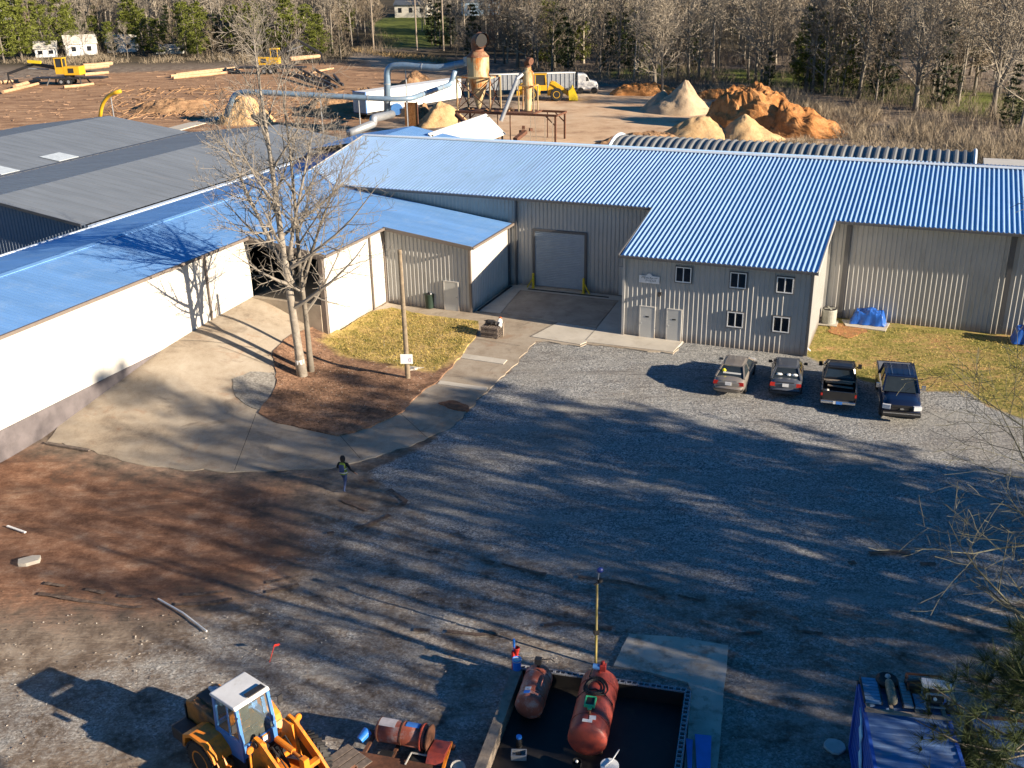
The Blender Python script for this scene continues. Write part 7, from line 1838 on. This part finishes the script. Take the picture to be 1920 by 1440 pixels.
# yellow wheel loader
yl = root('wheel_loader', 'yellow wheel loader facing right in front of the grey trailer', 'wheel loader', G(1022, 187), -PI / 2 + R(-4))
yl.scale = (1.12,) * 3
for x in (-1.15, 1.15):
    for y in (-1.7, 1.6): big_wheel(yl, x, y, .82, .6, 'yellow')
q = MB(); q.prism([(-3.6, 1.0), (-3.4, .75), (-.9, .8), (-.6, 1.2), (-.6, 1.9), (-.9, 2.15), (-3.2, 2.25), (-3.6, 2.0)], -.8, .8, 'x'); q.build('engine_hood', M['yellow'], yl, bevel=.06)
q = MB(); q.bb((-1.2, -3.8, .7), (1.2, -3.4, 1.3)); q.build('counterweight', M['yellow'], yl)
for s in (-1, 1):
    q = MB(); q.prism([(-2.7, 1.5), (-2.4, 1.8), (-1.2, 1.8), (-.7, 1.3), (-.6, .8), (-.9, .8), (-1.0, 1.2), (-1.3, 1.68), (-2.3, 1.68), (-2.6, 1.45)], s * .8 if s > 0 else -1.45, 1.45 if s > 0 else s * .8, 'x'); q.build('fender', M['yellow'], yl)
    q = MB(); q.prism([(.7, 2.2), (.95, 2.45), (1.4, 2.3), (3.3, .95), (3.4, .6), (3.1, .55), (1.3, 1.9)], s * .7 - .06, s * .7 + .06, 'x'); q.build('lift_arm', M['yellow'], yl)
    q = MB(); q.cyl((s * .45, .8, 1.1), (s * .45, 2.2, 1.5), .08, n=8); q.build('lift_cylinder', M['darksteel'], yl)
q = MB(); q.prism([(.3, .6), (1.9, .6), (1.9, 1.1), (1.2, 2.4), (.7, 2.4), (.4, 1.5)], -.6, .6, 'x'); q.build('front_frame', M['yellow'], yl)
q = MB()
for x, y in ((-.7, -1.3), (.7, -1.3), (-.7, .2), (.7, .2)): q.bar((x, y, 1.9), (x * .95, y - (.15 if y > 0 else 0), 3.35), .12)
q.bb((-.76, -1.38, 1.3), (.76, .28, 2.0)); q.bb((-.8, -1.5, 3.35), (.8, .25, 3.47)); cb = q.build('cab', M['yellow'], yl)
q = MB(); q.bb((-.66, -1.25, 2.0), (.66, .12, 3.33)); q.build('windows', CG, cb)
q = MB(); q.prism([(3.3, .1), (4.5, .05), (4.5, .12), (3.6, .4), (3.45, 1.2), (3.75, 1.75), (3.68, 1.8), (3.2, 1.3)], -1.55, 1.55, 'x'); q.prism([(3.3, .1), (4.5, .05), (3.75, 1.75), (3.2, 1.3)], -1.6, -1.55, 'x'); q.prism([(3.3, .1), (4.5, .05), (3.75, 1.75), (3.2, 1.3)], 1.55, 1.6, 'x'); q.build('bucket', M['safety'], yl)
q = MB(); q.cyl((.5, -2.2, 2.2), (.5, -2.2, 3.0), .07, n=8); q.build('exhaust', M['darksteel'], yl)

# log loaders
def log_loader(loc, rz, label, boom, flip):
    o = root('log_loader', label, 'log loader', loc, rz, 'log loaders')
    q = MB(); q.bb((-6.5, -1.1, 1.0), (6.8, 1.1, 1.3)); q.build('trailer_frame', M['darksteel'], o)
    for x in (-1.2, .2):
        for y in (-1.0, 1.0):
            q = MB(); q.cyl((x, y - .18, .55), (x, y + .18, .55), .55, n=16); w_ = q.build('wheel', M['black'], o)
            q = MB(); q.cyl((x, y - .2, .55), (x, y + .2, .55), .28, n=12); q.build('rim', M['steel'], w_)
    for x, y in ((-3.2, -1.2), (-3.2, 1.2), (2.4, -1.2), (2.4, 1.2)):
        q = MB(); q.bar((x, y, 1.2), (x + (.5 if x > 0 else -.5), y * 1.5, 0), .22); q.build('outrigger', M['darksteel'], o)
    q = MB(); q.cyl((0, 0, 1.3), (0, 0, 1.7), .9, n=18); q.build('turntable', M['darksteel'], o)
    q = MB(); q.bb((-.4 * flip - .0 if flip < 0 else -.4, -1.2, 1.7), (2.6 if flip > 0 else .4, 1.2, 3.2)) if flip > 0 else q.bb((-2.6, -1.2, 1.7), (.4, 1.2, 3.2)); q.build('engine_house', M['yellow'], o, bevel=.08)
    f = flip
    q = MB(); q.bb((.5 * f if f > 0 else .5 * f, -1.26, 2.1), (1.5 * f if f > 0 else 1.5 * f, -1.2, 2.9)); q.build('grille', M['darksteel'], o)
    x0, x1 = sorted((-1.9 * f, -.4 * f))
    q = MB()
    for x in (x0 + .06, x1 - .06):
        for y in (-1.14, .3): q.bar((x, y, 2.2), (x, y, 4.6), .13)
    q.bb((x0, -1.2, 1.9), (x1, .4, 3.1)); q.bb((x0 - .05, -1.25, 4.6), (x1 + .05, .45, 4.75)); cb_ = q.build('cab', M['yellow'], o)
    q = MB(); q.bb((x0 + .12, -1.1, 3.1), (x1 - .12, .28, 4.58)); q.build('cab_windows', CG, cb_)
    B = [V(p) for p in boom]
    q = MB(); q.bar(B[0], B[1], .5, .6); q.build('boom', M['darksteel'], o)
    q = MB(); q.bar(B[1], B[2], .4, .45); q.build('stick', M['darksteel'], o)
    q = MB(); m0 = B[0].lerp(B[1], .5); q.cyl(m0 + V((0, 0, -.5)), B[1] + (B[2] - B[1]) * .25 + V((0, 0, -.4)), .12, n=8); q.build('boom_cylinder', M['steel'], o)
    q = MB(); q.bar(B[2], B[2] + V((0, 0, -1.0)), .25); q.bar(B[2] + V((-.1, 0, -1.0)), B[2] + V((-.6, 0, -2.0)), .2); q.bar(B[2] + V((.1, 0, -1.0)), B[2] + V((.6, 0, -2.0)), .2); q.build('grapple', M['darksteel'], o)
    return o
lp = G(133, 158); log_loader(lp, R(-4), 'yellow log loader on a wheeled frame at the far left, boom lowered', [(-1.6, .8, 2.6), (-6.5, .8, 3.6), (-12, .8, 1.9)], 1)
q = MB(); q.box((0, 0, 0), (2.4, .5, .5), M=Matrix.Rotation(R(5), 3, 'Y')); thing1('boom_cover', q, M['safety'], 'bright yellow cover on the lowered boom of the far left loader', 'boom cover', lp + V((-6.2, .6, 4.0)), R(-4))
mp_ = G(510, 138); log_loader(mp_, R(-6), 'yellow log loader with raised black boom behind the island tree', [(1.2, 0, 3.0), (5.6, 0, 6.2), (10.2, 0, 3.6)], -1)
# logs
rr = random.Random(77)
def logs(spots, label, group):
    for (x0, y0, x1, y1, r, z) in spots:
        a0, a1 = G(x0, y0, z), G(x1, y1, z)
        q = MB(); q.tube([a0, a0.lerp(a1, .5) + V((0, 0, rr.uniform(-.1, .1))), a1], [r, r * .92, r * .8], 9)
        tag(q.build('log', M['freshwood']), label, 'log', group)
logs([(28, 166, 76, 153, .35, .35), (6, 176, 72, 160, .3, .3), (120, 166, 176, 160, .28, .28), (0, 158, 34, 154, .3, .3)], 'pale stripped log lying on the mud near the far left loader', 'logs near the far left loader')
logs([(158, 140, 212, 134, .5, 1.6), (150, 144, 206, 139, .45, 1.6), (160, 150, 205, 146, .35, 1.0)], 'thick log resting on the frame of the far left loader', 'logs on the loader frame')
logs([(320, 146, 455, 131, .3, .3), (325, 149, 450, 136, .3, .3), (330, 143, 440, 130, .28, .3), (545, 128, 600, 122, .45, 1.8), (575, 142, 625, 131, .25, .3)], 'reddish log in the row beside the middle loader', 'logs beside the middle loader')
logs([(545 + 9 * k, 142 + 1.2 * k, 551 + 9 * k, 138 + 1.2 * k, .22, .4) for k in range(8)], 'cut log end in the short stack by the middle loader', 'short log stack')
dk = root('log_deck', 'sloping dark rail deck below the middle log loader', 'log deck', G(600, 155), 0)
o_ = V(dk.location)
for k, (a_, b_) in enumerate((((560, 138), (632, 168)), ((588, 138), (644, 164)), ((548, 146), (624, 172)))):
    q = MB(); q.bar(G(*a_, .9) - o_, G(*b_, .4) - o_, .35, .4); q.build('rail', M['darksteel'], dk)
q = MB(); q.bar(G(626, 146, .5) - o_, G(637, 163, .9) - o_, .3, .5); q.build('stop', M['darksteel'], dk)
# litter of slabs and branches over the mud
q = MB()
for k in range(420):
    px = rr.uniform(-10, 720); py = rr.uniform(135, 235); p = G(px, py, .1)
    if w2ab(p.x, p.y)[1] < 92: continue
    a_ = rr.uniform(0, PI); l_ = rr.uniform(.15, .8); dd = V((math.cos(a_), math.sin(a_), rr.gauss(0, .12))) * l_
    q.bar(p - dd, p + dd, rr.uniform(.03, .08))
q.build('wood_debris', pm('muddy wood scraps', (.30, .19, .12), .9, 0, .45, 2.0), kind='stuff')
for k in range(1):
    q = MB()
    for k2 in range(500):
        p = G(rr.uniform(200, 700), rr.uniform(165, 225), .1)
        if w2ab(p.x, p.y)[1] < 92: continue
        a_ = rr.uniform(0, PI); l_ = rr.uniform(.3, 1.2); dd = V((math.cos(a_), math.sin(a_), abs(rr.gauss(0, .3)))) * l_
        q.bar(p - dd, p + dd, rr.uniform(.05, .14))
    q.build('bark_debris', M['bark_pile'], kind='stuff')

# houses and sheds beyond the trees
def house(px0, px1, py, yt, label, wall, roofm, rz=0.0, depth=7, name='house', win=True, grp=None):
    b0 = G((px0 + px1) / 2, py); e0, e1 = G(px0, py), G(px1, py); w = (e1 - e0).length; h = H_at((px0 + px1) / 2, py, yt)
    o = root(name, label, 'house' if name == 'house' else 'shed', b0, rz, grp)
    hw = h * .62
    q = MB(); q.bb((-w / 2, -depth / 2, -.5), (w / 2, depth / 2, hw)); q.prism([(-depth / 2, hw), (depth / 2, hw), (0, h - .1)], -w / 2, w / 2, 'x'); q.build('wall', M[wall], o)
    q = MB(); q.prism([(-depth / 2 - .4, hw - .15), (0, h - .05), (depth / 2 + .4, hw - .15), (depth / 2 + .4, hw + .05), (0, h + .15), (-depth / 2 - .4, hw + .05)], -w / 2 - .3, w / 2 + .3, 'x'); q.build('roof', M[roofm], o)
    if win:
        n = max(2, int(w / 3))
        for k in range(n):
            x = -w / 2 + (k + .5) * w / n; q = MB(); q.bb((x - .5, -depth / 2 - .05, hw * .35), (x + .5, -depth / 2 + .02, hw * .75)); q.build('window', M['glass'], o)
    return o
M['slate'] = pm('dark blue-grey shingles', (.06, .075, .10), .8)
house(72, 106, 106, 78, 'small white shed gleaming through the pines at the far left', 'white', 'offwhite', R(18), 5, 'shed', True, 'white sheds behind the pines')
house(128, 178, 102, 66, 'largest white shed behind the pines at the left', 'white', 'offwhite', R(25), 6, 'shed', True, 'white sheds behind the pines')
house(208, 256, 96, 66, 'white shed with dark door behind the bare trees right of the pines', 'white', 'offwhite', R(10), 5, 'shed', True, 'white sheds behind the pines')
house(298, 345, 100, 84, 'low pale shed behind the brush at the log yard edge', 'offwhite', 'offwhite', R(5), 4, 'shed', False, 'white sheds behind the pines')
house(748, 806, 30, -6, 'grey-roofed house on the green hill at the top centre', 'offwhite', 'slate', R(-8), 9)
house(868, 935, 26, -14, 'dark blue-grey house at the top edge above the cyclone', 'bluesteel', 'slate', R(6), 9)
house(1000, 1046, 46, 24, 'low pale shed on the hill right of the cyclone', 'offwhite', 'offwhite', R(3), 6, 'shed', False)
house(-8, 22, 40, -12, 'white house half hidden at the top left corner', 'white', 'slate', R(12), 8)
house(85, 118, 36, -10, 'grey-white house between tree tops at the top left', 'offwhite', 'slate', R(-10), 8)
house(1195, 1260, 62, 20, 'pale house glimpsed through bare branches at top right', 'offwhite', 'slate', R(5), 9)
for px, py, yt, lab in ((701, 96, -40, 'left one of two pale utility poles beside the dirt road'), (782, 95, -30, 'right one of two pale utility poles beside the dirt road'), (832, 96, -30, 'utility pole near the dark evergreens left of the cyclone')):
    b0 = G(px, py); h_ = H_at(px, py, yt); u_ = root('utility_pole', lab, 'utility pole', b0, .2, 'utility poles by the road')
    q = MB(); q.cyl((0, 0, -.2), (0, 0, h_), .2, .14, n=10); q.build('shaft', M['wood'], u_)
    q = MB(); q.bar((-1.2, 0, h_ - .7), (1.2, 0, h_ - .7), .14, .16); q.build('crossarm', M['wood'], u_)
# ------------------------------------------------------------------ light, sky, camera
SUN_EL = R(17.5)
d_ab = V((0.9964, -0.085))                       # towards the sun, on the site axes
sx, sy = d_ab.x * CA - d_ab.y * SA, d_ab.x * SA + d_ab.y * CA
sun_dir = V((sx * math.cos(SUN_EL), sy * math.cos(SUN_EL), math.sin(SUN_EL))).normalized()
sl = bpy.data.lights.new('sun', 'SUN'); sl.energy = 5.0; sl.angle = R(0.5); sl.color = (1.0, 0.85, 0.66)
so = bpy.data.objects.new('sun', sl); col.objects.link(so)
so.rotation_euler = (-sun_dir).to_track_quat('-Z', 'Y').to_euler()
wd = bpy.data.worlds.new('World'); sc.world = wd; wd.use_nodes = True
t = wd.node_tree; bg = t.nodes['Background']
sky = t.nodes.new('ShaderNodeTexSky'); sky.sky_type = 'NISHITA'; sky.sun_disc = False
sky.sun_elevation = SUN_EL; sky.sun_rotation = math.atan2(sun_dir.x, sun_dir.y)
sky.air_density = 0.8; sky.dust_density = 0.0; sky.ozone_density = 3.0
hs = t.nodes.new('ShaderNodeHueSaturation'); hs.inputs['Saturation'].default_value = 1.3; t.links.new(sky.outputs[0], hs.inputs['Color']); t.links.new(hs.outputs[0], bg.inputs[0]); bg.inputs[1].default_value = 0.05
cam = bpy.data.cameras.new('camera'); cam.sensor_width = 36; cam.lens = 36 * F_PX / 1920; cam.clip_start = 0.2; cam.clip_end = 3000
co = bpy.data.objects.new('camera', cam); col.objects.link(co)
mx = Matrix((CAM_R, CAM_U, -_fw)).transposed().to_4x4(); mx.translation = CAM_O
co.matrix_world = mx
sc.camera = co
sc.view_settings.view_transform = 'Standard'; sc.view_settings.look = 'None'
sc.view_settings.exposure = 1.4; sc.view_settings.gamma = 1.0
sc.cycles.max_bounces = 5; sc.cycles.diffuse_bounces = 2; sc.cycles.glossy_bounces = 3; sc.cycles.transmission_bounces = 4
sc.cycles.use_denoising = True
